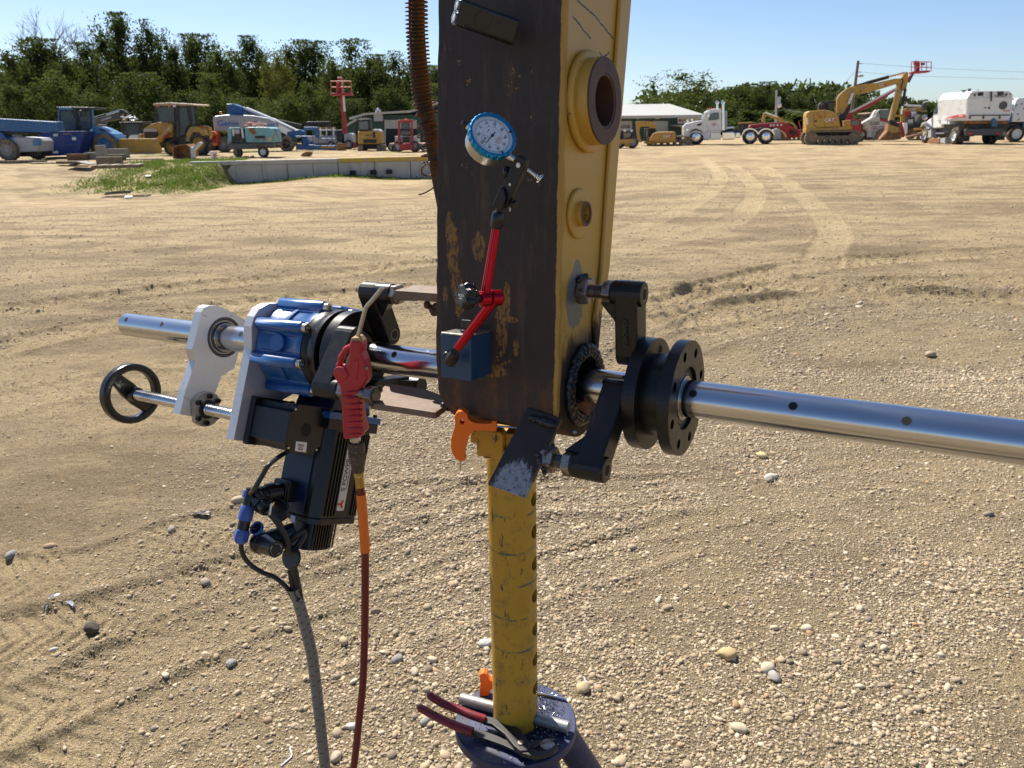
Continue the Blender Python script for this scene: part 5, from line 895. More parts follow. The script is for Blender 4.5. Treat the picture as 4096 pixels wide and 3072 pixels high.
# machines between loader and sweeper
s = Site(3640, 560, -20, Y=60); s.thing('excavator', 'yellow excavator with a long level boom above dark cabs left of the sweeper truck', 'excavator')
P(s, 'boom', c4((1130, 640), (1180, 625), (1290, 618), (1340, 630), (1352, 655), (1330, 662), (1270, 652), (1150, 660)), 1, 1.6, CATY); P(s, 'boom_top', c4((1145, 598), (1190, 595), (1320, 602), (1325, 618), (1200, 615)), 1.1, 1.4, WHITE); txt(s, 'CAT', 3651, 438, 8, TEXTW, None, .98); P(s, 'cab', c4((1170, 715), (1235, 705), (1260, 670), (1305, 668), (1308, 840), (1175, 850)), .5, 1.6, BLK); window(s, c4((1240, 700), (1262, 680), (1298, 678), (1300, 760), (1240, 765)), .46, g=GLASS); window(s, c4((1178, 725), (1230, 718), (1228, 820), (1180, 830)), .46, g=GLASS)
P(s, 'red_board', c4((1155, 660), (1210, 655), (1208, 705), (1158, 710)), .8, .9, RED); P(s, 'white_board', c4((1210, 660), (1260, 658), (1240, 700), (1212, 705)), .8, .9, WHITE); P(s, 'arm_part', c4((1115, 640), (1160, 635), (1158, 760), (1120, 770)), 1.2, 1.6, CATY); P(s, 'blade', c4((1232, 808), (1305, 802), (1308, 822), (1240, 828)), -.2, .6, CATY); P(s, 'white_drum', c4((1140, 762), (1178, 758), (1178, 850), (1145, 852)), .2, .8, WHITE); x0, _ = s.p(3625, 560); crawler(s, x0, x0 + 3.4, .42, .3, .5); P(s, 'timber', c4((1165, 880), (1290, 850), (1300, 862), (1180, 890)), -.5, -.2, col('faded red timber', (.4, .2, .15), .8))
s = Site(3490, 562, 0, Y=62); s.thing('wheel_loader', 'dark roofed loader cab showing behind the white track loader', 'loader')
P(s, 'roof', c4((812, 672), (896, 664), (898, 676), (814, 682)), 0, 1.6, col('tan roof', (.45, .33, .22), .5)); P(s, 'cab', c4((818, 682), (894, 676), (894, 760), (820, 760)), .1, 1.5, BLK); window(s, c4((828, 690), (886, 685), (886, 740), (830, 742)), .06, g=GLASS); P(s, 'body', c4((800, 760), (900, 755), (900, 860), (800, 860)), 0, 1.6, CATY); wheel(s, 3475, 545, .55, .4, -.1); wheel(s, 3500, 545, .55, .4, 1.3)  # tan roof over a black cab
# white sweeper truck seen from the rear left
S_ = cr(3600, 300, .22423)
s = Site(3866, 579, -3); s.thing('sweeper_truck', 'white street sweeper truck seen from behind with red lettering and a round rear port', 'truck')
rear = S_((1175, 815), (1200, 415), (1270, 310), (1300, 285), (1945, 280), (2020, 345), (1985, 720), (1945, 810)); tr = s.trace(rear, 0); Lh = 3.5
s.part('hopper_body', MB().prism(tr, lambda p, q, h: (p, h, q), 0, Lh), WHITE, bevel=.05); P(s, 'rear_door', S_((1190, 800), (1212, 415), (1990, 395), (1970, 715), (1940, 800)), -.05, -.002, WHITE, bevel=.02)
def side(s, pts, x): # traced on the left side plane of the truck: local x = const
    n = s.ex; out = []
    for px, py in pts: X = on_plane(px, py, s.B + x * s.ex, s.ex) - s.B; out.append((float(X @ s.ey), float(X[2])))
    return out
XL = tr[0][0]
def SP(name, pts, x0, x1, m, parent=None, bevel=.02, px_=None, **k): return s.part(name, MB().prism(side(s, S_(*pts), x0 if px_ is None else px_), lambda p, q, h: (h, p, q), x0, x1), m, parent, bevel, **k)
for y in (425, 590, 650): SP('side_rib', ((880, y + 5), (1190, y - 5), (1188, y + 18), (878, y + 30)), XL - .06, XL, WHITE)
SP('side_door', ((735, 875), (745, 650), (850, 655), (835, 880)), XL - .04, XL, WHITE); SP('side_window', ((795, 620), (815, 410), (870, 405), (850, 625)), XL - .03, XL, GLASS, bevel=0); SP('body_front', ((722, 878), (770, 420), (800, 380), (900, 375), (880, 880)), XL, XL + 2.1, WHITE)
SP('red_swoosh', ((775, 790), (900, 740), (1050, 705), (1155, 700), (1150, 760), (1000, 752), (900, 762)), XL - .085, XL - .065, TEXTR, bevel=0); SP('red_plate', ((985, 518), (1078, 515), (1070, 572), (975, 575)), XL - .085, XL - .065, TEXTR, bevel=0)
def stxt(body, px, py, hpx, m, x):
    q = side(s, S_((px, py), (px, py + hpx)), x); sz = abs(q[0][1] - q[1][1]) / .7
    lettering(body, sz, basis((x - .03, q[0][0], q[0][1]), (0, -1, 0), (0, 0, 1)), m, s.o, .003)
stxt('ELGIN', 1026, 545, 30, TEXTW, XL - .07); stxt('Crosswind', 1090, 726, 26, TEXTW, XL - .07)
txt(s, 'ELGIN', 4026, 443, 6, TEXTR, None, -.055, xs=1.15)
rp = s.part('rear_port', MB().lathe([(0, .24), (.03, .24), (.03, .2), (.015, 0)], s.p3(*S_((1838, 542))[0], -.05), (0, -1, 0), 28), DGREY)
for q in ((1393, 310, 1490, 375), (1745, 295, 1850, 365)): P(s, 'top_hatch', S_((q[0], q[1]), (q[2], q[1] - 5), (q[2], q[3] - 5), (q[0], q[3])), -.05, -.003, BLK)
rod(s, S_((1240, 722), (1965, 715)), .03, 'lock_bar', DGREY, None, -.1)
for x in (1250, 1490, 1780): P(s, 'lock_hook', S_((x, 715), (x + 22, 715), (x + 18, 785), (x - 8, 785)), -.14, -.05, DGREY)
rr = random.Random(6)
for x, y0, y1 in ((1635, 290, 470), (1340, 330, 385), (1900, 330, 380), (1595, 570, 610), (1530, 575, 595)): P(s, 'latch', S_((x - 18, y0), (x + 16, y0), (x + 12, y1), (x - 10, y1)), -.12, -.05, BLK)
rod(s, S_((1690, 370), (1740, 382), (1800, 375), (1865, 382)), .02, 'cable', BLK, None, -.08); P(s, 'stain', S_((1606, 480), (1614, 480), (1608, 570), (1602, 570)), -.056, -.051, GREYP, bevel=0)
for x in (1268, 1968, 1342, 1905): P(s, 'tail_marker', S_((x - 18, 338), (x + 18, 330), (x + 18, 346), (x - 18, 356)), -.06, -.051, REDL if x in (1268, 1968) else DGREY, bevel=0)
P(s, 'gutter', S_((1165, 818), (1945, 812), (1930, 868), (1190, 872)), .05, .5, RUSTP); P(s, 'blue_sack', S_((1655, 780), (1690, 762), (1715, 790), (1745, 860), (1740, 930), (1650, 925), (1640, 860)), -.15, .05, col('blue cloth', (.08, .16, .25), .8), bevel=.04)
P(s, 'rear_bumper', S_((1172, 965), (1842, 950), (1838, 1075), (1168, 1085)), .0, .25, DGREY); P(s, 'chassis', S_((1190, 875), (1920, 870), (1870, 1010), (1190, 1010)), .3, 5.5, BLK)
for x in (1258, 1748): P(s, 'tail_lamp', S_((x - 44, 1028), (x + 46, 1022), (x + 46, 1062), (x - 44, 1068)), -.04, -.003, REDL)
P(s, 'mudflap', S_((1060, 920), (1165, 915), (1250, 1090), (1245, 1175), (1060, 1195)), .35, .42, BLK); P(s, 'mudflap', S_((1690, 1090), (1870, 1080), (1875, 1160), (1690, 1165)), .35, .42, BLK)
def swheel(px, py, x, r, w, rim, name='wheel'):
    q = side(s, S_((px, py)), x)[0]; yc = q[0]; mb = MB(); mb.lathe([(0, r * .6), (.02, r * .88), (.06, r), (w - .06, r), (w - .02, r * .9), (w, r * .6)], (x, yc, r), (1, 0, 0), 28, False); o = s.part(name, mb, RUB)
    MB().lathe([(.03, r * .6), (.02, r * .57), (.1, r * .5), (.16, r * .4), (.08, r * .32), (.06, .001)], (x, yc, r), (1, 0, 0), 24, False).build('rim', rim, o); return yc
swheel(950, 1095, XL - .05, .52, .55, WHITE); swheel(432, 1060, XL - .05, .52, .3, CHROME); y_r = side(s, S_((950, 1095)), XL)[0][0]; y_f = side(s, S_((432, 1060)), XL)[0][0]
for yc in (y_r, y_f): o = s.part('wheel', MB().lathe([(0, .3), (.03, .5), (.06, .52), (.5, .52), (.54, .3)], (-XL - .0 - .5 + (tr[5][0] + tr[0][0]), yc, .52), (1, 0, 0), 24), RUB)
SP('cab', ((530, 960), (560, 700), (640, 470), (680, 430), (790, 420), (722, 880), (700, 940)), XL + .1, XL + 2.0, WHITE, bevel=.06, px_=XL); SP('cab_window', ((585, 690), (640, 520), (660, 480), (715, 475), (680, 650), (640, 680)), XL + .06, XL + .1, GLASS, bevel=0, px_=XL); SP('hood', ((400, 960), (405, 850), (460, 800), (570, 720), (600, 960)), XL + .15, XL + 1.9, WHITE, bevel=.08, px_=XL)
SP('fender', ((380, 930), (410, 850), (460, 830), (500, 870), (545, 960), (500, 960), (470, 885), (430, 880), (400, 930)), XL - .08, XL + .3, GREYP, px_=XL); SP('step_tank', ((480, 975), (560, 970), (560, 1115), (485, 1120)), XL - .02, XL + .4, GREYP, px_=XL); SP('broom_box', ((740, 1130), (835, 1120), (830, 1225), (738, 1210)), XL - .1, XL + .5, GREYP, px_=XL); SP('side_broom', ((520, 1200), (560, 1130), (740, 1130), (740, 1215), (560, 1220)), XL - .15, XL + .5, RUSTP, px_=XL); SP('under_gear', ((570, 1000), (860, 930), (870, 1100), (700, 1120), (570, 1110)), XL + .3, XL + 1.6, BLK, px_=XL); SP('pump_pipe', ((600, 1030), (760, 1030), (760, 1050), (600, 1055)), XL + .1, XL + .3, ALU, px_=XL)
SP('mirror_arm', ((500, 490), (510, 470), (640, 455), (640, 470), (520, 485), (520, 500)), XL - .3, XL - .26, GREYP, px_=XL); SP('mirror', ((490, 505), (530, 495), (520, 640), (485, 640)), XL - .4, XL - .2, BLK, px_=XL); SP('round_mirror', tuple((505 + 45 * math.cos(a), 755 + 48 * math.sin(a)) for a in np.linspace(0, 5.8, 12)), XL - .3, XL - .2, CHROME, px_=XL)
for q in ((1115, 270, 1190, 295), (1225, 245, 1280, 290), (1380, 250, 1410, 295)): P(s, 'roof_fitting', S_((q[0], q[1]), (q[2], q[1] - 4), (q[2] - 15, q[1] + 15), (q[0] + 40, q[3]), (q[0] + 18, q[3]), (q[0] + 15, q[1] + 14)), .9, 1.1, BLK if q[0] < 1300 else GREYP, bevel=0)
# second white truck at the right edge
s = Site(4075, 562, -4, Y=s.B[1] + 3.5); s.thing('sweeper_truck', 'second white sweeper truck with blue trim cut by the right edge', 'truck')
P(s, 'hopper_body', S_((2005, 835), (2030, 580), (2080, 450), (2110, 410), (2300, 400), (2700, 395), (2700, 830), (2230, 835)), 0, 2.4, WHITE, bevel=.06); P(s, 'blue_trim', S_((1950, 820), (1985, 670), (2020, 660), (2000, 830), (1965, 850)), .1, .5, BLUE); P(s, 'blue_trim', S_((2190, 850), (2240, 810), (2700, 800), (2700, 1040), (2200, 1030)), .2, 1.6, BLUE); P(s, 'chassis', S_((1900, 870), (2200, 850), (2700, 850), (2700, 1050), (2150, 1060), (1890, 1110)), .4, 2.0, BLK); P(s, 'windscreen', S_((1995, 620), (2005, 525), (2050, 520), (2030, 640)), .1, .3, CLEAR, bevel=0)
P(s, 'brown_duct', S_((2018, 418), (2095, 415), (2100, 440), (2020, 445)), .4, .8, RUSTP); P(s, 'white_duct', S_((2012, 460), (2080, 452), (2080, 505), (2015, 505)), .4, .9, WHITE, bevel=.05); P(s, 'black_pipe', S_((1945, 485), (2020, 478), (2020, 525), (1948, 528)), .5, .9, BLK); P(s, 'wheel_arch', [S_((2095 + 120 * math.cos(a), 1055 - 145 * math.sin(a)))[0] for a in np.linspace(.3, 3.3, 12)] + [S_((2095 + 100 * math.cos(a), 1055 - 125 * math.sin(a)))[0] for a in np.linspace(3.3, .3, 12)], .1, .6, BLK, bevel=0)
wheel(s, *S_((2085, 1065))[0], .52, .4, .1, WHITE, rimr=.62); wheel(s, *S_((2085, 1065))[0], .52, .4, 1.8, WHITE)
for q in ((2070, 545), (2210, 600), (2100, 700), (2165, 520), (2110, 795)): P(s, 'dark_latch', S_((q[0] - 14, q[1] + 10), (q[0] + 20, q[1] - 22), (q[0] + 26, q[1] - 10), (q[0], q[1] + 18)), -.03, -.002, DGREY, bevel=0)
# ------------------------------------------------------------------ materials of the foreground
def ell_mask(n, vec, lst, noise, soft=.5):
    """union of noisy ellipses: (centre, radii) in object space; radii 0 = ignore that axis"""
    tot = None
    for c, r in lst:
        inv = tuple(1 / q if q else 0 for q in r); m = n.mapping(inv, (0, 0, 0), tuple(-c[i] * inv[i] for i in range(3)), vec)
        ln = n.new('ShaderNodeVectorMath', operation='LENGTH'); n.link(m, ln.inputs[0]); v = n.math('SUBTRACT', 1.25, ln.outputs['Value'])
        tot = v if tot is None else n.math('MAXIMUM', tot, v)
    return n.math('ADD', n.math('MAXIMUM', tot, -.6), n.math('MULTIPLY', n.math('SUBTRACT', noise, .5), soft))
n = NT('stick yellow paint'); sp = n.xyz(); f1 = n.noise(9, 6, .7); f2 = n.noise(60, 5, .7); f3 = n.noise(16, 5, .75, n.mapping((1, 1, .35)))
c = n.mix(f1, (.46, .25, .032), (.57, .335, .052)); chips = n.step(n.noise(85, 3, .6), .665, .70); c = n.mix(n.math('MULTIPLY', chips, n.step(n.noise(14, 3), .5, .6)), c, (.06, .032, .02))
low = n.math('SUBTRACT', n.math('MULTIPLY', n.math('SUBTRACT', .13, sp[2]), 9.0), n.math('MULTIPLY', n.math('SUBTRACT', f3, .5), -3.2)); rust = n.step(low, .35, .9)
rcol = n.mix(n.noise(30, 6, .75), (.035, .020, .013), (.16, .065, .022)); c = n.mix(rust, c, rcol)
burn = n.step(ell_mask(n, n.coord(), [((0, 0, 0), (0, .080, .082))], f3, .3), .1, .5); c = n.mix(burn, c, n.mix(f2, (.018, .014, .012), (.05, .03, .02)))
grind = n.step(ell_mask(n, n.coord(), [((0, -.020, .128), (0, .026, .040)), ((0, -.010, .155), (0, .016, .026))], n.noise(34, 5, .7), 1.1), .16, .34); c = n.mix(grind, c, n.mix(f2, (.10, .10, .095), (.20, .20, .185)))
# scratches down the upper plate
for (p, q) in [(bw(*e[:2], 0), bw(*e[2:], 0)) for e in ((2310, 2, 2380, 64), (2380, 64, 2453, 156), (2291, 66, 2363, 156), (2397, 208, 2412, 230), (2412, 230, 2438, 208))]:
    ang = math.atan2(q[1] - p[1], q[0] - p[0]); L = math.hypot(q[0] - p[0], q[1] - p[1]); cc = ((p[0] + q[0]) / 2, (p[1] + q[1]) / 2)
    m = n.mapping((1, 1, 1), (-ang, 0, 0), (0, 0, 0), n.mapping((1, 1, 1), (0, 0, 0), (0, -cc[0], -cc[1]))); z = n.xyz(m)
    ln = n.math('MULTIPLY', n.math('LESS_THAN', n.math('ABSOLUTE', n.math('ADD', z[2], n.math('MULTIPLY', n.math('SUBTRACT', n.noise(60, 4, .7), .5), .006))), .0013), n.math('LESS_THAN', n.math('ABSOLUTE', z[1]), L / 2)); c = n.mix(ln, c, (.03, .016, .009))
M_YEL = n.fin(c, n.math('ADD', .42, n.math('MULTIPLY', rust, .4)), 0, n.bump(n.math('ADD', n.math('MULTIPLY', rust, n.noise(120, 5, .7)), n.math('MULTIPLY', f2, .25)), .35, .002))
n = NT('stick dark plate'); f1 = n.noise(7, 6, .7); f2 = n.noise(90, 5, .75); fv = n.noise(30, 6, .75, n.mapping((1.6, 1.6, .22)))
c = n.mix(f1, (.024, .018, .0155), (.056, .040, .032)); c = n.mix(n.math('MULTIPLY', n.step(fv, .52, .66), .65), c, (.085, .055, .036))
def dk_e(px, py, rx, ry): p = dk(px, py); q = dk(px + rx, py); r = dk(px, py + ry); return ((p[0], 0, p[2]), (abs(q[0] - p[0]), 0, abs(r[2] - p[2])))
solid = [dk_e(*q) for q in ((1812, 990, 20, 110), (1840, 1180, 18, 90), (2030, 1200, 14, 70), (2022, 1330, 10, 70), (1960, 1480, 70, 22), (1800, 895, 13, 55), (1816, 1040, 20, 55), (1828, 1130, 22, 60), (1919, 990, 26, 50), (2013, 1260, 24, 60), (2004, 1330, 16, 50), (2069, 1393, 10, 36), (1785, 1180, 9, 30), (2030, 1275, 40, 14))]
speck = [dk_e(*q) for q in ((2057, 318, 30, 55), (2060, 365, 24, 28), (1868, 323, 22, 20), (1836, 256, 26, 14), (2147, 716, 32, 26), (1888, 716, 18, 20), (1774, 368, 15, 9), (2136, 482, 14, 28), (1862, 485, 8, 12), (1860, 640, 12, 60), (1795, 200, 16, 6), (2130, 290, 22, 18), (1990, 1440, 60, 60))]
ms = n.step(ell_mask(n, n.coord(), solid, n.noise(26, 6, .8), 2.3), .12, .30); crack = n.step(n.noise(150, 5, .8, n.mapping((1.5, 1.5, .7))), .40, .56); ms = n.math('MULTIPLY', ms, crack)
mp = n.math('MULTIPLY', n.step(ell_mask(n, n.coord(), speck, n.noise(30, 3), 1.4), .1, .4), n.step(n.noise(200, 2, .5), .60, .66))
c = n.mix(n.math('MULTIPLY', n.math('MAXIMUM', ms, mp), .9), c, n.mix(f2, (.18, .085, .018), (.36, .20, .05)))
z = n.xyz()[2]; lowr = n.step(n.math('ADD', n.math('MULTIPLY', z, -7), n.math('MULTIPLY', n.math('SUBTRACT', n.noise(18, 6, .8, n.mapping((1.3, 1.3, .5))), .5), 5.0)), .0, 1.15); c = n.mix(n.math('MULTIPLY', lowr, .8), c, n.mix(n.noise(24, 6, .8), (.045, .022, .012), (.24, .085, .02)))
edge = n.step(n.math('ADD', n.xyz()[0], n.math('MULTIPLY', n.math('SUBTRACT', n.noise(28, 5, .8, n.mapping((1, 1, .6))), .5), .010)), -.0050, -.0030); c = n.mix(edge, c, (.45, .25, .05))
M_DRK = n.fin(c, n.math('ADD', .48, n.math('MULTIPLY', f2, .3)), 0, n.bump(n.math('ADD', n.math('MULTIPLY', f2, .6), n.math('MULTIPLY', fv, .8)), .4, .0025), **{'Specular IOR Level': .35})
n = NT('raw rusty boss'); c = n.mix(n.noise(40, 6, .75), (.05, .026, .018), (.16, .085, .06)); M_BOSS = n.fin(c, .6, .35, n.bump(n.noise(120, 4), .2, .001))
n = NT('fresh weld'); c = n.mix(n.noise(120, 5, .7), (.016, .016, .018), (.085, .09, .095)); M_WELD = n.fin(c, .36, .75, n.bump(n.noise(160, 4), .5, .002))
n = NT('flame cut steel'); f = n.noise(45, 6, .75); c = n.mix(f, (.085, .056, .04), (.27, .205, .155)); c = n.mix(n.step(n.noise(22, 6, .75), .55, .68), c, (.13, .06, .03)); M_PLT = n.fin(c, .62, .25, n.bump(n.noise(150, 5), .35, .001))
n = NT('dark plate with chalky patch'); f = n.noise(35, 6, .75); c = n.mix(f, (.018, .013, .012), (.055, .038, .03)); pm_ = n.step(ell_mask(n, n.coord(), [((0, -.052, 0), (.026, .034, 0)), ((-.018, -.076, 0), (.016, .012, 0))], n.noise(70, 6, .8, n.mapping((1, .5, 1))), 1.9), .12, .34)
c = n.mix(n.math('MULTIPLY', pm_, n.step(n.noise(130, 5, .75), .30, .52)), c, n.mix(f, (.22, .22, .23), (.42, .43, .45))); M_TAB = n.fin(c, .55, .2, n.bump(f, .3, .002))
n = NT('chromed bar'); f = n.noise(14, 5, .6, n.mapping((.2, 1, 1))); r = n.math('ADD', .10, n.math('MULTIPLY', n.noise(30, 5, .7, n.mapping((.15, 1, 1))), .16)); M_BAR = n.fin(n.mix(f, (.50, .51, .54), (.66, .66, .68)), r, 1.0, n.bump(n.noise(260, 3, .6, n.mapping((1, .2, .2))), .05, .0004))
M_PLATE = mat('machined aluminium plate', (.62, .62, .62), .42, .55, .05, 20, dirt=(.33, .31, .29), dirt_amt=.1, bump=.08, bscale=300, bdist=.0003)
M_CAST = mat('blue gearbox enamel', (.010, .082, .265), .30, 0, .10, 14, bump=.12, bscale=140, bdist=.0008, **{'Coat Weight': .35, 'Coat Roughness': .15})
M_NAVY = mat('navy enamel', (.004, .011, .04), .35, 0, .1, 14, bump=.1, bscale=120, bdist=.0006)
M_OX = mat('black oxide steel', (.010, .010, .011), .34, .25, .12, 24, bump=.12, bscale=220, bdist=.0004)
M_BLKM = mat('satin black motor paint', (.008, .008, .009), .40, 0, .1, 30, bump=.06, bscale=300, bdist=.0002)
M_FIN = mat('black finned aluminium', (.007, .007, .007), .34, .1, .1, 30)
M_PLAS = mat('black plastic', (.009, .009, .0095), .30, 0, .1, 30)
M_CAB = mat('black cable rubber', (.020, .020, .021), .48, 0, .1, 30)
M_NUT = mat('worn steel nut', (.32, .28, .25), .38, .85, .25, 60, dirt=(.11, .06, .04), dirt_amt=.5)
M_STUD = mat('oily threaded steel', (.20, .18, .16), .34, .9, .2, 60)
M_STEEL = mat('polished steel', (.62, .62, .62), .2, 1, .05, 60); M_ZINC = mat('zinc bolt', (.55, .53, .47), .3, .9, .1, 60)
M_SEAL = mat('bearing seal', (.05, .05, .05), .5, 0, .1, 60); M_RACE = mat('bearing race', (.36, .35, .34), .25, 1, .05, 60)
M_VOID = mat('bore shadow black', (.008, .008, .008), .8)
M_DKRED = mat('anodised red', (.42, .006, .018), .22, .75, .05, 40); M_BASE = mat('hammered blue enamel', (.012, .052, .115), .42, 0, .1, 160, bump=.25, bscale=380, bdist=.0004)

# ------------------------------------------------------------------ helper solids
from mathutils.geometry import tessellate_polygon
def prism_holes(mb, outer, holes, fn, h0, h1):
    loops = [[Vector((p[0], p[1], 0)) for p in lp] for lp in [outer] + holes]; flat = [q for lp in loops for q in lp]; tri = tessellate_polygon(loops); nn = len(flat)
    h0f = h0 if callable(h0) else (lambda p, q: h0); h1f = h1 if callable(h1) else (lambda p, q: h1)
    vs = [fn(q.x, q.y, h0f(q.x, q.y)) for q in flat] + [fn(q.x, q.y, h1f(q.x, q.y)) for q in flat]; fs = [tuple(t) for t in tri] + [tuple(i + nn for i in t)[::-1] for t in tri]; k = 0
    for lp in loops:
        m = len(lp)
        for i in range(m): j = (i + 1) % m; fs.append((k + i, k + j, nn + k + j, nn + k + i))
        k += m
    return mb.add(vs, fs)
def hexnut(mb, c, axis, h, r, rot=0): return mb.lathe([(0, r * .93), (.12 * h, r), (.88 * h, r), (h, r * .93)], c, axis, 6, True, False)
def thread(mb, p0, p1, r, pitch, seg=16, depth=.12):
    p0 = Vector(p0); p1 = Vector(p1); L = (p1 - p0).length; k = max(2, int(L / pitch)); prof = []
    for i in range(k): prof += [(L * i / k, r * (1 - depth)), (L * (i + .35) / k, r), (L * (i + .65) / k, r)]
    prof.append((L, r * (1 - depth))); return mb.lathe(prof, p0, p1 - p0, seg, True, True)
def bead(mb, path, r, seed=1, step=.5):
    """a weld bead: overlapping flattened drops along a path"""
    rr = random.Random(seed); P = [Vector(q) for q in path]
    for i, q in enumerate(P): s_ = r * rr.uniform(.8, 1.25); mb.sphere(q + Vector((rr.uniform(-.2, .2), rr.uniform(-.2, .2), rr.uniform(-.2, .2))) * r, s_, 9, 6, (rr.uniform(.8, 1.1), rr.uniform(.8, 1.1), rr.uniform(.75, 1)))
    return mb
idf = lambda p, q, h: (h, p, q)

# ------------------------------------------------------------------ the excavator stick with everything welded on it
stick = empty('excavator_stick', FB, 'upright worn excavator stick, one side dark steel, the other yellow, bored at its tip', 'excavator arm')
def tl(q): return -.1985 + .033 * max(q, -.05)
nearb = lambda w: -.0758 + .108 * (w - .0372)
far = [(.036, -.058), (.062, -.02), (.058, .035), (.0899, .153), (.132, .34), (.174, .52), (.40, 1.5)]
arc = [(.074 * math.cos(a), .074 * math.sin(a) - .003) for a in np.linspace(math.radians(208), math.radians(308), 12)]
outer = [(nearb(1.5) + .002, 1.5), (nearb(.5) + .002, .5), (nearb(.1) + .002, .1), (nearb(-.02) + .004, -.02)] + arc + far
BIGC = (.028, .381); SMC = (-.006, .242)
mb = prism_holes(MB(), outer, [circle(0, 0, .047, 40), circle(*BIGC, .033, 36), circle(*SMC, .012, 20)], idf, lambda p, q: tl(q), 0.0); mb.build('stick_body', M_YEL, stick, bevel=.002)
pl = [(nearb(w) - .004, w) for w in (1.5, .6, .3, .1, 0, -.012)]; mb = MB()
dl = [(-.2005 + .033 * (w + .02) * .9, w) for w in (1.5, .8, .45, .25, .1, 0.0)]; ptsd = [(q[0], q[1] - .0) for q in dl]
plate = ptsd + [(-.1965, -.045), (-.187, -.068), (-.17, -.0745), (-.10, -.077), (-.03, -.079), (-.004, -.072), (.0015, -.05), (.0015, 1.5)]
rr = random.Random(12); pr = []
for i in range(len(plate)):
    p, q = plate[i], plate[(i + 1) % len(plate)]; L = math.hypot(q[0] - p[0], q[1] - p[1]); k = max(1, int(L / .02)) if L < 1.2 else 70
    for j in range(k): t_ = j / k; e_ = 0.0012 * (rr.random() - .5) * 2; pr.append((p[0] + (q[0] - p[0]) * t_ + e_, p[1] + (q[1] - p[1]) * t_ + e_ * .3))
MB().prism(pr, lambda p, q, h: (p, h, q), -.003, .006).build('cover_plate', M_DRK, stick, FB.inverted() @ FD, bevel=.0012, label='dark bare steel cover plate with flakes of yellow paint')
fe = [(.0899, .153), (.132, .34), (.174, .52), (.40, 1.5)]; mb = MB()
mb.prism([(.036, .036)] + fe + [(.40 - .040, 1.5), (.174 - .040, .52), (.132 - .036, .34), (.0899 - .030, .153), (.034, .09)], idf, .0, .006); mb.build('edge_flange', M_YEL, stick, bevel=.003)
# pin bosses
MB().annulus((0.0, *BIGC), (1, 0, 0), .010, .063, .034, 56).build('boss_pad', M_YEL, stick, bevel=.004, seg=3)
o = MB().annulus((.009, *BIGC), (1, 0, 0), .017, .0535, .034, 56).build('pin_boss', M_YEL, stick, bevel=.001)
MB().annulus((.0245, *BIGC), (1, 0, 0), .0035, .0533, .0335, 56).build('boss_face', M_BOSS, o, bevel=.0008); MB().annulus((.0, *BIGC), (1, 0, 0), .0268, .0350, .0305, 48).build('bushing', M_BOSS, o, bevel=.001)
MB().annulus((-.001, *SMC), (1, 0, 0), .006, .033, .0125, 32).build('boss_pad', M_YEL, stick, bevel=.003, seg=3); o = MB().annulus((.004, *SMC), (1, 0, 0), .0095, .0165, .0125, 28).build('pin_boss', M_YEL, stick, bevel=.0008); MB().annulus((.0122, *SMC), (1, 0, 0), .0018, .0163, .0122, 28).build('boss_face', M_BOSS, o)
# weld ring round the bore, both sides
mb = MB(); rr = random.Random(3)
for k in range(104):
    a = 2 * math.pi * k / 104
    for q in (.0480, .0535): mb.sphere((.003 + rr.uniform(0, .003), (q + rr.uniform(-.0012, .0012)) * math.cos(a + .02 * (q > .05)), (q + rr.uniform(-.0012, .0012)) * math.sin(a + .02 * (q > .05))), .0064 * rr.uniform(.9, 1.15), 9, 6, (.9, 1, 1))
mb.build('weld_ring', M_WELD, stick)
mb = MB()
for k in range(70):
    a = 2 * math.pi * k / 70; mb.sphere((tl(0) - .003, .0525 * math.cos(a), .0525 * math.sin(a)), .006 * rr.uniform(.8, 1.2), 8, 5)
mb.build('weld_ring', M_WELD, stick)
MB().annulus((-.032, 0, 0), (1, 0, 0), .033, .0468, .0445, 48).build('bore_shade_sleeve', M_VOID, stick)  # added black liner: the shade inside the bore is put into its colour
mb = MB(); r2 = np.random.default_rng(5)          # boring chips caught in the bore
for k in range(420):
    a = r2.uniform(math.radians(200), math.radians(335)); q = r2.uniform(.030, .047); x = r2.uniform(-.012, .007); c0 = Vector((x, q * math.cos(a), q * math.sin(a))); d = Vector(r2.normal(size=3)).normalized() * .004; e = Vector(r2.normal(size=3)).normalized() * .0011; mb.add([c0 - d - e, c0 - d + e, c0 + d + e * 1.5, c0 + d - e * 1.5], [(0, 1, 2, 3)])
tagit(mb.build('swarf', mat('dark swarf', (.05, .05, .055), .3, .8), stick, recalc=False), kind='stuff')
MB().annulus((-.0345, 0, 0), (1, 0, 0), .004, .0468, .024, 36).build('bore_shade_ring', M_VOID, stick); MB().cyl((-.024, *BIGC), (-.020, *BIGC), .0328, None, 30).build('bore_shade_disc', M_VOID, stick); MB().cyl((-.012, *SMC), (-.008, *SMC), .0122, None, 20).build('bore_shade_disc', M_VOID, stick)  # added black ring and discs stand in for the shade deep in the bores
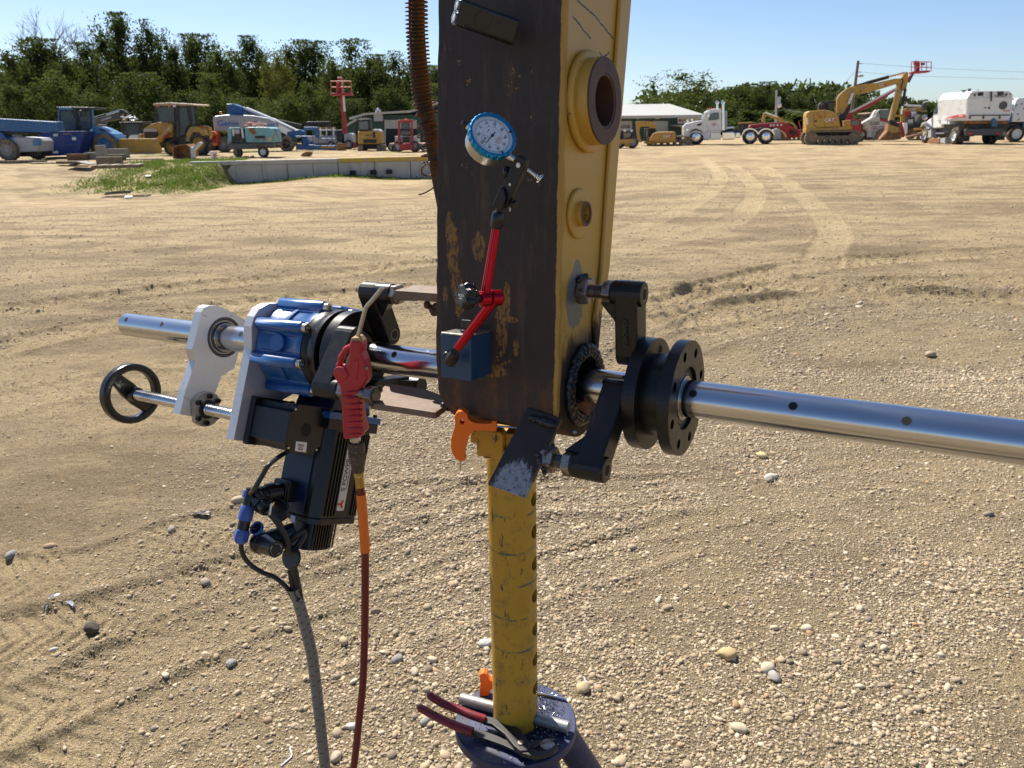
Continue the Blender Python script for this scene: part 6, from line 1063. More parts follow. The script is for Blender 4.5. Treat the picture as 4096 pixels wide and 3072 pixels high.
# flat bars welded on
def lp(px, py, h): X = ground_at(px, py, h) - O_; return Vector((X @ A_, X @ B_, X @ W_))
P_ = [lp(*q, 1.1) for q in ((1548, 1532), (1700, 1556), (1815, 1597), (1742, 1650), (1600, 1628), (1478, 1611))]; dz = Vector((FB.inverted().to_3x3() @ Vector((0, 0, -.0105))))
mb = MB(); nP = len(P_); mb.add([tuple(q) for q in P_] + [tuple(q + dz) for q in P_], [tuple(range(nP)), tuple(range(nP, 2 * nP))[::-1]] + [(i, (i + 1) % nP, nP + (i + 1) % nP, nP + i) for i in range(nP)]); mb.build('welded_flat_bar', M_PLT, stick, bevel=.0008, label='rusty flat bar lying level left of the stick')
mb = MB(); bead(mb, [P_[2] + (P_[3] - P_[2]) * (.0 + .09 * k) + Vector((0, 0, .002)) for k in range(-2, 7)], .0062, 4); bead(mb, [P_[2] + Vector((.004, -.008 - .003 * k, -.002 * k)) for k in range(5)], .006, 6); mb.build('weld_bead', M_WELD, stick)
def dv(px, py, off): q = dk(px, py, off); return Vector(q)
T4 = [dv(2109, 1630, .006), dv(2244, 1672, .006), dv(2095, 1990, .070), dv(1949, 1937, .070)]; ex_ = (T4[1] - T4[0]).normalized(); ey_ = (T4[0] - T4[3]); ey_ = (ey_ - ex_ * ey_.dot(ex_)).normalized(); ez_ = ex_.cross(ey_); c0 = (T4[0] + T4[1] + T4[2] + T4[3]) / 4
MT = Matrix(((ex_[0], ey_[0], ez_[0], c0[0]), (ex_[1], ey_[1], ez_[1], c0[1]), (ex_[2], ey_[2], ez_[2], c0[2]), (0, 0, 0, 1))); MTB = FB.inverted() @ FD @ MT; loc = [MT.inverted() @ q for q in T4]; sgn = 1 if (FD.to_3x3() @ ez_).dot(Vector(CAM - DP)) > 0 else -1
mb = MB().prism([(q.x, q.y) for q in loc], lambda p, q, h: (p, q, h), -.010 * sgn, 0); mb.build('welded_tab', M_TAB, stick, MTB, bevel=.001, label='dark flat tab hanging below the stick with a chalky white patch')
mb = MB(); bead(mb, [loc[0] * (1 - t_) + loc[1] * t_ + Vector((0, -.012, .002 * sgn)) for t_ in np.linspace(.22, .95, 13)], .0058, 8); mb.build('weld_bead', M_WELD, stick, MTB)
# upper left bar and its drip of weld, brown block behind the right flange
hb = lambda px, py, t: Vector((t, *bw(px, py, t)))
z1 = [(-.345, .014 + .0, .109)]
mb = MB().box((-.262, .016, .114), (.125, .05, .014)); mb.build('welded_flat_bar', M_PLT, stick, bevel=.001, label='short flat bar behind the stick, level with the arm nut')
mb = MB(); bead(mb, [(-.272 + .004 * k, .006 + .003 * (k % 3), .097 - .003 * (k % 4)) for k in range(9)], .007, 9); mb.build('weld_bead', M_BOSS, stick)
BR = mat('brown rusted block', (.20, .085, .035), .85, 0, .35, 30, dirt=(.08, .04, .025), dirt_amt=.6, bump=.5, bscale=120, bdist=.002)
tb = .02; pt = [bw(px, py, .03) for px, py in ((2262, 1700), (2375, 1640), (2405, 1700), (2385, 1765), (2352, 1762), (2300, 1725))]
mb = MB().prism([(p + .07, q + .0) for p, q in pt], idf, -.035, .01); mb.build('welded_block', BR, stick, bevel=.002)

# ------------------------------------------------------------------ the boring bar
bar = empty('boring_bar', FB, 'long polished chrome boring bar with cross holes running level through the stick', 'steel bar')
t0, t1 = -1.092, .66; holes = []
for px, py in ((505, 1278), (648, 1296), (963, 1336), (1578, 1418)): pass
def hole_t(px, py):
    lo, hi = -1.3, .8
    for _ in range(50):
        m = (lo + hi) / 2; X = O_ + m * A_ + .024 * (-B_ * .75 + W_ * .66) - CAM; q = 2048 + FPX * (X @ RT) / (X @ FW)
        if q < px: lo = m
        else: hi = m
    return lo
mb = MB().lathe([(t0, .0225), (t0 + .003, .025), (t1 - .003, .025), (t1, .0225)], (0, 0, 0), (1, 0, 0), 72); barm = mb.build('bar', M_BAR, bar)
for px, py in ((505, 1278), (648, 1296), (963, 1336), (1578, 1418), (2424, 1527), (2773, 1574), (3173, 1624), (3628, 1684)):
    th_ = hole_t(px, py); X = None
    best = None
    for ang in np.linspace(90, 200, 111):     # angle round the bar that meets this sight line
        a = math.radians(ang); Q = O_ + th_ * A_ + .025 * (B_ * math.cos(a) + W_ * math.sin(a)) - CAM; py_ = 1536 - FPX * (Q @ UP) / (Q @ FW)
        if best is None or abs(py_ - py) < best[0]: best = (abs(py_ - py), a)
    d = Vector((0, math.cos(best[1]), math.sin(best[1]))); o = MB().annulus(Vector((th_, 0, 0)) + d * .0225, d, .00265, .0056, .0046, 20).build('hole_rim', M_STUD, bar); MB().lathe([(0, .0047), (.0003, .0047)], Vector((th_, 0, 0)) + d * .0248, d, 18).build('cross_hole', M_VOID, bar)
# worn band left of the hole at the right flange
# ------------------------------------------------------------------ drive head
MBU = FU.inverted() @ FB
head = empty('boring_machine', FU, 'blue gearbox drive head with silver plates, handwheel and black motors clamped on the bar', 'boring machine')
R25 = math.radians(25)
t1p = -.775; T = lambda pts, t, k=None: [uv(px, py, t) for px, py in pts]
c7 = cr(380, 1100, .633)
pl1 = T(c7((615, 470), (672, 235), (690, 205), (720, 193), (770, 195), (820, 212), (945, 282), (957, 300)), t1p) + [uv(*q, t1p) for q in c7((946, 345), (905, 500), (880, 590), (800, 637), (740, 795), (702, 910), (535, 880), (575, 720), (635, 545))]
SCU = uv(791, 1625, t1p); SCU = (float(np.array([-.0765 * 1, -.1235]) @ np.array([.906, -.423])), float(np.array([-.0765, -.1235]) @ np.array([.423, .906])))
prism_holes(mb := MB(), pl1, [circle(0, 0, .040, 40), circle(*SCU, .0145, 24)], idf, t1p - .020, t1p); mb.build('support_plate', M_PLATE, head, bevel=.0012)
o = MB().annulus((t1p - .018, 0, 0), (1, 0, 0), .0185, .040, .0345, 48).build('bearing', M_SEAL, head, bevel=.0006); MB().annulus((t1p - .014, 0, 0), (1, 0, 0), .0135, .0346, .030, 48).build('outer_race', M_RACE, o, bevel=.001); MB().annulus((t1p - .0125, 0, 0), (1, 0, 0), .0135, .0302, .0255, 48).build('inner_race', M_SEAL, o, bevel=.001); MB().annulus((t1p - .010, 0, 0), (1, 0, 0), .0155, .0285, .0251, 48).build('collar', M_RACE, o, bevel=.0006)
MB().annulus((t1p - .034, 0, 0), (1, 0, 0), .015, .046, .0255, 40).build('rear_collar', M_OX, head, bevel=.001)
# lead screw, nut flange, handwheel
mb = thread(MB(), (-1.0, *SCU), (-.595, *SCU), .0114, .0062, 20, .22); mb.build('lead_screw', M_STEEL, head)
mb = MB(); prism_holes(mb, [(SCU[0] + x, SCU[1] + y) for x, y in circle(0, 0, .034, 40) if abs(x * .9 + y * .3) < .027], [circle(*SCU, .0150, 24)], idf, t1p + .0005, t1p + .012); nf = mb.build('nut_flange', mat('nickel nut', (.36, .345, .315), .38, .7, .08, 60), head, bevel=.0012)
MB().annulus((t1p + .004, *SCU), (1, 0, 0), .0115, .0185, .0112, 28).build('nut_body', M_OX, nf, bevel=.0008)
for k in range(6):
    a = math.radians(35 + 60 * k + (12 if k % 3 == 0 else 0)); c_ = (t1p + .0115, SCU[0] + .0262 * math.cos(a), SCU[1] + .0262 * math.sin(a)); MB().lathe([(0, .0052), (.0062, .0052), (.0066, .0046), (.0066, .0028), (.0035, .0028)], c_, (1, 0, 0), 16).build('cap_screw', M_OX, nf)
HW = -1.005; prof_o = circle(*SCU, .0635, 56); prof_i = circle(*SCU, .0485, 56)
mb = MB().ring_prism(prof_o, prof_i, idf, HW - .013, HW + .009); hw = mb.build('handwheel', M_PLAS, head, bevel=.005, seg=3)
ad = np.array(uv(476, 1527, HW)) - np.array(SCU); ad = ad / np.hypot(*ad); pd = np.array([-ad[1], ad[0]])
sp_ = [(SCU[0] + ad[0] * x + pd[0] * y, SCU[1] + ad[1] * x + pd[1] * y) for x, y in ((-.052, -.010), (-.015, -.017), (.015, -.017), (.052, -.012), (.052, .012), (.015, .017), (-.015, .017), (-.052, .010))]
MB().prism(sp_, idf, HW - .006, HW + .006).build('spoke', M_PLAS, hw, bevel=.003, seg=3); MB().cyl((HW - .004, *SCU), (HW + .022, *SCU), .0165, .015, 28).build('hub', M_PLAS, hw, bevel=.002)
q = (HW + .0055, SCU[0] + ad[0] * .040, SCU[1] + ad[1] * .040); MB().annulus(q, (1, 0, 0), .0015, .0065, .004, 20).build('spoke_screw', M_OX, hw)
# second plate and gearbox
tp2 = -.602
pl2 = [(-.079, -.183), (-.0785, -.02), (-.088, .018), (-.086, .036), (-.078, .052), (-.06, .065), (-.035, .072), (0, .074), (.04, .074), (.078, .05), (.088, .01), (.075, -.045), (.04, -.085), (.016, -.10), (.012, -.183)]
prism_holes(mb := MB(), pl2, [circle(0, 0, .026, 32), circle(*SCU, .0118, 20)], idf, tp2 - .020, tp2); mb.build('gearbox_plate', M_PLATE, head, bevel=.0012)
mb = MB().lathe([(-.5995, .0735), (-.587, .0745), (-.582, .072), (-.51, .072), (-.505, .0745), (-.492, .0735), (-.492, .03), (-.5995, .03), (-.5995, .0735)], (0, 0, 0), (1, 0, 0), 72, False); gb = mb.build('gearbox', M_CAST, head)
for k in range(8):
    a = math.radians(45 * k) + R25; cu, cv = .0795 * math.cos(a), .0795 * math.sin(a); mb = MB()
    mb.lathe([(-.600, .0098), (-.598, .0112), (-.493, .0112), (-.490, .0100)], (0, cu, cv), (1, 0, 0), 20); R_ = Matrix.Rotation(a, 3, 'X'); mb.box(Vector((-.5455, .0735 * math.cos(a), .0735 * math.sin(a))), (.105, .014, .022), R_); mb.box(Vector((-.5455, .0705 * math.cos(a), .0705 * math.sin(a))), (.108, .008, .030), R_)
    e = mb.build('ear', M_CAST, gb, bevel=.0025, seg=3)
    MB().lathe([(0, .0082), (.0085, .0082), (.0095, .0074), (.0095, .0042), (.004, .0042)], (-.4905, cu, cv), (1, 0, 0), 18).build('bolt', M_ZINC, e); MB().lathe([(0, .0075), (.006, .0075), (.007, .0065)], (-.6005, cu, cv), (-1, 0, 0), 6, True, False).build('bolt', M_ZINC, e)
    a2 = a + math.radians(22.5); d = Vector((0, math.cos(a2), math.sin(a2)))
    mid = MB()
    for j in np.linspace(-.30, .30, 9): dd = Vector((0, math.cos(a2 + j), math.sin(a2 + j))); mid.box(Vector((-.5455, 0, 0)) + dd * .0728, (.009, .007, .0068), Matrix.Rotation(a2 + j, 3, 'X'))
    if k != 3: mid.build('rib', M_CAST, gb, bevel=.0015)
    if k == 3: MB().lathe([(0, .0165), (.006, .0165), (.0075, .015)], Vector((-.5455, 0, 0)) + d * .0705, d, 28).build('plug', M_CAST, gb)
mb = MB().prism([(0, .084), (.07, .089), (.112, .082), (.130, .05), (.130, -.094), (.05, -.094), (.03, -.05)], idf, -.588, -.488); mb.build('worm_housing', M_CAST, head, bevel=.008, seg=3)
mb = MB().lathe([(-.488, .02), (-.488, .0755), (-.4745, .0755), (-.4735, .0748), (-.4725, .0755), (-.458, .0755), (-.4575, .0745), (-.4575, .060), (-.462, .058), (-.462, .02)], (0, 0, 0), (1, 0, 0), 72, False); fl = mb.build('flange_disc', M_OX, head, bevel=.0006)
for k in range(6): a = math.radians(60 * k + 20); hexnut(MB(), (-.4625, .047 * math.cos(a), .047 * math.sin(a)), (1, 0, 0), .010, .0105).build('hex_bolt', M_OX, fl, bevel=.0008)
MB().cyl((-.465, 0, 0), (-.43, 0, 0), .040, None, 48).build('hub', M_OX, head, bevel=.001)
mb = MB().lathe([(-.445, .026), (-.445, .076), (-.424, .076), (-.4232, .0752), (-.4232, .046), (-.430, .043), (-.430, .026)], (0, 0, 0), (1, 0, 0), 72, False); mb.build('flange_disc', M_OX, head, bevel=.0006)
MB().annulus((-.436, 0, 0), (1, 0, 0), .010, .042, .0256, 40).build('bearing', M_SEAL, head, bevel=.0008)
# three clamping arms with a threaded foot, left side (foot axis in (b, w), inner pivot, face t)
def arm(parent, M, foot, piv, ta, tb, f0, f1, nut_t, tip_t, emboss=False, wdt=.0175, sgn=1, rootname='clamp_arm'):
    f = np.array(foot); p = np.array(piv); d = (p - f) / np.hypot(*(p - f)); nn_ = np.array([-d[1], d[0]]); r0, r1 = wdt, wdt * 1.0; an = math.atan2(d[1], d[0]); ol = []
    for a in np.linspace(math.pi / 2, 3 * math.pi / 2, 10): ol.append(tuple(f + r0 * (math.cos(a) * d + math.sin(a) * nn_)))
    for a in np.linspace(-math.pi / 2, math.pi / 2, 10): ol.append(tuple(p + r1 * (math.cos(a) * d + math.sin(a) * nn_)))
    o = MB().prism(ol, idf, ta, tb).build(rootname, M_OX, parent, M, bevel=.0022, seg=3)
    MB().cyl((f0, *foot), (f1, *foot), wdt * .98, None, 32).build('foot', M_OX, o, bevel=.002)
    g = MB(); gx = [(.0, -wdt * .8), (abs(f1 - tb) + abs(ta - f0), -wdt * .8)]
    s_ = 1 if f1 > tb + .004 else -1; e0 = tb if s_ > 0 else ta; e1 = e0 + s_ * .022
    g.add([(e0, *(f + d * wdt * .7 + nn_ * .012)), (e0, *(f + d * (wdt * .7 + .026) + nn_ * .012)), (e1, *(f + d * wdt * .7 + nn_ * .012)), (e0, *(f + d * wdt * .7 - nn_ * .012)), (e0, *(f + d * (wdt * .7 + .026) - nn_ * .012)), (e1, *(f + d * wdt * .7 - nn_ * .012))], [(0, 1, 2), (3, 5, 4), (0, 3, 4, 1), (1, 4, 5, 2), (0, 2, 5, 3)]); g.build('gusset', M_OX, o)
    ax = 1 if tip_t > nut_t else -1; hexnut(MB(), (nut_t, *foot), (ax, 0, 0), .0125, .0175).build('lock_nut', M_NUT, parent, M, bevel=.0008)
    st_ = thread(MB(), (nut_t, *foot), (nut_t + ax * (.0125 + .014), *foot), .0095, .0024, 18); st_.cyl((nut_t + ax * .0265, *foot), (tip_t, *foot), .0090, None, 18); st_.build('stud', M_STUD, parent, M)
    ev = tb if not s_ < 0 else tb; xf = tb if s_ > 0 else max(tb, f1); MB().annulus((xf - .0005, *(piv if s_ > 0 else foot)), (1, 0, 0), .0008, .0095, .0080, 24).build('bolt_recess', M_STUD, o); MB().lathe([(0, .0080), (.0003, .0080)], (xf - .0001, *(piv if s_ > 0 else foot)), (1, 0, 0), 20).build('bolt_hole', M_VOID, o)
    return o, d, nn_
fA = (-.104, -.024); pA = (-.040, .045); A1, dA, nA = arm(head, MBU, fA, pA, -.424, -.386, -.420, -.372, -.372, -.300)
arm(head, MBU, (.014, .109), (.040, .031), -.410, -.376, -.398, -.345, -.345, -.30); arm(head, MBU, (.088, -.078), (.0, -.060), -.418, -.388, -.418, -.365, -.262, -.20)
sx = Vector((-.410 + .008, *(np.array(fA) + dA * .050 + 0 * nA))); sgnA = 1 if np.dot(nA, [-1, 0]) > 0 else -1
mid = (np.array(fA) * .45 + np.array(pA) * .55) + sgnA * nA * .0176
lettering('YSPOWER', .0115, MBU @ basis((-.403, mid[0], mid[1]), (0, -dA[0], -dA[1]), (1 * 1, 0, 0)), mat('raised black letter', (.05, .05, .052), .35, .3), A1, .0005)
hexnut(MB(), (-.320, *fA), (1, 0, 0), .016, .0145).build('weld_nut', M_STUD, head, MBU, bevel=.0015); mb = MB(); bead(mb, [(-.310 + .002 * k, fA[0] - .006 + .002 * k, fA[1] - .012 - .001 * k) for k in range(7)], .0048, 3); mb.build('weld_bead', M_WELD, head, MBU)
# feed motor (square, notched corners)
sq = []; hs = .043
for k in range(4):
    a = k * math.pi / 2; c_, s_ = math.cos(a), math.sin(a)
    for x, y in ((hs, -hs + .013), (hs, hs - .013), (hs - .008, hs - .011), (hs - .011, hs - .008)): sq.append((SCU[0] + x * c_ - y * s_, SCU[1] + x * s_ + y * c_))
body = [(SCU[0] + (x - SCU[0]) * .93, SCU[1] + (y - SCU[1]) * .93) for x, y in sq]
sqf = [(SCU[0] + x, SCU[1] + y) for x, y in ((-hs, -hs), (hs, -hs), (hs, hs), (-hs, hs))]
mo = MB().prism(sqf, idf, tp2 + .0005, tp2 + .012).build('feed_motor', M_BLKM, head, bevel=.0015); MB().prism(body, idf, tp2 + .012, -.512).build('motor_body', M_BLKM, mo, bevel=.0012)
sq2 = []
for k in range(4):
    a = k * math.pi / 2; c_, s_ = math.cos(a), math.sin(a)
    for x, y in ((hs, -hs + .016), (hs, hs - .016), (hs - .004, hs - .012), (hs - .010, hs - .010)): sq2.append((SCU[0] + x * c_ - y * s_, SCU[1] + x * s_ + y * c_))
MB().prism(sq2, idf, -.512, -.499).build('motor_end_cap', M_BLKM, mo, bevel=.001); MB().lathe([(0, .0122), (.0002, .0122)], (-.4989, *SCU), (1, 0, 0), 28).build('boss_recess', M_VOID, mo)
for x, y in ((-1, 1), (1, 1), (-1, -1), (1, -1)): MB().lathe([(0, .0022), (.0012, .002)], (-.499, SCU[0] + x * .0335, SCU[1] + y * .0335), (1, 0, 0), 12).build('screw', M_ZINC, mo)
lq = [uv(px, py, -.4985) for px, py in ((1185, 1765), (1228, 1770), (1224, 1810), (1180, 1804))]; st = MB().prism(lq, idf, -.499, -.4984).build('warning_label', TEXTW, mo)
lc = np.mean(np.array(lq), 0); lx = np.array(lq[1]) - np.array(lq[0]); lx /= np.hypot(*lx); ly = np.array([-lx[1], lx[0]])
for k, (tx, dy, szz, m_) in enumerate((('DO NOT REMOVE', .0038, .0018, TEXTK), ('WARNING', .0018, .0030, TEXTR), ('HOT SURFACE', -.0008, .0017, TEXTK), ('NO DISASSEMBLY', -.0028, .0016, TEXTK), ('WARNING', -.0048, .0028, TEXTR))): lettering(tx, szz, basis((-.4982, *(lc + ly * dy - lx * .001)), (0, *(-lx)), (0, *(-ly))), m_, st, .00005)
for dy in (.003, -.0035): MB().prism(circle(*(lc + lx * .0042 + ly * dy), .0014, 14), idf, -.4983, -.4981).build('warning_disc', CATY, st)
# main drive motor hanging below
mb = MB(); mb.prism([(.036, -.06), (.128, -.06), (.134, -.085), (.140, -.106), (.026, -.106), (.032, -.085)], idf, -.585, -.492); mb.build('motor_neck', M_NAVY, head, bevel=.006, seg=3)
mf = MB().box((-.540, .088, -.1120), (.116, .142, .0125)).build('motor_flange', M_CAST, head, bevel=.0012)
for x, y in ((-.491, .150), (-.491, .026), (-.588, .150), (-.588, .026)): MB().lathe([(0, .0042), (.006, .0042)], (x, y, -.106), (0, 0, 1), 14).build('cap_screw', M_OX, mf)
MB().box((-.540, .088, -.1275), (.112, .136, .0185)).build('motor_face', M_FIN, mf, bevel=.0012)
ch = .016; um, uM, ta_, tb_ = .030, .143, -.592, -.486
octo = [(ta_ + ch, um), (tb_ - ch, um), (tb_, um + ch), (tb_, uM - .006), (tb_ - .006, uM), (ta_ + ch, uM), (ta_, uM - ch), (ta_, um + ch)]
dm = MB().prism(octo, lambda p, q, h: (p, q, h), -.300, -.136).build('drive_motor', M_FIN, head, bevel=.0008); MB().prism([(p + (.001 if p > -.54 else -.001), q + (.001 if q > .088 else -.001)) for p, q in octo], lambda p, q, h: (p, q, h), -.312, -.3005).build('motor_end_cap', M_FIN, dm, bevel=.0015)
for k, u in enumerate((.055, .063, .071, .078, .124, .130, .136)): MB().box((tb_ + .0012, u, -.218), (.003, .0026, .155)).build('cooling_fin', M_FIN, dm)
MB().box((-.548, um - .0012, -.215), (.070, .003, .160)).build('side_cover', M_NAVY, dm, bevel=.0008)
lx_ = [uv(px, py, tb_ + .002) for px, py in ((1351, 2031), (1402, 2027), (1440, 1786), (1390, 1784))]; u0 = min(q[0] for q in lx_) + .0015; u1 = u0 + .0205; v0 = lx_[0][1] - .006
ol = [(u0 + .004, v0), (u1 - .004, v0)] + [(u1 - .004 + .004 * math.sin(a), v0 + .004 - .004 * math.cos(a)) for a in np.linspace(.3, 1.57, 4)] + [(u1, v0 + .128), (u0, v0 + .128)] + [(u0 + .004 - .004 * math.sin(a), v0 + .004 - .004 * math.cos(a)) for a in np.linspace(1.57, .3, 4)]
lb = MB().prism(ol, idf, tb_ + .0005, tb_ + .0022).build('name_plate', mat('silver name plate', (.55, .55, .55), .42, .2, .04), dm)
um_ = (u0 + u1) / 2; lettering('S POWER', .0148, basis((tb_ + .0024, um_ - .002, v0 + .068), (0, 0, 1), (0, -1, 0)), TEXTK, lb, .0001); lettering('Portable Machine Tools', .0052, basis((tb_ + .0024, um_ + .0065, v0 + .066), (0, 0, 1), (0, -1, 0)), TEXTK, lb, .0001)
yc = (um_ - .001, v0 + .0125); g_ = MB()
for a in (90, 215, 325): g_.box(Vector((tb_ + .0025, yc[0] - .0042 * math.sin(math.radians(a)), yc[1] + .0042 * math.cos(math.radians(a)))), (.0004, .0042, .0095), Matrix.Rotation(math.radians(a), 3, 'X'))
g_.build('emblem', TEXTR, lb)
ec = uv(1290, 2160, -.48); MB().prism([(x * .92, y) for x, y in [(-.54 / .92 + .036 * math.cos(a) * (abs(math.cos(a)) ** -.35 if abs(math.cos(a)) > .05 else 1), .086 + .036 * math.sin(a) * (abs(math.sin(a)) ** -.35 if abs(math.sin(a)) > .05 else 1)) for a in np.linspace(0, 2 * math.pi, 29)[:-1] + .11]], lambda p, q, h: (p, q, h), -.365, -.313, .96).build('encoder_cover', M_FIN, dm, bevel=.0015)
for k in range(9): MB().box((-.54 + .0335, .060 + .0066 * k, -.338), (.0025, .0022, .046)).build('cover_rib', M_FIN, dm)
# side connectors of the motor
def U3(px, py, t): return Vector((t, *uv(px, py, t)))
def ul(px, py, u):       # point on plane u = const
    X = on_plane(px, py, O_ + u * U_, U_) - O_; return Vector((float(X @ A_), u, float(X @ V_)))
tbx = ul(1150, 1960, um - .004); MB().box((tbx[0], um - .010, tbx[2]), (.040, .022, .038)).build('terminal_box', M_PLAS, dm, bevel=.002); MB().box((tbx[0], um - .0225, tbx[2]), (.034, .004, .032)).build('box_lid', M_PLAS, dm, bevel=.001)
e1 = ul(1020, 1985, um - .062); s1 = Vector((tbx[0], um - .02, tbx[2] - .002)); el = MB().tube([s1, e1], .0155, 24); el.cyl(s1 + (e1 - s1) * .25, s1 + (e1 - s1) * .55, .0185, None, 24); el.sphere(e1, .0185, 24, 14); CEND = ul(1068, 2040, um - .072); el.tube([e1, CEND], [.0165, .0115], 24); el.cyl(e1 + (CEND - e1) * .45, e1 + (CEND - e1) * .7, .0165, None, 8); conn = el.build('elbow_connector', M_PLAS, dm)
for sd in (-.012, .012): MB().cyl(CEND + Vector((sd, -.004, .014)), CEND + Vector((sd, -.004, -.006)), .0022, None, 10).build('clamp_screw', M_ZINC, conn)
cap = ul(1128, 2042, um - .03); MB().cyl(cap, cap + Vector((.0, -.006, 0)), .0195, None, 28).build('dust_cap', M_PLAS, dm, bevel=.002); sq_ = ul(1171, 2076, um - .002); MB().box(sq_, (.011, .0012, .012)).build('paper_tag', TEXTW, dm)
e2 = ul(1045, 2170, um - .045); s2 = ul(1180, 2125, um); el = MB().tube([s2, e2], .0165, 24); el.sphere(e2, .0205, 24, 14); f2_ = ul(1104, 2198, um - .06); el.tube([e2, f2_], [.018, .014], 22); el.build('elbow_connector', M_PLAS, dm); MB().annulus(f2_ - (f2_ - e2).normalized() * .001, f2_ - e2, .001, .0105, .0092, 24).build('white_ring', TEXTW, dm)
cap2 = ul(1170, 2230, um - .02); MB().cyl(cap2, cap2 + Vector((0, -.005, 0)), .0215, None, 28).build('dust_cap', M_PLAS, dm, bevel=.002)
BLG = mat('blue gland plastic', (.06, .115, .38), .4, 0, .08, 60); ZB = -.075
g1, g2, g3 = ul(992, 2020, um + ZB), ul(978, 2090, um + ZB), ul(963, 2160, um + ZB); ax_ = (g3 - g1).normalized(); LL = (g3 - g1).length
gl = MB().lathe([(0, .0095), (LL * .12, .0125), (LL * .42, .0125), (LL * .45, .0095)], g1, ax_, 22).build('cable_gland', BLG, dm); MB().lathe([(LL * .42, .0098), (LL * .78, .0105)], g1, ax_, 22).build('gland_sleeve', M_PLAS, gl); MB().lathe([(LL * .70, .0120), (LL * .84, .0138), (LL * 1.02, .0130), (LL * 1.10, .0085)], g1, ax_, 6, True, False).build('gland_nut', BLG, gl, bevel=.001); MB().cyl(g1 - ax_ * .03, g1, .0085, .0095, 18).build('gland_back', M_PLAS, gl); qb = ul(996, 1962, um + ZB); MB().lathe([(0, .009), (.012, .010)], qb, ax_, 16).build('gland_collar', BLG, gl)
rc = ul(1031, 2116, um - .055); MB().annulus(rc, (.1, -1, .45), .006, .0125, .0100, 26).build('ring_cap', BLG, dm, bevel=.0008); MB().lathe([(0, .0102), (.001, .0102)], rc + Vector((0, -.001, 0)), (.1, -1, .45), 22).build('cap_inside', M_NAVY, dm); MB().tube(smooth_path([g1 + ax_ * LL * .5, (g1 + ax_ * LL * .5 + rc) / 2 + Vector((0, 0, -.004)), rc], 5), .0011, 6).build('cap_strap', M_PLAS, dm)
# ------------------------------------------------------------------ right hand bearing support
sup = empty('bearing_support', FB, 'black double flange bearing support with two clamping arms right of the stick', 'bearing mount')
def flange(t0, t1, r, ri, holes, rh, a0, name):
    mb = MB(); prism_holes(mb, circle(0, 0, r, 72), [circle(0, 0, ri, 40)] + [circle(rh * math.cos(a0 + 2 * math.pi * k / holes), rh * math.sin(a0 + 2 * math.pi * k / holes), .0068, 18) for k in range(holes)] if holes else [circle(0, 0, ri, 40)], idf, t0, t1); return mb.build(name, M_OX, sup, bevel=.0012)
flange(.0905, .1085, .077, .030, 0, 0, 0, 'flange_disc')
a_ = math.radians(70); MB().annulus((.1085, .062 * math.cos(a_), .062 * math.sin(a_)), (1, 0, 0), .0006, .0062, .005, 20).build('pin_hole_rim', M_OX, sup); MB().lathe([(0, .005), (.0004, .005)], (.1083, .062 * math.cos(a_), .062 * math.sin(a_)), (1, 0, 0), 16).build('pin_hole', M_VOID, sup)
MB().annulus((.107, 0, 0), (1, 0, 0), .034, .0565, .030, 64).build('hub', M_OX, sup, bevel=.001)
flange(.1385, .1545, .078, .043, 8, .063, math.radians(14), 'flange_disc'); o = MB().annulus((.140, 0, 0), (1, 0, 0), .009, .0432, .036, 48).build('bearing', M_SEAL, sup, bevel=.0008); MB().annulus((.142, 0, 0), (1, 0, 0), .0085, .0362, .0305, 48).build('seal', M_OX, o, bevel=.0008); MB().annulus((.1415, 0, 0), (1, 0, 0), .0105, .0306, .0253, 48).build('inner_race', M_RACE, o, bevel=.0008)
lettering('SKF', .0055, basis((.1506, -.006, .0333), (0, 1, 0), (0, 0, 1)), mat('stamped mark', (.08, .08, .08), .4), o, .0001)
fU = (-.003, .138); fL = (-.130, -.062)
arm(sup, None, fU, (.0, .055), .058, .0900, .0505, .0938, .0500, .004); arm(sup, None, fL, (-.045, .012), .056, .0900, .0475, .0938, .0470, .012)
hexnut(MB(), (.0008, *fU), (1, 0, 0), .016, .0195).build('weld_nut', M_NUT, sup, bevel=.0012); hexnut(MB(), (.003, *fL), (1, 0, 0), .018, .0185).build('weld_nut', M_NUT, sup, bevel=.0012)
mb = MB(); bead(mb, [(.003, fU[0] - .008 + .004 * k, fU[1] + .017 + .001 * (k % 2)) for k in range(6)], .0045, 2); bead(mb, [(.004 + .002 * k, fL[0] - .016, fL[1] + .012 - .006 * k) for k in range(5)], .0045, 7); mb.build('weld_bead', M_WELD, sup)
for f_, d_ in ((fU, (0, .0)),): lettering('YSPOWER', .0085, basis((.0735, fU[0] - .0178, fU[1] - .050), (0, 0, 1), (1, 0, 0)), mat('raised black letter', (.05, .05, .052), .35, .3), sup, .0005)
# ------------------------------------------------------------------ spring wrapped hose left of the stick
M_HOSE = mat('oily rusted hose', (.030, .022, .018), .7, .1, .3, 30, dirt=(.09, .042, .018), dirt_amt=.7, bump=.3, bscale=90, bdist=.002)
M_COIL = mat('rusty spring wire', (.060, .040, .030), .45, .6, .3, 60, dirt=(.12, .05, .02), dirt_amt=.6)
hp = [unproj(px, py, z) for px, py, z in ((1662, -260, 1.00), (1665, -90, 1.03), (1666, 30, 1.05), (1668, 127, 1.065), (1677, 253, 1.08), (1691, 380, 1.095), (1708, 464, 1.105), (1731, 570, 1.115), (1752, 690, 1.13), (1785, 860, 1.15))]
sh = empty('spring_wrapped_hose', hp[0], 'rusty hydraulic hose wrapped in a loose coil spring, hanging left of the stick', 'hose'); SM = Matrix.Translation(-Vector(hp[0]))
HP = smooth_path([Vector(q) for q in hp], 14); MB().tube(HP, .0118, 16).build('hose', M_HOSE, sh, SM)
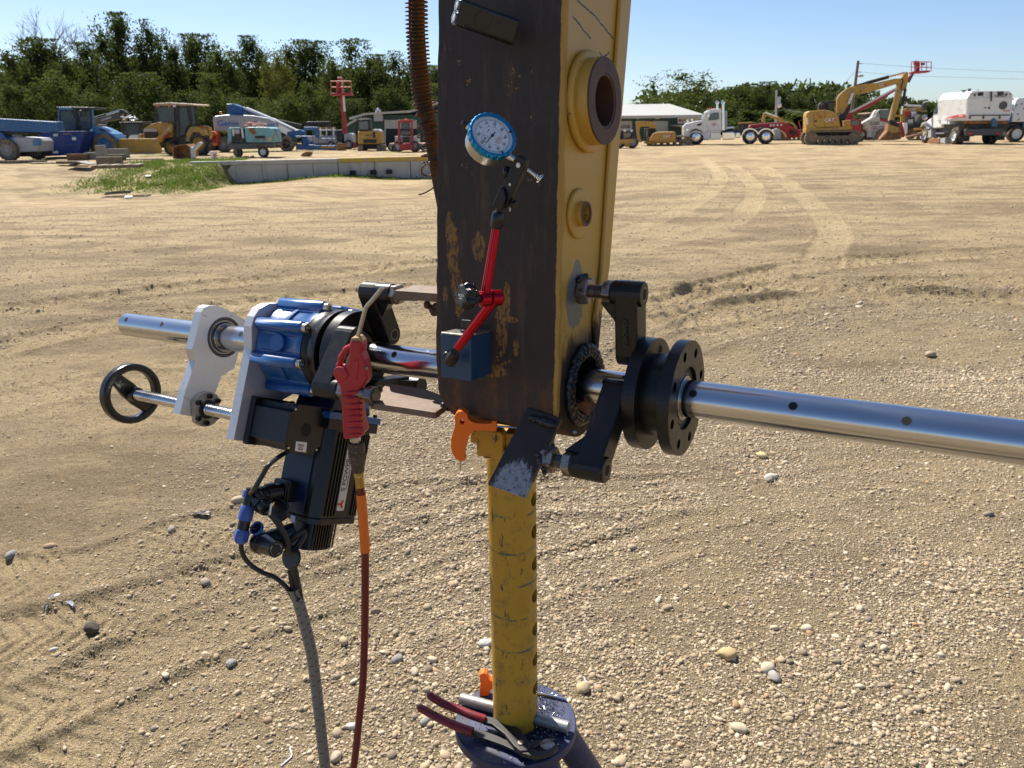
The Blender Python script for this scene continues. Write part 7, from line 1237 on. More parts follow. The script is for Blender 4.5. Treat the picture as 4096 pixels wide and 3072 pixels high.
def coil(HP, r, pitch, wire, seed, i0, i1, loose=0):
    rr = random.Random(seed); out = []; ph = 0; up = Vector((0, 1, 0))
    for i in range(i0, i1):
        p, q = HP[i], HP[i + 1]; L = (q - p).length; k = max(2, int(L / pitch * 16))
        T = (q - p).normalized(); e = (up - T * up.dot(T)).normalized(); g = T.cross(e)
        for j in range(k):
            u = (i - i0 + j / k) / (i1 - i0); lo = loose * max(0, u - .62) / .38; ph += 2 * math.pi * (L / k) / pitch; R_ = r * (1 + lo * .5 * (math.sin(ph * .37 + 1) + .4 * math.sin(ph * .13)) - lo * .05); wob = lo * .004 * math.sin(ph * .31)
            out.append(p + T * (L * j / k + wob) + (e * math.cos(ph) + g * math.sin(ph)) * R_ + (e * .002 * lo * math.sin(ph * .23)))
    return out
MB().tube(coil(HP, .0158, .0054, .0013, 1, 0, 108, 1.0), .00125, 6).build('coil_spring', M_COIL, sh, SM)
lp_ = Vector(unproj(1722, 640, 1.11)); MB().tube(smooth_path([lp_ + Vector((.010 * math.cos(a) * (1 + .15 * a), 0.006 * math.sin(a), -.016 * math.sin(a * .9) - .004 * a)) for a in np.linspace(0, 9, 22)], 3), .0012, 6).build('loose_coil', M_COIL, sh, SM)
# ------------------------------------------------------------------ work light held on the dark plate by its magnet
def D3(px, py, off): return Vector(dk(px, py, off))
def W3(q): return FD @ Vector(q)
E1, E2 = D3(1826, 45, .086), D3(2052, 128, .024); ax = (E2 - E1); Lf = ax.length; ax.normalize(); dn = Vector((0, -1, 0)); fy = (dn - ax * dn.dot(ax)).normalized(); fz = ax.cross(fy)
if (fz.z < 0): fz = -fz
ML = FD @ Matrix(((ax[0], fy[0], fz[0], E1[0]), (ax[1], fy[1], fz[1], E1[1]), (ax[2], fy[2], fz[2], E1[2]), (0, 0, 0, 1)))
wlt = empty('work_light', ML, 'slim black work light with two round lenses stuck high on the dark plate', 'work light')
cs = [(-.0075, -.0150), (.0075, -.0150), (.0105, -.012), (.0105, .012), (.0075, .0150), (-.0075, .0150), (-.0105, .012), (-.0105, -.012)]
MB().prism(cs, lambda p, q, h: (h, p, q), 0, Lf).build('housing', M_PLAS, wlt, bevel=.0015, seg=3); MB().prism([(p * .86, q * .9) for p, q in cs], lambda p, q, h: (h, p, q), -.0006, 0).build('lens_panel', mat('dark violet lens panel', (.02, .02, .045), .15), wlt)
for z_ in (-.0068, .0068):
    o = MB().annulus((-.0022, 0, z_), (1, 0, 0), .002, .0062, .0048, 24).build('lamp_ring', M_ZINC, wlt); MB().lathe([(0, .0049), (-.0006, .004), (-.0011, .002), (-.0012, .0003)], (-.0010, 0, z_), (1, 0, 0), 20).build('lens', LENS, o)
MB().lathe([(0, .0105), (.0008, .0100)], (.030, .0105, 0), (0, 1, 0), 28).build('switch_pad', M_PLAS, wlt, bevel=.0003); MB().box((Lf * .55, -.0125, 0), (.05, .004, .018)).build('magnet_foot', M_OX, wlt)
MB().cyl((Lf - .006, -.010, 0), (Lf - .006, -.024, 0), .009, None, 20).build('magnet_post', M_OX, wlt)
# ------------------------------------------------------------------ magnetic stand
stand = empty('magnetic_stand', FD, 'magnetic indicator stand with a dark blue block base and two anodised red arms', 'magnetic stand')
bx0, bx1, bz0, bz1 = -.1535, -.1035, -.0105, .0500
MB().box(((bx0 + bx1) / 2, -.0285, (bz0 + bz1) / 2), (.050, .053, bz1 - bz0)).build('magnet_base', M_BASE, stand, bevel=.0012); MB().box(((bx0 + bx1) / 2, -.0285, bz1 + .0012), (.0485, .0515, .0025)).build('top_plate', M_ZINC, stand, bevel=.0006)
kx, ky = (bx0 + bx1) / 2 + .003, -.034; MB().cyl((kx, ky, bz1 + .0025), (kx, ky, bz1 + .006), .0085, None, 24).build('switch_base', M_PLAS, stand, bevel=.0006); MB().box((kx + .002, ky, bz1 + .0125), (.017, .006, .0135)).build('switch_lever', M_PLAS, stand, bevel=.0015)
S0 = Vector(((bx0 + bx1) / 2 - .012, -.055, .0215)); S1 = D3(1806, 1436, .073); S2 = D3(1830, 1392, .079); J = D3(1962, 1196, .088); K = D3(1868, 1185, .119)
MB().sphere(S0 + Vector((0, -.003, 0)), .0065, 16, 10).build('ball_joint', M_OX, stand); dS = (S2 - S1).normalized(); MB().lathe([(-.009, .0062), (-.007, .0085), (.003, .0088), (.010, .0072), (.0135, .0066)], S1, dS, 24).build('lower_cap', M_PLAS, stand)
J2 = D3(1985, 1191, .083); J1 = D3(1940, 1194, .095); jd = (J1 - J2).normalized()
def fluted(p0, p1, r0, r1, name):
    ax = (p1 - p0); L = ax.length; ax.normalize(); t = Vector((0, 0, 1)) if abs(ax.z) < .9 else Vector((1, 0, 0)); e1 = ax.cross(t).normalized(); e2 = ax.cross(e1); n_ = 40; mb = MB(); ring = []
    for h, rr_ in ((0, r0), (L, r1)): ring.append([p0 + ax * h + (e1 * math.cos(2 * math.pi * k / n_) + e2 * math.sin(2 * math.pi * k / n_)) * rr_ * (1 - (.09 if k % 5 in (1, 2) else 0)) for k in range(n_)])
    mb.add(ring[0] + ring[1], [(k, (k + 1) % n_, n_ + (k + 1) % n_, n_ + k) for k in range(n_)] + [tuple(range(n_))[::-1], tuple(range(n_, 2 * n_))], True); return mb.build(name, M_DKRED, stand)
fluted(S2, J2 + (S2 - J2).normalized() * .004, .0056, .0066, 'lower_arm'); U0 = D3(1986, 902, .090); fluted(U0, J1 + (U0 - J1).normalized() * .004, .0052, .0066, 'upper_arm')
MB().lathe([(-.0075, .0085), (-.006, .0102), (.0052, .0102), (.0062, .0094)], J2, jd, 28).build('joint_half', M_DKRED, stand); MB().lathe([(-.0062, .0094), (-.0052, .0102), (.006, .0102), (.0075, .0085)], J1, jd, 28).build('joint_half', M_DKRED, stand)
kd = (K - J1).normalized(); t = Vector((0, 0, 1)); e1 = kd.cross(t).normalized(); e2 = kd.cross(e1); kc = K; mb = MB()
ol = [((.0150 + .0018 * math.cos(7 * a)) * math.cos(a), (.0150 + .0018 * math.cos(7 * a)) * math.sin(a)) for a in np.linspace(0, 2 * math.pi, 71)[:-1]]
def kf(p, q, h): return kc + kd * h + e1 * p + e2 * q
o = MB().prism([(p * .82, q * .82) for p, q in ol], kf, -.009, -.004, 1.22, True).prism(ol, kf, -.004, .005, 1.0, True).prism(ol, kf, .005, .0085, .84, True).build('star_knob', M_PLAS, stand, bevel=.0008)
MB().cyl(J1 + jd * .003, kc - kd * .004, .0062, None, 20).build('joint_neck', M_OX, stand)
MB().annulus(kc + kd * .0084, kd, .0004, .0098, .0094, 30).build('knob_ring', M_OX, o); zz = -e2 if (FD.to_3x3() @ e2).z < 0 else e2
MK = basis(kc + kd * .0087, zz.cross(kd) if True else e1, zz); lettering('NOGA', .0044, MK, mat('pale grey print', (.45, .45, .45), .5), o, .00005); MB().prism([(-.0045, -.0042), (.0045, -.0042), (0, -.0022)], lambda p, q, h: MK @ Vector((p, q, h)), 0, .0001).build('emblem', mat('pale grey print', (.45, .45, .45), .5), o)
# upper cap, spigot and fine adjusting clamp
c0 = D3(1986, 905, .090); c1_ = D3(1995, 845, .091); cd = (c1_ - c0).normalized(); MB().lathe([(-.003, .0062), (-.001, .0072), (.008, .0080), (.0155, .0074), (.018, .0055)], c0, cd, 24).build('upper_cap', M_PLAS, stand)
MB().cyl(c0 + cd * .017, c0 + cd * .030, .0042, None, 16).build('spigot', M_PLAS, stand); h0 = D3(2002, 822, .092); hexnut(MB(), h0 - cd * .001, cd, .006, .0072).build('hex_collar', M_PLAS, stand)
b0, b1 = D3(2018, 800, .094), D3(2088, 640, .098); bd = (b1 - b0); Lb = bd.length; bd.normalize(); bn = Vector((0, -1, 0)); bn = (bn - bd * bn.dot(bd)).normalized(); bs = bd.cross(bn); 
if (FD.to_3x3() @ bs).x < 0: bs = -bs
bf_ = lambda p, q, h: b0 + bs * p + bd * q + bn * h
MB().prism([(-.0078, -.010), (.0035, -.010), (.0075, -.002), (.0085, .02), (.0092, Lb - .004), (.0065, Lb + .003), (-.006, Lb + .003), (-.0082, Lb - .006), (-.0080, .03)], bf_, -.005, .004).build('clamp_lever', M_OX, stand, bevel=.001)
MB().prism([(-.0085, -.012), (.006, -.012), (.005, .004), (-.002, .013), (-.0085, .014)], bf_, .004, .0085).build('clamp_fork', M_OX, stand, bevel=.0015)
MB().lathe([(0, .0016), (.0012, .0016)], bf_(.001, .021, .004), bn, 12).build('rivet', M_ZINC, stand); hexnut(MB(), bf_(.001, Lb - .006, .004), bn, .0015, .0032).build('hex_screw', M_ZINC, stand)
kn = D3(2052, 815, .090); MB().cyl(kn, kn + bs * .004, .0055, None, 16).build('fine_screw', M_OX, stand); MB().cyl(kn + bs * -.002 - bd * .004, kn - bd * .010, .0012, None, 8).build('fine_tip', M_ZINC, stand); kn2 = D3(2030, 690, .093); MB().sphere(kn2, .0075, 16, 10, (.6, 1, 1)).build('clamp_knob', M_OX, stand)
# ------------------------------------------------------------------ dial indicator
vh = ray(1975, 537); vh /= np.linalg.norm(vh); e_ = .51 * RT + .86 * UP; e_ -= (e_ @ vh) * vh; e_ /= np.linalg.norm(e_); dn_ = -.76 * vh + .65 * e_; yd = -.88 * RT + .48 * UP; yd -= (yd @ dn_) * dn_; yd /= np.linalg.norm(yd); xd = np.cross(yd, dn_)
MD = frame(unproj(1973, 537, .828), xd, yd, dn_)
dial = empty('dial_indicator', MD, 'round dial indicator with a blue knurled bezel and white face held by the stand', 'dial gauge')
M_BEZ = mat('anodised blue', (.0, .22, .48), .28, .55, .05, 60); M_FACE = mat('white dial face', (.70, .72, .74), .4, 0, .02)
Rb = .0287; n_ = 96; mb = MB(); pr = []
kn_ = [Rb - (.0007 if (k // 2) % 2 else 0) for k in range(n_)]
def ringk(z, f): return [(kn_[k] * f * math.cos(2 * math.pi * k / n_), kn_[k] * f * math.sin(2 * math.pi * k / n_), z) for k in range(n_)]
def ringc(z, r): return [(r * math.cos(2 * math.pi * k / n_), r * math.sin(2 * math.pi * k / n_), z) for k in range(n_)]
lay = [ringc(-.0085, .0262), ringk(-.0080, 1), ringk(-.0006, 1), ringc(.0004, .0273), ringc(.0004, .0252), ringc(-.0028, .0248)]; vs = sum(lay, []); fs = []
for i in range(len(lay) - 1): fs += [(i * n_ + k, i * n_ + (k + 1) % n_, (i + 1) * n_ + (k + 1) % n_, (i + 1) * n_ + k) for k in range(n_)]
MB().add(vs, fs).build('bezel', M_BEZ, dial); MB().lathe([(-.0255, .0235), (-.0245, .0258), (-.0085, .0258)], (0, 0, 0), (0, 0, 1), 64).build('case', mat('brushed steel case', (.50, .49, .46), .33, .9, .06, 200), dial)
fc = MB().cyl((0, 0, -.0045), (0, 0, -.0030), .0250, None, 64).build('dial_face', M_FACE, dial); zf = -.0029
tk_ = MB()
for k in range(100):
    a = 2 * math.pi * k / 100; L_ = .0033 if k % 10 == 0 else (.0029 if k % 5 == 0 else .0024); w_ = .00016 if k % 5 else .00022; c_, s_ = math.sin(a), math.cos(a); r1 = .0222; r0 = r1 - L_
    tk_.add([(r0 * c_ - w_ * s_, r0 * s_ + w_ * c_, zf), (r0 * c_ + w_ * s_, r0 * s_ - w_ * c_, zf), (r1 * c_ + w_ * s_, r1 * s_ - w_ * c_, zf), (r1 * c_ - w_ * s_, r1 * s_ + w_ * c_, zf)], [(0, 1, 2, 3)])
tk_.build('graduations', TEXTK, fc, recalc=False)
for k in range(10):
    a = 2 * math.pi * k / 10; lettering(str(k * 10), .0048, Matrix.Translation((.0163 * math.sin(a), .0163 * math.cos(a), zf)), TEXTK, fc, .00003, name='numeral')
    if k: lettering(str((10 - k) * 10), .0016, Matrix.Translation((.0128 * math.sin(a + .10), .0128 * math.cos(a + .10), zf)), TEXTR, fc, .00003, name='numeral')
MB().annulus((0, 0, zf), (0, 0, 1), .00004, .01165, .0115, 60).build('inner_circle', TEXTK, fc)
lettering('.001IN', .0021, Matrix.Translation((.0025, .0068, zf)) @ Matrix.Rotation(.0, 4, 'Z'), TEXTK, fc, .00003); lettering('SHARS', .0030, Matrix.Translation((0, -.0082, zf)), TEXTR, fc, .00003)
mb = MB(); mb.ring_prism([(p * .0058, q * .0026 - .0082) for p, q in circle(0, 0, 1, 36)], [(p * .0055, q * .0023 - .0082) for p, q in circle(0, 0, 1, 36)], lambda p, q, h: (p, q, h), zf, zf + .00004); mb.build('emblem', TEXTR, fc)
sx_, sy_ = -.0093, .0048; MB().annulus((sx_, sy_, zf), (0, 0, 1), .00004, .0046, .00435, 36).build('sub_dial', TEXTK, fc); mb = MB()
for k in range(10): a = 2 * math.pi * k / 10; mb.box((sx_ + .0036 * math.sin(a), sy_ + .0036 * math.cos(a), zf + .00003), (.0003, .0009, .00004), Matrix.Rotation(-a, 3, 'Z'))
mb.build('sub_graduations', TEXTK, fc); MB().cyl((sx_, sy_, zf), (sx_, sy_, zf + .0006), .0009, None, 12).add([(sx_ - .0003, sy_, zf + .0004), (sx_ + .0003, sy_, zf + .0004), (sx_ + .0021, sy_ + .0024, zf + .0004)], [(0, 1, 2)]).build('sub_hand', TEXTK, fc)
an_ = math.radians(273.6); hd = Vector((math.sin(an_), math.cos(an_), 0)); pd_ = Vector((hd.y, -hd.x, 0)); z9 = Vector((0, 0, zf + .0012)); mb = MB().add([z9 + pd_ * .0006, z9 - pd_ * .0006, z9 + hd * .0205 - pd_ * .0001, z9 + hd * .0205 + pd_ * .0001], [(0, 1, 2, 3)]); mb.add([z9 - pd_ * .0004, z9 + pd_ * .0004, z9 - hd * .006 + pd_ * .0007, z9 - hd * .006 - pd_ * .0007], [(0, 1, 2, 3)]); mb.cyl((0, 0, zf), (0, 0, zf + .0016), .0016, None, 20); mb.build('hand', TEXTK, fc, recalc=False)
for deg in (128, 212): a = math.radians(deg); MB().box((.0238 * math.sin(a), .0238 * math.cos(a), -.0008), (.0017, .0040, .0016), Matrix.Rotation(-a, 3, 'Z')).build('limit_pointer', TEXTK, dial, bevel=.0004)
zs = -.0150; MB().cyl((0, -.0255, zs), (0, -.0365, zs), .0040, None, 24).build('stem', M_STEEL, dial); MB().cyl((0, -.0450, zs), (0, -.0475, zs), .0036, None, 20).build('stem_collar', M_STEEL, dial); MB().lathe([(0, .0022), (.020, .0022), (.0205, .0026), (.0235, .0026)], (0, -.0475, zs), (0, -1, 0), 20).build('plunger', M_STEEL, dial)
MB().lathe([(0, .0058), (.0028, .0058)], (0, -.0710, zs), (0, -1, 0), 28).build('contact_disc', M_STEEL, dial, bevel=.0004); MB().cyl((0, .0255, zs), (0, .0305, zs), .0036, None, 20).build('top_stem', M_STEEL, dial); MB().lathe([(0, .0030), (.004, .0036), (.0065, .0034), (.007, .002)], (0, .0305, zs), (0, 1, 0), 20).build('lift_cap', M_PLAS, dial)
MB().box((0, -.0408, zs + .000), (.0135, .0088, .0125)).build('stem_clamp', M_OX, stand, FD.inverted() @ MD, bevel=.0008)
# ------------------------------------------------------------------ air blow gun and its hose
G = Site(1420, 1500, -12, z=1.15, Y=1.075); gun = empty('air_blow_gun', G.M, 'worn red air blow gun hanging by its bent steel nozzle over the drive head', 'air gun')
n = NT('worn red gun plastic'); f = n.noise(60, 6, .75); c = n.mix(n.noise(18, 4), (.36, .012, .022), (.48, .022, .035)); c = n.mix(n.step(f, .56, .70), c, (.16, .05, .03)); M_GUN = n.fin(c, .42, 0, n.bump(f, .2, .001))
M_GUND = mat('sandy dirt on the gun', (.36, .25, .13), .9, 0, .3, 80)
def g3(px, py, d=0.0): return Vector(G.p3(px, py, d))
def gp_(name, pts, d0, d1, m, parent=None, bevel=.003): return MB().prism(G.trace(pts, 0), lambda p, q, h: (p, h, q), d0, d1).build(name, m, parent or gun, bevel=bevel, seg=3)
body = [(1410, 1356), (1443, 1352), (1461, 1366), (1457, 1405), (1468, 1436), (1477, 1472), (1480, 1512), (1468, 1535), (1452, 1548), (1446, 1575), (1376, 1575), (1370, 1535), (1357, 1514), (1344, 1490), (1344, 1470), (1356, 1462), (1392, 1460), (1404, 1440), (1409, 1400)]
gb_ = gp_('body', body, -.013, .013, M_GUN, bevel=.005); gp_('nose', [(1412, 1358), (1415, 1345), (1442, 1343), (1459, 1364), (1447, 1360), (1430, 1372), (1414, 1378)], -.0105, .0105, M_GUND, gb_, .003)
MB().tube(smooth_path([g3(1414, 1384), g3(1392, 1392), g3(1372, 1416), g3(1360, 1450), g3(1357, 1468)], 6), [.0050 + .0006 * math.sin(i) for i in range(25)], 12).build('trigger_guard', M_GUN, gb_); gp_('trigger', [(1408, 1400), (1412, 1420), (1400, 1455), (1382, 1462), (1390, 1430)], -.005, .005, M_GUND, gb_, .002)
MB().lathe([(0, .0115), (.003, .0115), (.004, .0095)], g3(1364, 1494, -.0125), (0, -1, 0), 26).build('valve_cap', M_GUN, gb_); gp_('side_badge', [(1430, 1428), (1450, 1434), (1440, 1512), (1420, 1504)], -.0142, -.0128, M_GUN, gb_, .0006); MB().lathe([(0, .0025), (.0008, .002)], g3(1467, 1474, -.013), (0, -1, 0), 12).build('screw', M_GUND, gb_)
grip = [(1376, 1570), (1446, 1570), (1449, 1600), (1452, 1650), (1458, 1690), (1467, 1716), (1466, 1726), (1445, 1742), (1386, 1746), (1382, 1700), (1379, 1640)]
gr = gp_('grip', grip, -.014, .014, M_GUN, gb_, .006)
for k in range(8):
    y = 1569 + 24.0 * k; x0, x1 = 1374 + k * 1.4, 1446 + k * 1.0; P_ = []
    for a in np.linspace(.15, 2 * math.pi - .15 + .3, 26)[:-1]:
        cx, hw_ = (x0 + x1) / 2, (x1 - x0) / 2; px = cx - hw_ * 1.02 * (abs(math.cos(a)) ** .7) * (1 if math.cos(a) > 0 else -1); P_.append(g3(px, y + 2 - 5 * math.sin(a) * 0 + (px - cx) * -.10, -.0150 * (abs(math.sin(a)) ** .7) * (1 if math.sin(a) > 0 else -1)))
    MB().tube(P_, .0024, 8, closed=True).build('grip_rib', M_GUN, gr)
MB().tube(smooth_path([g3(1430, 1352), g3(1447, 1290), g3(1461, 1238), g3(1470, 1222), g3(1490, 1200), g3(1530, 1150)], 8), .0032, 14).build('nozzle', mat('dull nozzle steel', (.46, .42, .36), .38, .8, .15, 80), gb_)
gp_('hook_tab', [(1450, 1372), (1462, 1382), (1465, 1400), (1455, 1404)], -.006, .006, M_GUN, gb_, .002)
hexnut(MB(), g3(1421, 1746), g3(1422, 1768) - g3(1421, 1746), .010, .0085).build('fitting', M_ZINC, gb_); C0, C1 = g3(1424, 1768), g3(1433, 1884); cl_ = (C1 - C0).length
kn_m = mat('knurled dirty coupler', (.075, .06, .05), .55, .5, .3, 90, dirt=(.2, .15, .1), dirt_amt=.5, bump=.7, bscale=500, bdist=.001)
MB().lathe([(0, .008), (.001, .0125), (.010, .0138), (.017, .0132), (.0175, .0140), (.026, .0140), (.0265, .0125), (cl_ - .016, .0125), (cl_ - .015, .0108), (cl_, .0104)], C0, C1 - C0, 30).build('quick_coupler', kn_m, gb_); B0, B1 = C1, g3(1441, 1956); MB().lathe([(0, .0075), (.001, .0088), (.004, .0088), (.0045, .0076), (.006, .0085), (.011, .0085), (.012, .0076), ((B1 - B0).length, .0078)], B0, B1 - B0, 24).build('brass_ferrule', mat('brass', (.42, .28, .09), .3, 1, .1, 60), gb_)
Yh = G.B[1]
def H3(px, py, dy=0): return Vector(at_dist(px, py, Yh + dy))
hpts = [H3(1441, 1950), H3(1445, 1990), H3(1453, 2090), H3(1460, 2190), H3(1461, 2320), H3(1460, 2463), H3(1457, 2600), H3(1451, 2740), H3(1436, 2884), H3(1415, 3072, .0), H3(1385, 3260, .01)]; e = hpts[-1]; hpts += [Vector((e.x - .03, e.y + .02, e.z - .12)), Vector((e.x - .10, e.y + .02, .03)), Vector((e.x - .30, e.y - .05, .012)), Vector((e.x - .75, e.y - .12, .012))]
M_AH = mat('dark red air hose', (.155, .010, .012), .42, 0, .08, 60); ah = empty('air_hose', hpts[0], 'dark red rubber air hose with an orange sleeve hanging straight down from the air gun', 'hose'); TM_ = Matrix.Translation(-hpts[0])
HS = smooth_path(hpts, 8); MB().tube(HS, .0068, 16).build('hose', M_AH, ah, TM_); MB().tube(HS[6:26], .0083, 20).build('sleeve', mat('orange sleeve', (.80, .17, .015), .45, 0, .05), ah, TM_)
# ------------------------------------------------------------------ cables from the motors in their grey wrap
def um3(px, py, u): return FU @ ul(px, py, u)
k0 = FU @ CEND; Yc = k0.y
def K3(px, py, dy=0): return Vector(at_dist(px, py, Yc + dy))
main = [k0, K3(1085, 2058), K3(1114, 2094), K3(1143, 2152), K3(1162, 2213), K3(1177, 2273), K3(1192, 2345)]
wrap = [K3(1176, 2352), K3(1195, 2412), K3(1216, 2484), K3(1234, 2556), K3(1249, 2629), K3(1262, 2726), K3(1275, 2840), K3(1287, 2950), K3(1301, 3072), K3(1315, 3220)]; e = wrap[-1]; wrap += [Vector((e.x + .02, e.y - .01, e.z - .15)), Vector((e.x + .06, e.y - .03, .06)), Vector((e.x + .18, e.y - .06, .016)), Vector((e.x + .6, e.y - .2, .016))]
cb = empty('cable_bundle', wrap[0], 'black motor cables gathered into a grey slit wrap running down to the ground', 'cable'); TM_ = Matrix.Translation(-wrap[0])
MB().tube(smooth_path(main + [K3(1205, 2420)], 8), .0060, 14).build('power_cable', M_CAB, cb, TM_); gk = FU @ ul(965, 2168, um + ZB)
MB().tube(smooth_path([gk, K3(966, 2200, gk.y - Yc), K3(981, 2235, (gk.y - Yc) * .8), K3(1010, 2265, (gk.y - Yc) * .6), K3(1050, 2290, (gk.y - Yc) * .4), K3(1100, 2310, .0), K3(1150, 2355), K3(1185, 2420)], 8), .0042, 12).build('signal_cable', M_CAB, cb, TM_)
f2w = FU @ f2_; MB().tube(smooth_path([f2w, K3(1150, 2175, .01), K3(1195, 2135, .02), K3(1215, 2125, .03), K3(1210, 2155, .02), K3(1180, 2200, .01), K3(1165, 2260, .008), K3(1168, 2320, .006), K3(1190, 2400)], 8), .0056, 12).build('encoder_cable', M_CAB, cb, TM_)
tq = [FU @ ul(1160, 1800, um + .0), K3(1085, 1850, -.02), K3(1050, 1900, -.03), K3(1018, 1955, -.035), FU @ ul(1000, 1975, um + ZB)]; MB().tube(smooth_path(tq, 8), .0042, 12).build('feed_cable', M_CAB, cb, TM_)
M_WRAP = mat('grey split wrap', (.20, .195, .17), .5, 0, .08, 40); WP = smooth_path(wrap, 10); wr_ = MB().tube(WP, .0105, 24, False).build('cable_wrap', M_WRAP, cb, TM_); MB().tube(WP[0:2], .0125, 20, False).build('wrap_collar', M_WRAP, wr_)
for i in range(9, 104, 4):
    for sd in (0, 1):
        p, q = WP[i + sd % 1], WP[i + 1]; T_ = (q - p).normalized(); vw = (Vector(CAM) - p).normalized(); vw = (vw - T_ * vw.dot(T_)).normalized(); sdv = T_.cross(vw); a0 = (-.95, .15)[sd]; pts = []
        for j in range(6): a = a0 + .62 * j / 5 + (.0 if sd == 0 else .0); pts.append(p + T_ * (.008 * sd + (.0016 * (j - 2.5) / 2.5) * (1 if sd else .3)) + (vw * math.cos(a) + sdv * math.sin(a)) * .0105)
        MB().tube(pts, .0007, 5).build('slit', M_VOID, wr_)
tw_ = WP[6]; MB().tube(smooth_path([WP[0] + Vector((.004, -.011, .006)), WP[2] + Vector((.004, -.0125, 0)), WP[5] + Vector((.006, -.0125, 0)), WP[6] + Vector((.010, -.010, .002)), WP[7] + Vector((.003, -.0125, .003)), WP[6] + Vector((.007, -.012, -.003))], 6), .0011, 6).build('tie_wire', M_OX, cb, TM_)
# ------------------------------------------------------------------ jack stand under the stick
ZT = .480; PC = Vector((-.003, 1.04, 0)); RP = .0405
n = NT('scratched yellow post paint'); f = n.noise(9, 6, .7); f2 = n.noise(70, 5, .75, n.mapping((1, 1, .35))); zc = n.xyz()[2]
c = n.mix(f, (.44, .235, .018), (.56, .32, .03)); c = n.mix(n.math('MULTIPLY', n.step(n.noise(26, 7, .8), .50, .64), .65), c, (.21, .13, .03)); c = n.mix(n.step(f2, .60, .66), c, (.075, .045, .02))
sw = n.math('ABSOLUTE', n.math('SUBTRACT', n.math('FRACT', n.math('MULTIPLY', n.math('ADD', zc, n.math('MULTIPLY', n.math('SUBTRACT', n.noise(7, 3), .5), .03)), 1 / .062)), .5)); ring = n.math('MULTIPLY', n.math('LESS_THAN', sw, .035), n.step(n.noise(22, 4, .8), .46, .56)); c = n.mix(n.math('MULTIPLY', ring, .85), c, (.075, .10, .075))
M_POST = n.fin(c, .45, 0, n.bump(f2, .2, .001))
n = NT('scuffed navy stand paint'); f = n.noise(18, 6, .75); c = n.mix(f, (.016, .022, .062), (.036, .045, .12)); c = n.mix(n.math('MULTIPLY', n.step(n.noise(14, 7, .8), .52, .66), .6), c, (.16, .14, .12)); M_NST = n.fin(n.mix(n.math('MULTIPLY', n.step(n.noise(9, 5, .7), .45, .62), .6), c, (.016, .016, .018)), .5, 0, n.bump(f, .2, .001))
js = empty('jack_stand', (PC.x, PC.y, 0), 'yellow perforated post on a round navy base holding up the stick tip', 'jack stand'); JT = Matrix.Translation((-PC.x, -PC.y, 0))
PA, PB = Vector(ground_at(1842, 2788, ZT + .013)), Vector(ground_at(2276, 2916, ZT + .013)); pdir = (PB - PA); pdir.z = 0; pdir.normalize(); TH0 = math.atan2(pdir.y, pdir.x)
def z_at(py):
    lo, hi = .4, 1.2
    for _ in range(40):
        m = (lo + hi) / 2; X = np.array([PC.x + RP * math.cos(TH0), PC.y + RP * math.sin(TH0), m]) - CAM; q = 1536 - FPX * (X @ UP) / (X @ FW)
        if q > py: lo = m
        else: hi = m
    return lo
ZTOP = 1.035; HZ = sorted([z_at(q) for q in (1920, 2038, 2165, 2290, 2413, 2540, 2655, 2762)]); HZ = [ZT + .0135] + [q for q in HZ if q > ZT + .05 and q < ZTOP - .03]
RH = .0122; mb = MB(); dth = .0175 / RP; P3 = lambda th, z, r=RP: (r * math.cos(th), r * math.sin(th), z)
zs_ = [ZT]
for side in (0, 1):
    tc = TH0 + math.pi * side
    for i, hz in enumerate(HZ):
        z0 = ZT if i == 0 else (HZ[i - 1] + hz) / 2; z1 = ZTOP if i == len(HZ) - 1 else (hz + HZ[i + 1]) / 2; n_ = 32; inner, outer_, deep = [], [], []
        for k in range(n_):
            a = 2 * math.pi * k / n_; cx, sx = math.cos(a), math.sin(a); m = max(abs(cx), abs(sx)); u = cx / m; v = sx / m
            inner.append(P3(tc + RH * cx / RP, hz + RH * sx)); deep.append(P3(tc + RH * cx / (RP - .006), hz + RH * sx, RP - .006)); outer_.append(P3(tc + u * dth, hz + (v * (z1 - hz) if v > 0 else v * (hz - z0))))
        mb.add(outer_ + inner + deep, [(k, (k + 1) % n_, n_ + (k + 1) % n_, n_ + k) for k in range(n_)] + [(n_ + k, n_ + (k + 1) % n_, 2 * n_ + (k + 1) % n_, 2 * n_ + k) for k in range(n_)])
    a0, a1 = tc + dth, tc + math.pi - dth; k = 26; vs = [P3(a0 + (a1 - a0) * j / k, z) for z in (ZT, ZTOP) for j in range(k + 1)]; mb.add(vs, [(j, j + 1, k + 2 + j, k + 1 + j) for j in range(k)], True)
mb.sm = [True] * len(mb.sm); mb.add([P3(2 * math.pi * k / 48, ZTOP) for k in range(48)], [tuple(range(48))]); mb.build('post', M_POST, js)
dk_ = MB().lathe([(ZT - .018, .106), (ZT - .017, .1105), (ZT - .0015, .1105), (ZT, .109), (ZT, .001)], (0, 0, 0), (0, 0, 1), 72, False); dk_.build('base_disc', M_NST, js, bevel=.001)
MB().annulus((0, 0, ZT - .06), (0, 0, 1), .042, .062, .045, 40).build('socket', M_NST, js); MB().cyl((0, 0, .12), (0, 0, ZT - .02), .043, None, 28).build('lower_tube', M_NST, js)
for k, az in enumerate((238, 306, 20, 110, 165)[:4]):
    a = math.radians(az); MB().tube([(.072 * math.cos(a), .072 * math.sin(a), ZT - .016), (.30 * math.cos(a), .30 * math.sin(a), .02)], .027, 18).build('leg', M_NST, js); MB().cyl((.30 * math.cos(a), .30 * math.sin(a), .0), (.30 * math.cos(a), .30 * math.sin(a), .012), .05, None, 20).build('foot_pad', M_NST, js)
SD = Site(1955, 1775, -14, z=1.0, Y=1.000)
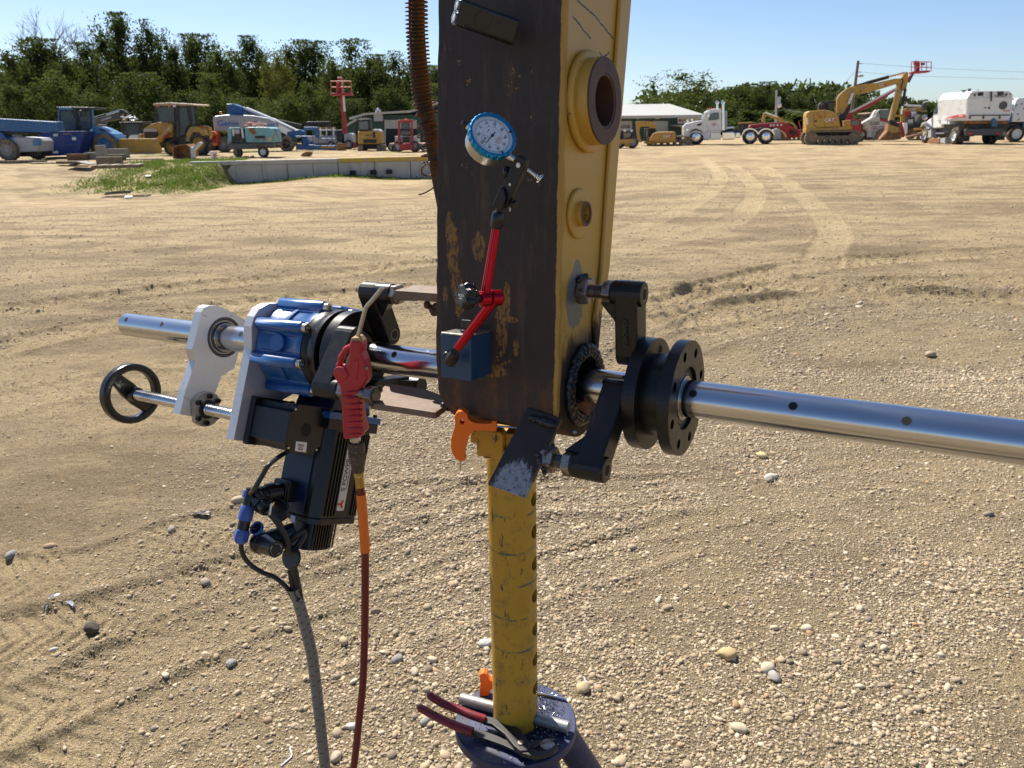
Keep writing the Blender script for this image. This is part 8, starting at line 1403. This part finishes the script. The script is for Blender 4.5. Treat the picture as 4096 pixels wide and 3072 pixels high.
RT5 = Matrix.Translation((PC.x, PC.y, ZT)) @ Matrix.Rotation(math.radians(-4.5), 4, 'X') @ Matrix.Translation((-PC.x, -PC.y, -ZT)); RTI = Matrix.Translation((-PC.x, -PC.y, 0)) @ RT5.inverted(); JT2 = Matrix.Identity(4)
def sad(pts, d0, d1, nm='saddle_plate'): return MB().prism(SD.trace(pts, 0), lambda p, q, h: tuple(Vector((SD.M @ Vector((p, h, q))))), d0, d1).build(nm, M_POST, js, RTI @ JT2, bevel=.002)
sad([(1903, 1716), (2003, 1727), (2013, 1740), (2011, 1832), (1909, 1823)], -.002, .018); sad([(1872, 1738), (1906, 1741), (1906, 1792), (1869, 1787)], .014, .06); sad([(2011, 1745), (2120, 1760), (2120, 1850), (2011, 1834)], .012, .05); sad([(1960, 1800), (2130, 1812), (2128, 1850), (1962, 1842)], .0, .075, 'saddle_base'); sad([(2040, 1722), (2120, 1735), (2120, 1800), (2040, 1790)], .03, .07)
MB().box(tuple(SD.M @ Vector((.035, .05, .028))), (.11, .045, .022)).build('saddle_pad', M_OX, js, RTI, bevel=.002)
# steel cross pin
pin = empty('steel_pin', (PA.x, PA.y, ZT + .0125), 'galvanised steel pin pushed through the lowest hole of the yellow post', 'pin'); L_ = (PB - PA).length
n = NT('galvanised pin'); f = n.noise(60, 5, .7); c = n.mix(f, (.22, .22, .21), (.42, .42, .40)); c = n.mix(n.step(n.noise(25, 6, .8), .58, .68), c, (.28, .15, .08)); MB().lathe([(0, .0088), (.0015, .0105), (L_ - .0015, .0105), (L_, .0088)], (0, 0, 0), pdir, 28).build('pin_shaft', n.fin(c, .45, .55), pin)
MB().tube(smooth_path([(0.003, -.011, 0), (-.01, -.016, -.01), (-.012, -.02, -.03), (-.008, -.02, -.055)], 6), .0007, 6).build('wire_loop', M_OX, pin)
# water pump pliers on the base disc
ZP = ZT + .012
def Hh(px, py, z=ZP): return Vector(ground_at(px, py, z))
c4b = lambda *p: [(1500 + .4521 * x, 2500 + .4521 * y) for x, y in p]
pv = Hh(2080, 3000); pl_ = empty('pliers', pv, 'open slip joint pliers with dark red dipped handles lying on the base disc', 'pliers'); PT = Matrix.Translation(-pv)
M_DIP = mat('dark red dipped grip', (.20, .012, .018), .38, 0, .12, 40, dirt=(.05, .02, .02), dirt_amt=.4); M_PLI = mat('dark tool steel', (.055, .052, .05), .5, .6, .2, 50)
def hnd(pts, z0, z1): q = c4b(*pts); k = len(q) - 1; return smooth_path([Hh(x, y, z0 + (z1 - z0) * i / k) for i, (x, y) in enumerate(q)], 6)
for pts, z0, z1 in ((((462, 612), (520, 655), (610, 708), (720, 752), (850, 808), (972, 850)), ZT + .045, ZT + .022), (((372, 728), (440, 765), (540, 825), (650, 882), (760, 930), (865, 968)), ZT + .030, ZT + .018)):
    H_ = hnd(pts, z0, z1); k = len(H_); MB().tube(H_, [.0028 + .0042 * min(1, i / 3) + .0008 * i / k for i in range(k)], 16).build('grip', M_DIP, pl_, PT)
def flat(pts, z0, z1, m=M_PLI, nm='half', bev=.0012): return MB().prism([tuple(Hh(x, y, z0))[:2] for x, y in c4b(*pts)], lambda p, q, h: (p, q, h), z0 - .0045, z1).build(nm, m, pl_, PT, bevel=bev)
flat(((965, 820), (1040, 838), (1100, 868), (1160, 905), (1240, 925), (1290, 960), (1380, 1110), (1350, 1160), (1290, 1165), (1230, 1110), (1150, 1000), (1090, 950), (1040, 905), (958, 880)), ZT + .018, ZT + .021, nm='slotted_half')
flat(((868, 935), (960, 952), (1080, 1000), (1180, 1050), (1260, 1110), (1290, 1165), (1250, 1150), (1130, 1090), (1000, 1040), (850, 992)), ZT + .011, ZT + .012, nm='pivot_half')
flat(((1290, 1120), (1380, 1140), (1450, 1165), (1540, 1150), (1590, 1110), (1615, 1090), (1622, 1120), (1580, 1170), (1500, 1205), (1400, 1215), (1310, 1190), (1255, 1155)), ZT + .014, ZT + .018, nm='lower_jaw'); flat(((1345, 1095), (1390, 1060), (1450, 1050), (1480, 1070), (1460, 1105), (1420, 1130), (1380, 1138)), ZT + .012, ZT + .015, nm='upper_jaw')
MB().prism([tuple(Hh(x, y, ZT + .021))[:2] for x, y in c4b(*[(1245 + 88 * math.cos(a) * .62 - 52 * math.sin(a) * .25 + 30 * math.cos(a), 1020 + 100 * math.cos(a) + 14 * math.sin(a)) for a in np.linspace(0, 2 * math.pi, 25)[:-1]])], lambda p, q, h: (p, q, h), ZT + .0208, ZT + .0218).build('adjusting_slot', M_VOID, pl_, PT)
q = Hh(1500 + .4521 * 1288, 2500 + .4521 * 1075, ZT + .022); MB().cyl(q - Vector((0, 0, .002)), q + Vector((0, 0, .0012)), .0052, None, 20).build('pivot', M_ZINC, pl_, PT); q = Hh(1500 + .4521 * 1525, 2500 + .4521 * 1090, ZT + .016)
MB().cyl(q - Vector((0, 0, .006)), q + Vector((0, 0, .0015)), .0125, None, 24).build('jaw_face', M_NUT, pl_, PT, bevel=.001); mb = MB()
for k in range(8): mb.box(q + Vector((-.010 + .0027 * k, .0015 + .0012 * k, .0018)), (.0011, .0085, .0012), Matrix.Rotation(-.2, 3, 'Z'))
mb.build('jaw_teeth', RUSTP, pl_, PT)
# orange hex keys
M_OR = mat('bright orange plastic', (.90, .16, .008), .38, 0, .04, 40)
def hexkey(st, out, hole, shafts, label, th=.0075):
    o = empty('hex_key', st.M, label, 'hex key', None); t = st.trace(out, 0); mb = MB(); prism_holes(mb, t, [[(q[0], q[1]) for q in st.trace([(hole[0] + hole[2] * math.cos(a), hole[1] + hole[2] * math.sin(a)) for a in np.linspace(0, 2 * math.pi, 15)[:-1]], 0)]] if hole else [], lambda p, q, h: (p, h, q), -th, th); mb.build('handle', M_OR, o, bevel=.0048, seg=4)
    for a, b, r in shafts: MB().lathe([(0, r), ((Vector(st.p3(*b)) - Vector(st.p3(*a))).length, r)], st.p3(*a), Vector(st.p3(*b)) - Vector(st.p3(*a)), 6, True, False).build('hex_shaft', M_STEEL, o)
    return o
c3b = lambda *p: [(1700 + .422 * x, 1500 + .422 * y) for x, y in p]
HK = Site(1880, 1720, -4, z=1.0, Y=.968)
hexkey(HK, c3b((300, 352), (322, 330), (350, 324), (382, 332), (404, 356), (414, 395), (440, 420), (480, 438), (560, 444), (638, 440), (640, 422), (660, 418), (680, 424), (682, 515), (640, 516), (560, 508), (500, 506), (462, 516), (432, 545), (412, 590), (404, 640), (386, 690), (378, 740), (388, 790), (340, 798), (296, 776), (264, 722), (250, 650), (256, 582), (280, 500), (292, 440), (284, 385)), (1851, 1681, 9.5), [((1985, 1705, 0), (2070, 1710, .0), .0015), ((2070, 1710, 0), (2306, 1728, 0), .0024), ((1842, 1828, 0), (1840, 1878, 0), .0024)], 'orange handled hex key hooked over the saddle below the stick')
YB = float(ground_at(1925, 2768, ZT)[1]); HK2 = Site(1940, 2700, 0, z=.55, Y=YB); HKY = hexkey(HK2, [(1916, 2690), (1922, 2682), (1936, 2677), (1948, 2684), (1955, 2702), (1975, 2712), (2010, 2714), (2010, 2736), (1975, 2734), (1962, 2742), (1956, 2760), (1940, 2764), (1918, 2766), (1919, 2740), (1923, 2715)], None, [], 'orange handled hex key standing behind the post foot', .008)
sk = empty('hex_shaft_key', (*ground_at(2150, 2764, ZT + .004)[:2], ZT + .004), 'thin bright hex bar lying on the base disc right of the post', 'hex key'); q = Vector(ground_at(2266, 2792, ZT + .004)) - Vector(ground_at(2150, 2764, ZT + .004)); MB().lathe([(0, .0026), (q.length, .0026)], (0, 0, 0), q, 6, True, False).build('hex_bar', M_STEEL, sk)
# metal shavings on the base disc
r5 = np.random.default_rng(21); mbs = [MB(), MB()]; Rr = .106
for k in range(2600):
    u = r5.random()
    if u < .55: c_ = Vector((PC.x + .045 + r5.normal(0, .022), PC.y + .01 + r5.normal(0, .040)))
    elif u < .8: c_ = Vector((PC.x + .03 + r5.normal(0, .04), PC.y - .05 + r5.normal(0, .022)))
    else: c_ = Vector((PC.x + r5.normal(0, .06), PC.y + r5.normal(0, .06)))
    dd = math.hypot(c_.x - PC.x, c_.y - PC.y)
    if dd > Rr or dd < RP + .001: continue
    p = Vector((c_.x, c_.y, ZT + .0008 + .0022 * r5.random())); d = Vector(r5.normal(size=3)); d.z *= .5; d = d.normalized() * r5.uniform(.0007, .0022); e = Vector(r5.normal(size=3)).normalized() * r5.uniform(.0004, .0009)
    mbs[k % 3 == 0].add([p - d - e, p - d + e, p + d + e, p + d - e], [(0, 1, 2, 3)])
SH = [mbs[0].build('metal_shavings', mat('dark swarf', (.05, .05, .055), .3, .8), None, recalc=False, label='dark metal shavings scattered on the base disc', kind='stuff'), mbs[1].build('metal_shavings', mat('bright swarf', (.6, .6, .6), .22, 1, .05), None, recalc=False, label='bright metal shavings scattered on the base disc', kind='stuff')]

for o_ in [js, pin, pl_, sk, SH[0], SH[1], HKY]: o_.matrix_basis = RT5 @ o_.matrix_basis       # the whole stand leans back a little
# ------------------------------------------------------------------ loose stones, litter and gravel
def stone_mesh(seed, sub=2, flat=.62):
    bm = bmesh.new(); bmesh.ops.create_icosphere(bm, subdivisions=sub, radius=1.0); r = np.random.default_rng(seed); ax = r.uniform(.75, 1.2, 3); ph = r.uniform(0, 50, 3)
    for v in bm.verts:
        c_ = v.co; k = 1 + .38 * (vnoise(np.array([c_.x * 1.1 + ph[0] + 20]), np.array([c_.y * 1.1 + c_.z * .9 + ph[1] + 20]))[0] - .5) + .2 * (vnoise(np.array([c_.x * 2.6 + ph[2] + 20]), np.array([c_.z * 2.6 + c_.y + 33]))[0] - .5)
        v.co = Vector((c_.x * ax[0] * k, c_.y * ax[1] * k, c_.z * flat * k))
    me = bpy.data.meshes.new('stone'); bm.to_mesh(me); bm.free(); me.polygons.foreach_set('use_smooth', [True] * len(me.polygons)); return me
n = NT('mixed pebbles'); rnd = n.new('ShaderNodeObjectInfo').outputs['Random']; c = n.ramp(rnd, [(0, (.14, .125, .11)), (.12, (.22, .19, .15)), (.30, (.36, .29, .20)), (.50, (.45, .36, .23)), (.66, (.30, .25, .19)), (.78, (.54, .46, .33)), (.90, (.66, .58, .45)), (.96, (.40, .23, .12)), (1.0, (.18, .18, .18))])
c = n.mix(n.math('MULTIPLY', n.noise(3.0, 4, .7), .6), c, (.42, .31, .175)); M_PEB = n.fin(c, .85, 0, None, **{'Specular IOR Level': .25})
def rock_mat(name, col_): return mat(name, col_, .85, 0, .22, 60, dirt=(.34, .26, .16), dirt_amt=.4, bump=.4, bscale=160, bdist=.002)
BST = [('pale yellow rounded stone right of the base disc', 2910, 2628, .0235, (.50, .36, .17)), ('smooth grey egg shaped stone in the right foreground', 3096, 2716, .0155, (.36, .34, .33)), ('flat cream coloured stone just above the grey egg shaped one', 3068, 2684, .022, (.52, .46, .34)), ('black angular stone left of the cables on bare sand', 369, 2515, .024, (.025, .025, .025)),
       ('grey round stone low between the left edge and the cables', 924, 2650, .0150, (.27, .27, .27)), ('tan wedge shaped stone near the left edge', 204, 2190, .018, (.42, .29, .17)), ('brown stone on the sand left of the blue cable gland', 688, 2122, .017, (.30, .26, .20)), ('tan stone half hidden behind the black connector', 955, 2012, .030, (.44, .36, .24)),
       ('brown grey round stone left of the small white scrap', 822, 2335, .0155, (.27, .23, .19)), ('buff oval stone near the right side of the base disc', 2330, 2758, .020, (.48, .38, .22)), ('whitish angular stone beside the lower part of the yellow post', 1943, 2583, .018, (.52, .52, .48)), ('pale oval stone left of the pliers', 1660, 2692, .0135, (.52, .44, .32)),
       ('grey square stone left of the plier handles', 1703, 2888, .0155, (.33, .32, .29)), ('cream upright stone above the plier handles', 1730, 2644, .0125, (.50, .43, .32)), ('dark grey stone high on the right gravel', 3075, 1922, .022, (.30, .27, .21)), ('white stone touching the dark one on the right gravel', 3083, 1912, .021, (.60, .57, .50)),
       ('yellowish chip on the right gravel under the bar', 3046, 1824, .020, (.58, .48, .22)), ('rusty orange stone in front of the right gravel', 3085, 2664, .0085, (.45, .20, .08)), ('cream lumpy stone at the lower right', 2955, 2918, .017, (.54, .46, .32)), ('second grey stone at the far left edge', 45, 2222, .020, (.24, .24, .24)),
       ('pale pebble alone on sand below the black stone', 216, 2602, .0095, (.55, .53, .48)), ('round tan stone right of the grey cable wrap', 1376, 2566, .015, (.46, .38, .24)), ('grey stone right of the red air hose', 1590, 2640, .015, (.27, .26, .25)), ('white stone by the lower red hose', 1410, 2910, .013, (.55, .54, .50)), ('pale round stone between cable wrap and red hose', 1345, 3035, .0165, (.45, .38, .28)), ('brown stone above the bar near the right edge', 3720, 1430, .035, (.34, .28, .2))]
for i, (lb, px, py, r_, col_) in enumerate(BST):
    g = ground_at(px, py); zz = float(height(np.array([g[0]]), np.array([g[1]]))[0]); o = bpy.data.objects.new('stone', stone_mesh(200 + i, 3, .68)); C.objects.link(o); o.data.materials.append(rock_mat('stone %d' % i, col_)); o.location = (g[0], g[1], zz + r_ * .35); o.scale = (r_ * 1.15, r_ * .9, r_); o.rotation_euler = (0, 0, i * 1.9); tagit(o, lb, 'stone')
def spot(px, py): g = ground_at(px, py); return Vector((g[0], g[1], float(height(np.array([g[0]]), np.array([g[1]]))[0])))
fo = empty('plastic_strip', spot(240, 2420), 'crinkled white plastic strip lying on the sand at the left', 'litter'); f0 = spot(240, 2420); PW = mat('white shiny plastic', (.78, .78, .80), .22, 0, .05, 200, bump=.5, bscale=300, bdist=.002)
for j, path in enumerate((((168, 2448), (190, 2418), (215, 2400), (245, 2392)), ((182, 2447), (200, 2425), (235, 2415), (265, 2412), (292, 2424), (294, 2432)), ((245, 2392), (268, 2394), (280, 2404), (292, 2416)))):
    P_ = smooth_path([spot(*q) - f0 + Vector((0, 0, .006 + .004 * (j == 0))) for q in path], 7); w_ = (.010, .008, .002)[j]; mb = MB(); r6 = random.Random(j)
    L0 = [q + Vector((0, -w_ * .5, r6.uniform(-.003, .003))) for q in P_]; L1 = [q + Vector((r6.uniform(-.002, .002), w_ * .5, .005 + r6.uniform(-.003, .003))) for q in P_]; L2 = [q + Vector((0, w_, r6.uniform(-.003, .002))) for q in P_]; k = len(P_)
    mb.add(L0 + L1 + L2, [(i, i + 1, k + i + 1, k + i) for i in range(k - 1)] + [(k + i, k + i + 1, 2 * k + i + 1, 2 * k + i) for i in range(k - 1)]); mb.build('strip', PW, fo)
def twig(pts, r, name, label, cat, m): q0 = spot(*pts[0]); o = empty(name, q0, label, cat); MB().tube(smooth_path([spot(*q) - q0 + Vector((0, 0, r * 1.2)) for q in pts], 6), r, 7).build('piece', m, o)
twig(((3073, 2748), (3105, 2765), (3145, 2790)), .0032, 'wood_splinter', 'pale wood splinter on the gravel in the right foreground', 'splinter', WOODL); twig(((2335, 2710), (2345, 2728), (2375, 2736), (2405, 2728)), .0012, 'plastic_tie', 'thin curved white tie on the gravel right of the base disc', 'tie', PW); twig(((1125, 3070), (1150, 3050), (1168, 3030), (1160, 3000)), .0020, 'plastic_tie', 'curved white tie on the ground left of the grey cable wrap', 'tie', PW)
twig(((1500, 2015), (1560, 2005), (1630, 2000)), .002, 'dark_twig', 'thin dark twig on the gravel right of the orange sleeve', 'twig', BARK)
o = empty('crushed_wrapper', spot(808, 2058), 'crushed clear and brown wrapper left of the cable gland', 'litter'); mb = MB(); r6 = np.random.default_rng(4); g_ = [[Vector((-.035 + .014 * i, -.015 + .008 * j, .004 + .010 * r6.random())) for i in range(6)] for j in range(5)]; mb.add(sum(g_, []), [(j * 6 + i, j * 6 + i + 1, j * 6 + i + 7, j * 6 + i + 6) for j in range(4) for i in range(5)]); mb.build('wrapper', mat('crumpled wrapper', (.22, .18, .15), .3, .2, .5, 60), o)
# gravel: stones too many to count, scattered as instances
col_src = bpy.data.collections.new('pebble shapes')
for i in range(9): me = stone_mesh(400 + i, 2, .66); me.materials.append(M_PEB); o = bpy.data.objects.new('pebble', me); col_src.objects.link(o)
def scatter(N, y0, y1, size, seed, bias=.12):
    r = np.random.default_rng(seed); u = r.random(N); y = np.sqrt(y0 * y0 + u * (y1 * y1 - y0 * y0)); x = r.uniform(-.86, .86, N) * y + r.uniform(-.15, .15, N)
    m = np.clip(gravel_mask(x, y), 0, 1); keep = r.random(N) < (bias + (1 - bias) * m); x, y, m = x[keep], y[keep], m[keep]; s = size(r, len(x)) * (.75 + .4 * m); return x, y, s
X1 = [scatter(330000, 1.2, 4.4, lambda r, k: np.clip(np.exp(r.normal(-6.0, .48, k)), .0013, .012), 1, .15), scatter(160000, 4.0, 9.0, lambda r, k: np.clip(np.exp(r.normal(-5.5, .45, k)), .003, .02), 2, .16), scatter(900, 1.2, 6, lambda r, k: np.clip(np.exp(r.normal(-4.65, .30, k)), .006, .020), 3, .15), scatter(90000, 6, 26, lambda r, k: np.clip(np.exp(r.normal(-4.75, .40, k)), .004, .024), 4, .55)]
x = np.concatenate([q[0] for q in X1]); y = np.concatenate([q[1] for q in X1]); s_ = np.concatenate([q[2] for q in X1]); okp = np.hypot(x - PC.x, y - PC.y) > .05; x, y, s_ = x[okp], y[okp], s_[okp]
th_, _t = tracks(x, y); z = height(x, y) + th_ + s_ * .08; N = len(x); print('pebbles', N)
me = bpy.data.meshes.new('gravel'); me.vertices.add(N); me.vertices.foreach_set('co', np.stack([x, y, z], 1).ravel().astype(np.float32))
at = me.attributes.new('rot', 'FLOAT_VECTOR', 'POINT'); at.data.foreach_set('vector', np.stack([rng.normal(0, .25, N), rng.normal(0, .25, N), rng.uniform(0, 6.28, N)], 1).ravel().astype(np.float32))
at = me.attributes.new('size', 'FLOAT_VECTOR', 'POINT'); at.data.foreach_set('vector', (s_[:, None] * rng.uniform(.75, 1.25, (N, 3))).ravel().astype(np.float32))
gro = bpy.data.objects.new('gravel', me); C.objects.link(gro); tagit(gro, 'loose mixed gravel scattered over the sandy yard', kind='stuff')
ng = bpy.data.node_groups.new('scatter gravel', 'GeometryNodeTree'); ng.interface.new_socket('Geometry', in_out='INPUT', socket_type='NodeSocketGeometry'); ng.interface.new_socket('Geometry', in_out='OUTPUT', socket_type='NodeSocketGeometry')
gi = ng.nodes.new('NodeGroupInput'); go_ = ng.nodes.new('NodeGroupOutput'); m2p = ng.nodes.new('GeometryNodeMeshToPoints'); iop = ng.nodes.new('GeometryNodeInstanceOnPoints'); ci = ng.nodes.new('GeometryNodeCollectionInfo'); ci.inputs['Collection'].default_value = col_src; ci.inputs['Separate Children'].default_value = True; ci.inputs['Reset Children'].default_value = True
na = ng.nodes.new('GeometryNodeInputNamedAttribute'); na.data_type = 'FLOAT_VECTOR'; na.inputs['Name'].default_value = 'rot'; nb_ = ng.nodes.new('GeometryNodeInputNamedAttribute'); nb_.data_type = 'FLOAT_VECTOR'; nb_.inputs['Name'].default_value = 'size'; er = ng.nodes.new('FunctionNodeEulerToRotation')
L = ng.links.new; L(gi.outputs[0], m2p.inputs[0]); L(m2p.outputs[0], iop.inputs['Points']); L(ci.outputs[0], iop.inputs['Instance']); iop.inputs['Pick Instance'].default_value = True; L(na.outputs['Attribute'], er.inputs[0]); L(er.outputs[0], iop.inputs['Rotation']); L(nb_.outputs['Attribute'], iop.inputs['Scale']); L(iop.outputs[0], go_.inputs[0])
flush_texts()
md = gro.modifiers.new('scatter', 'NODES'); md.node_group = ng
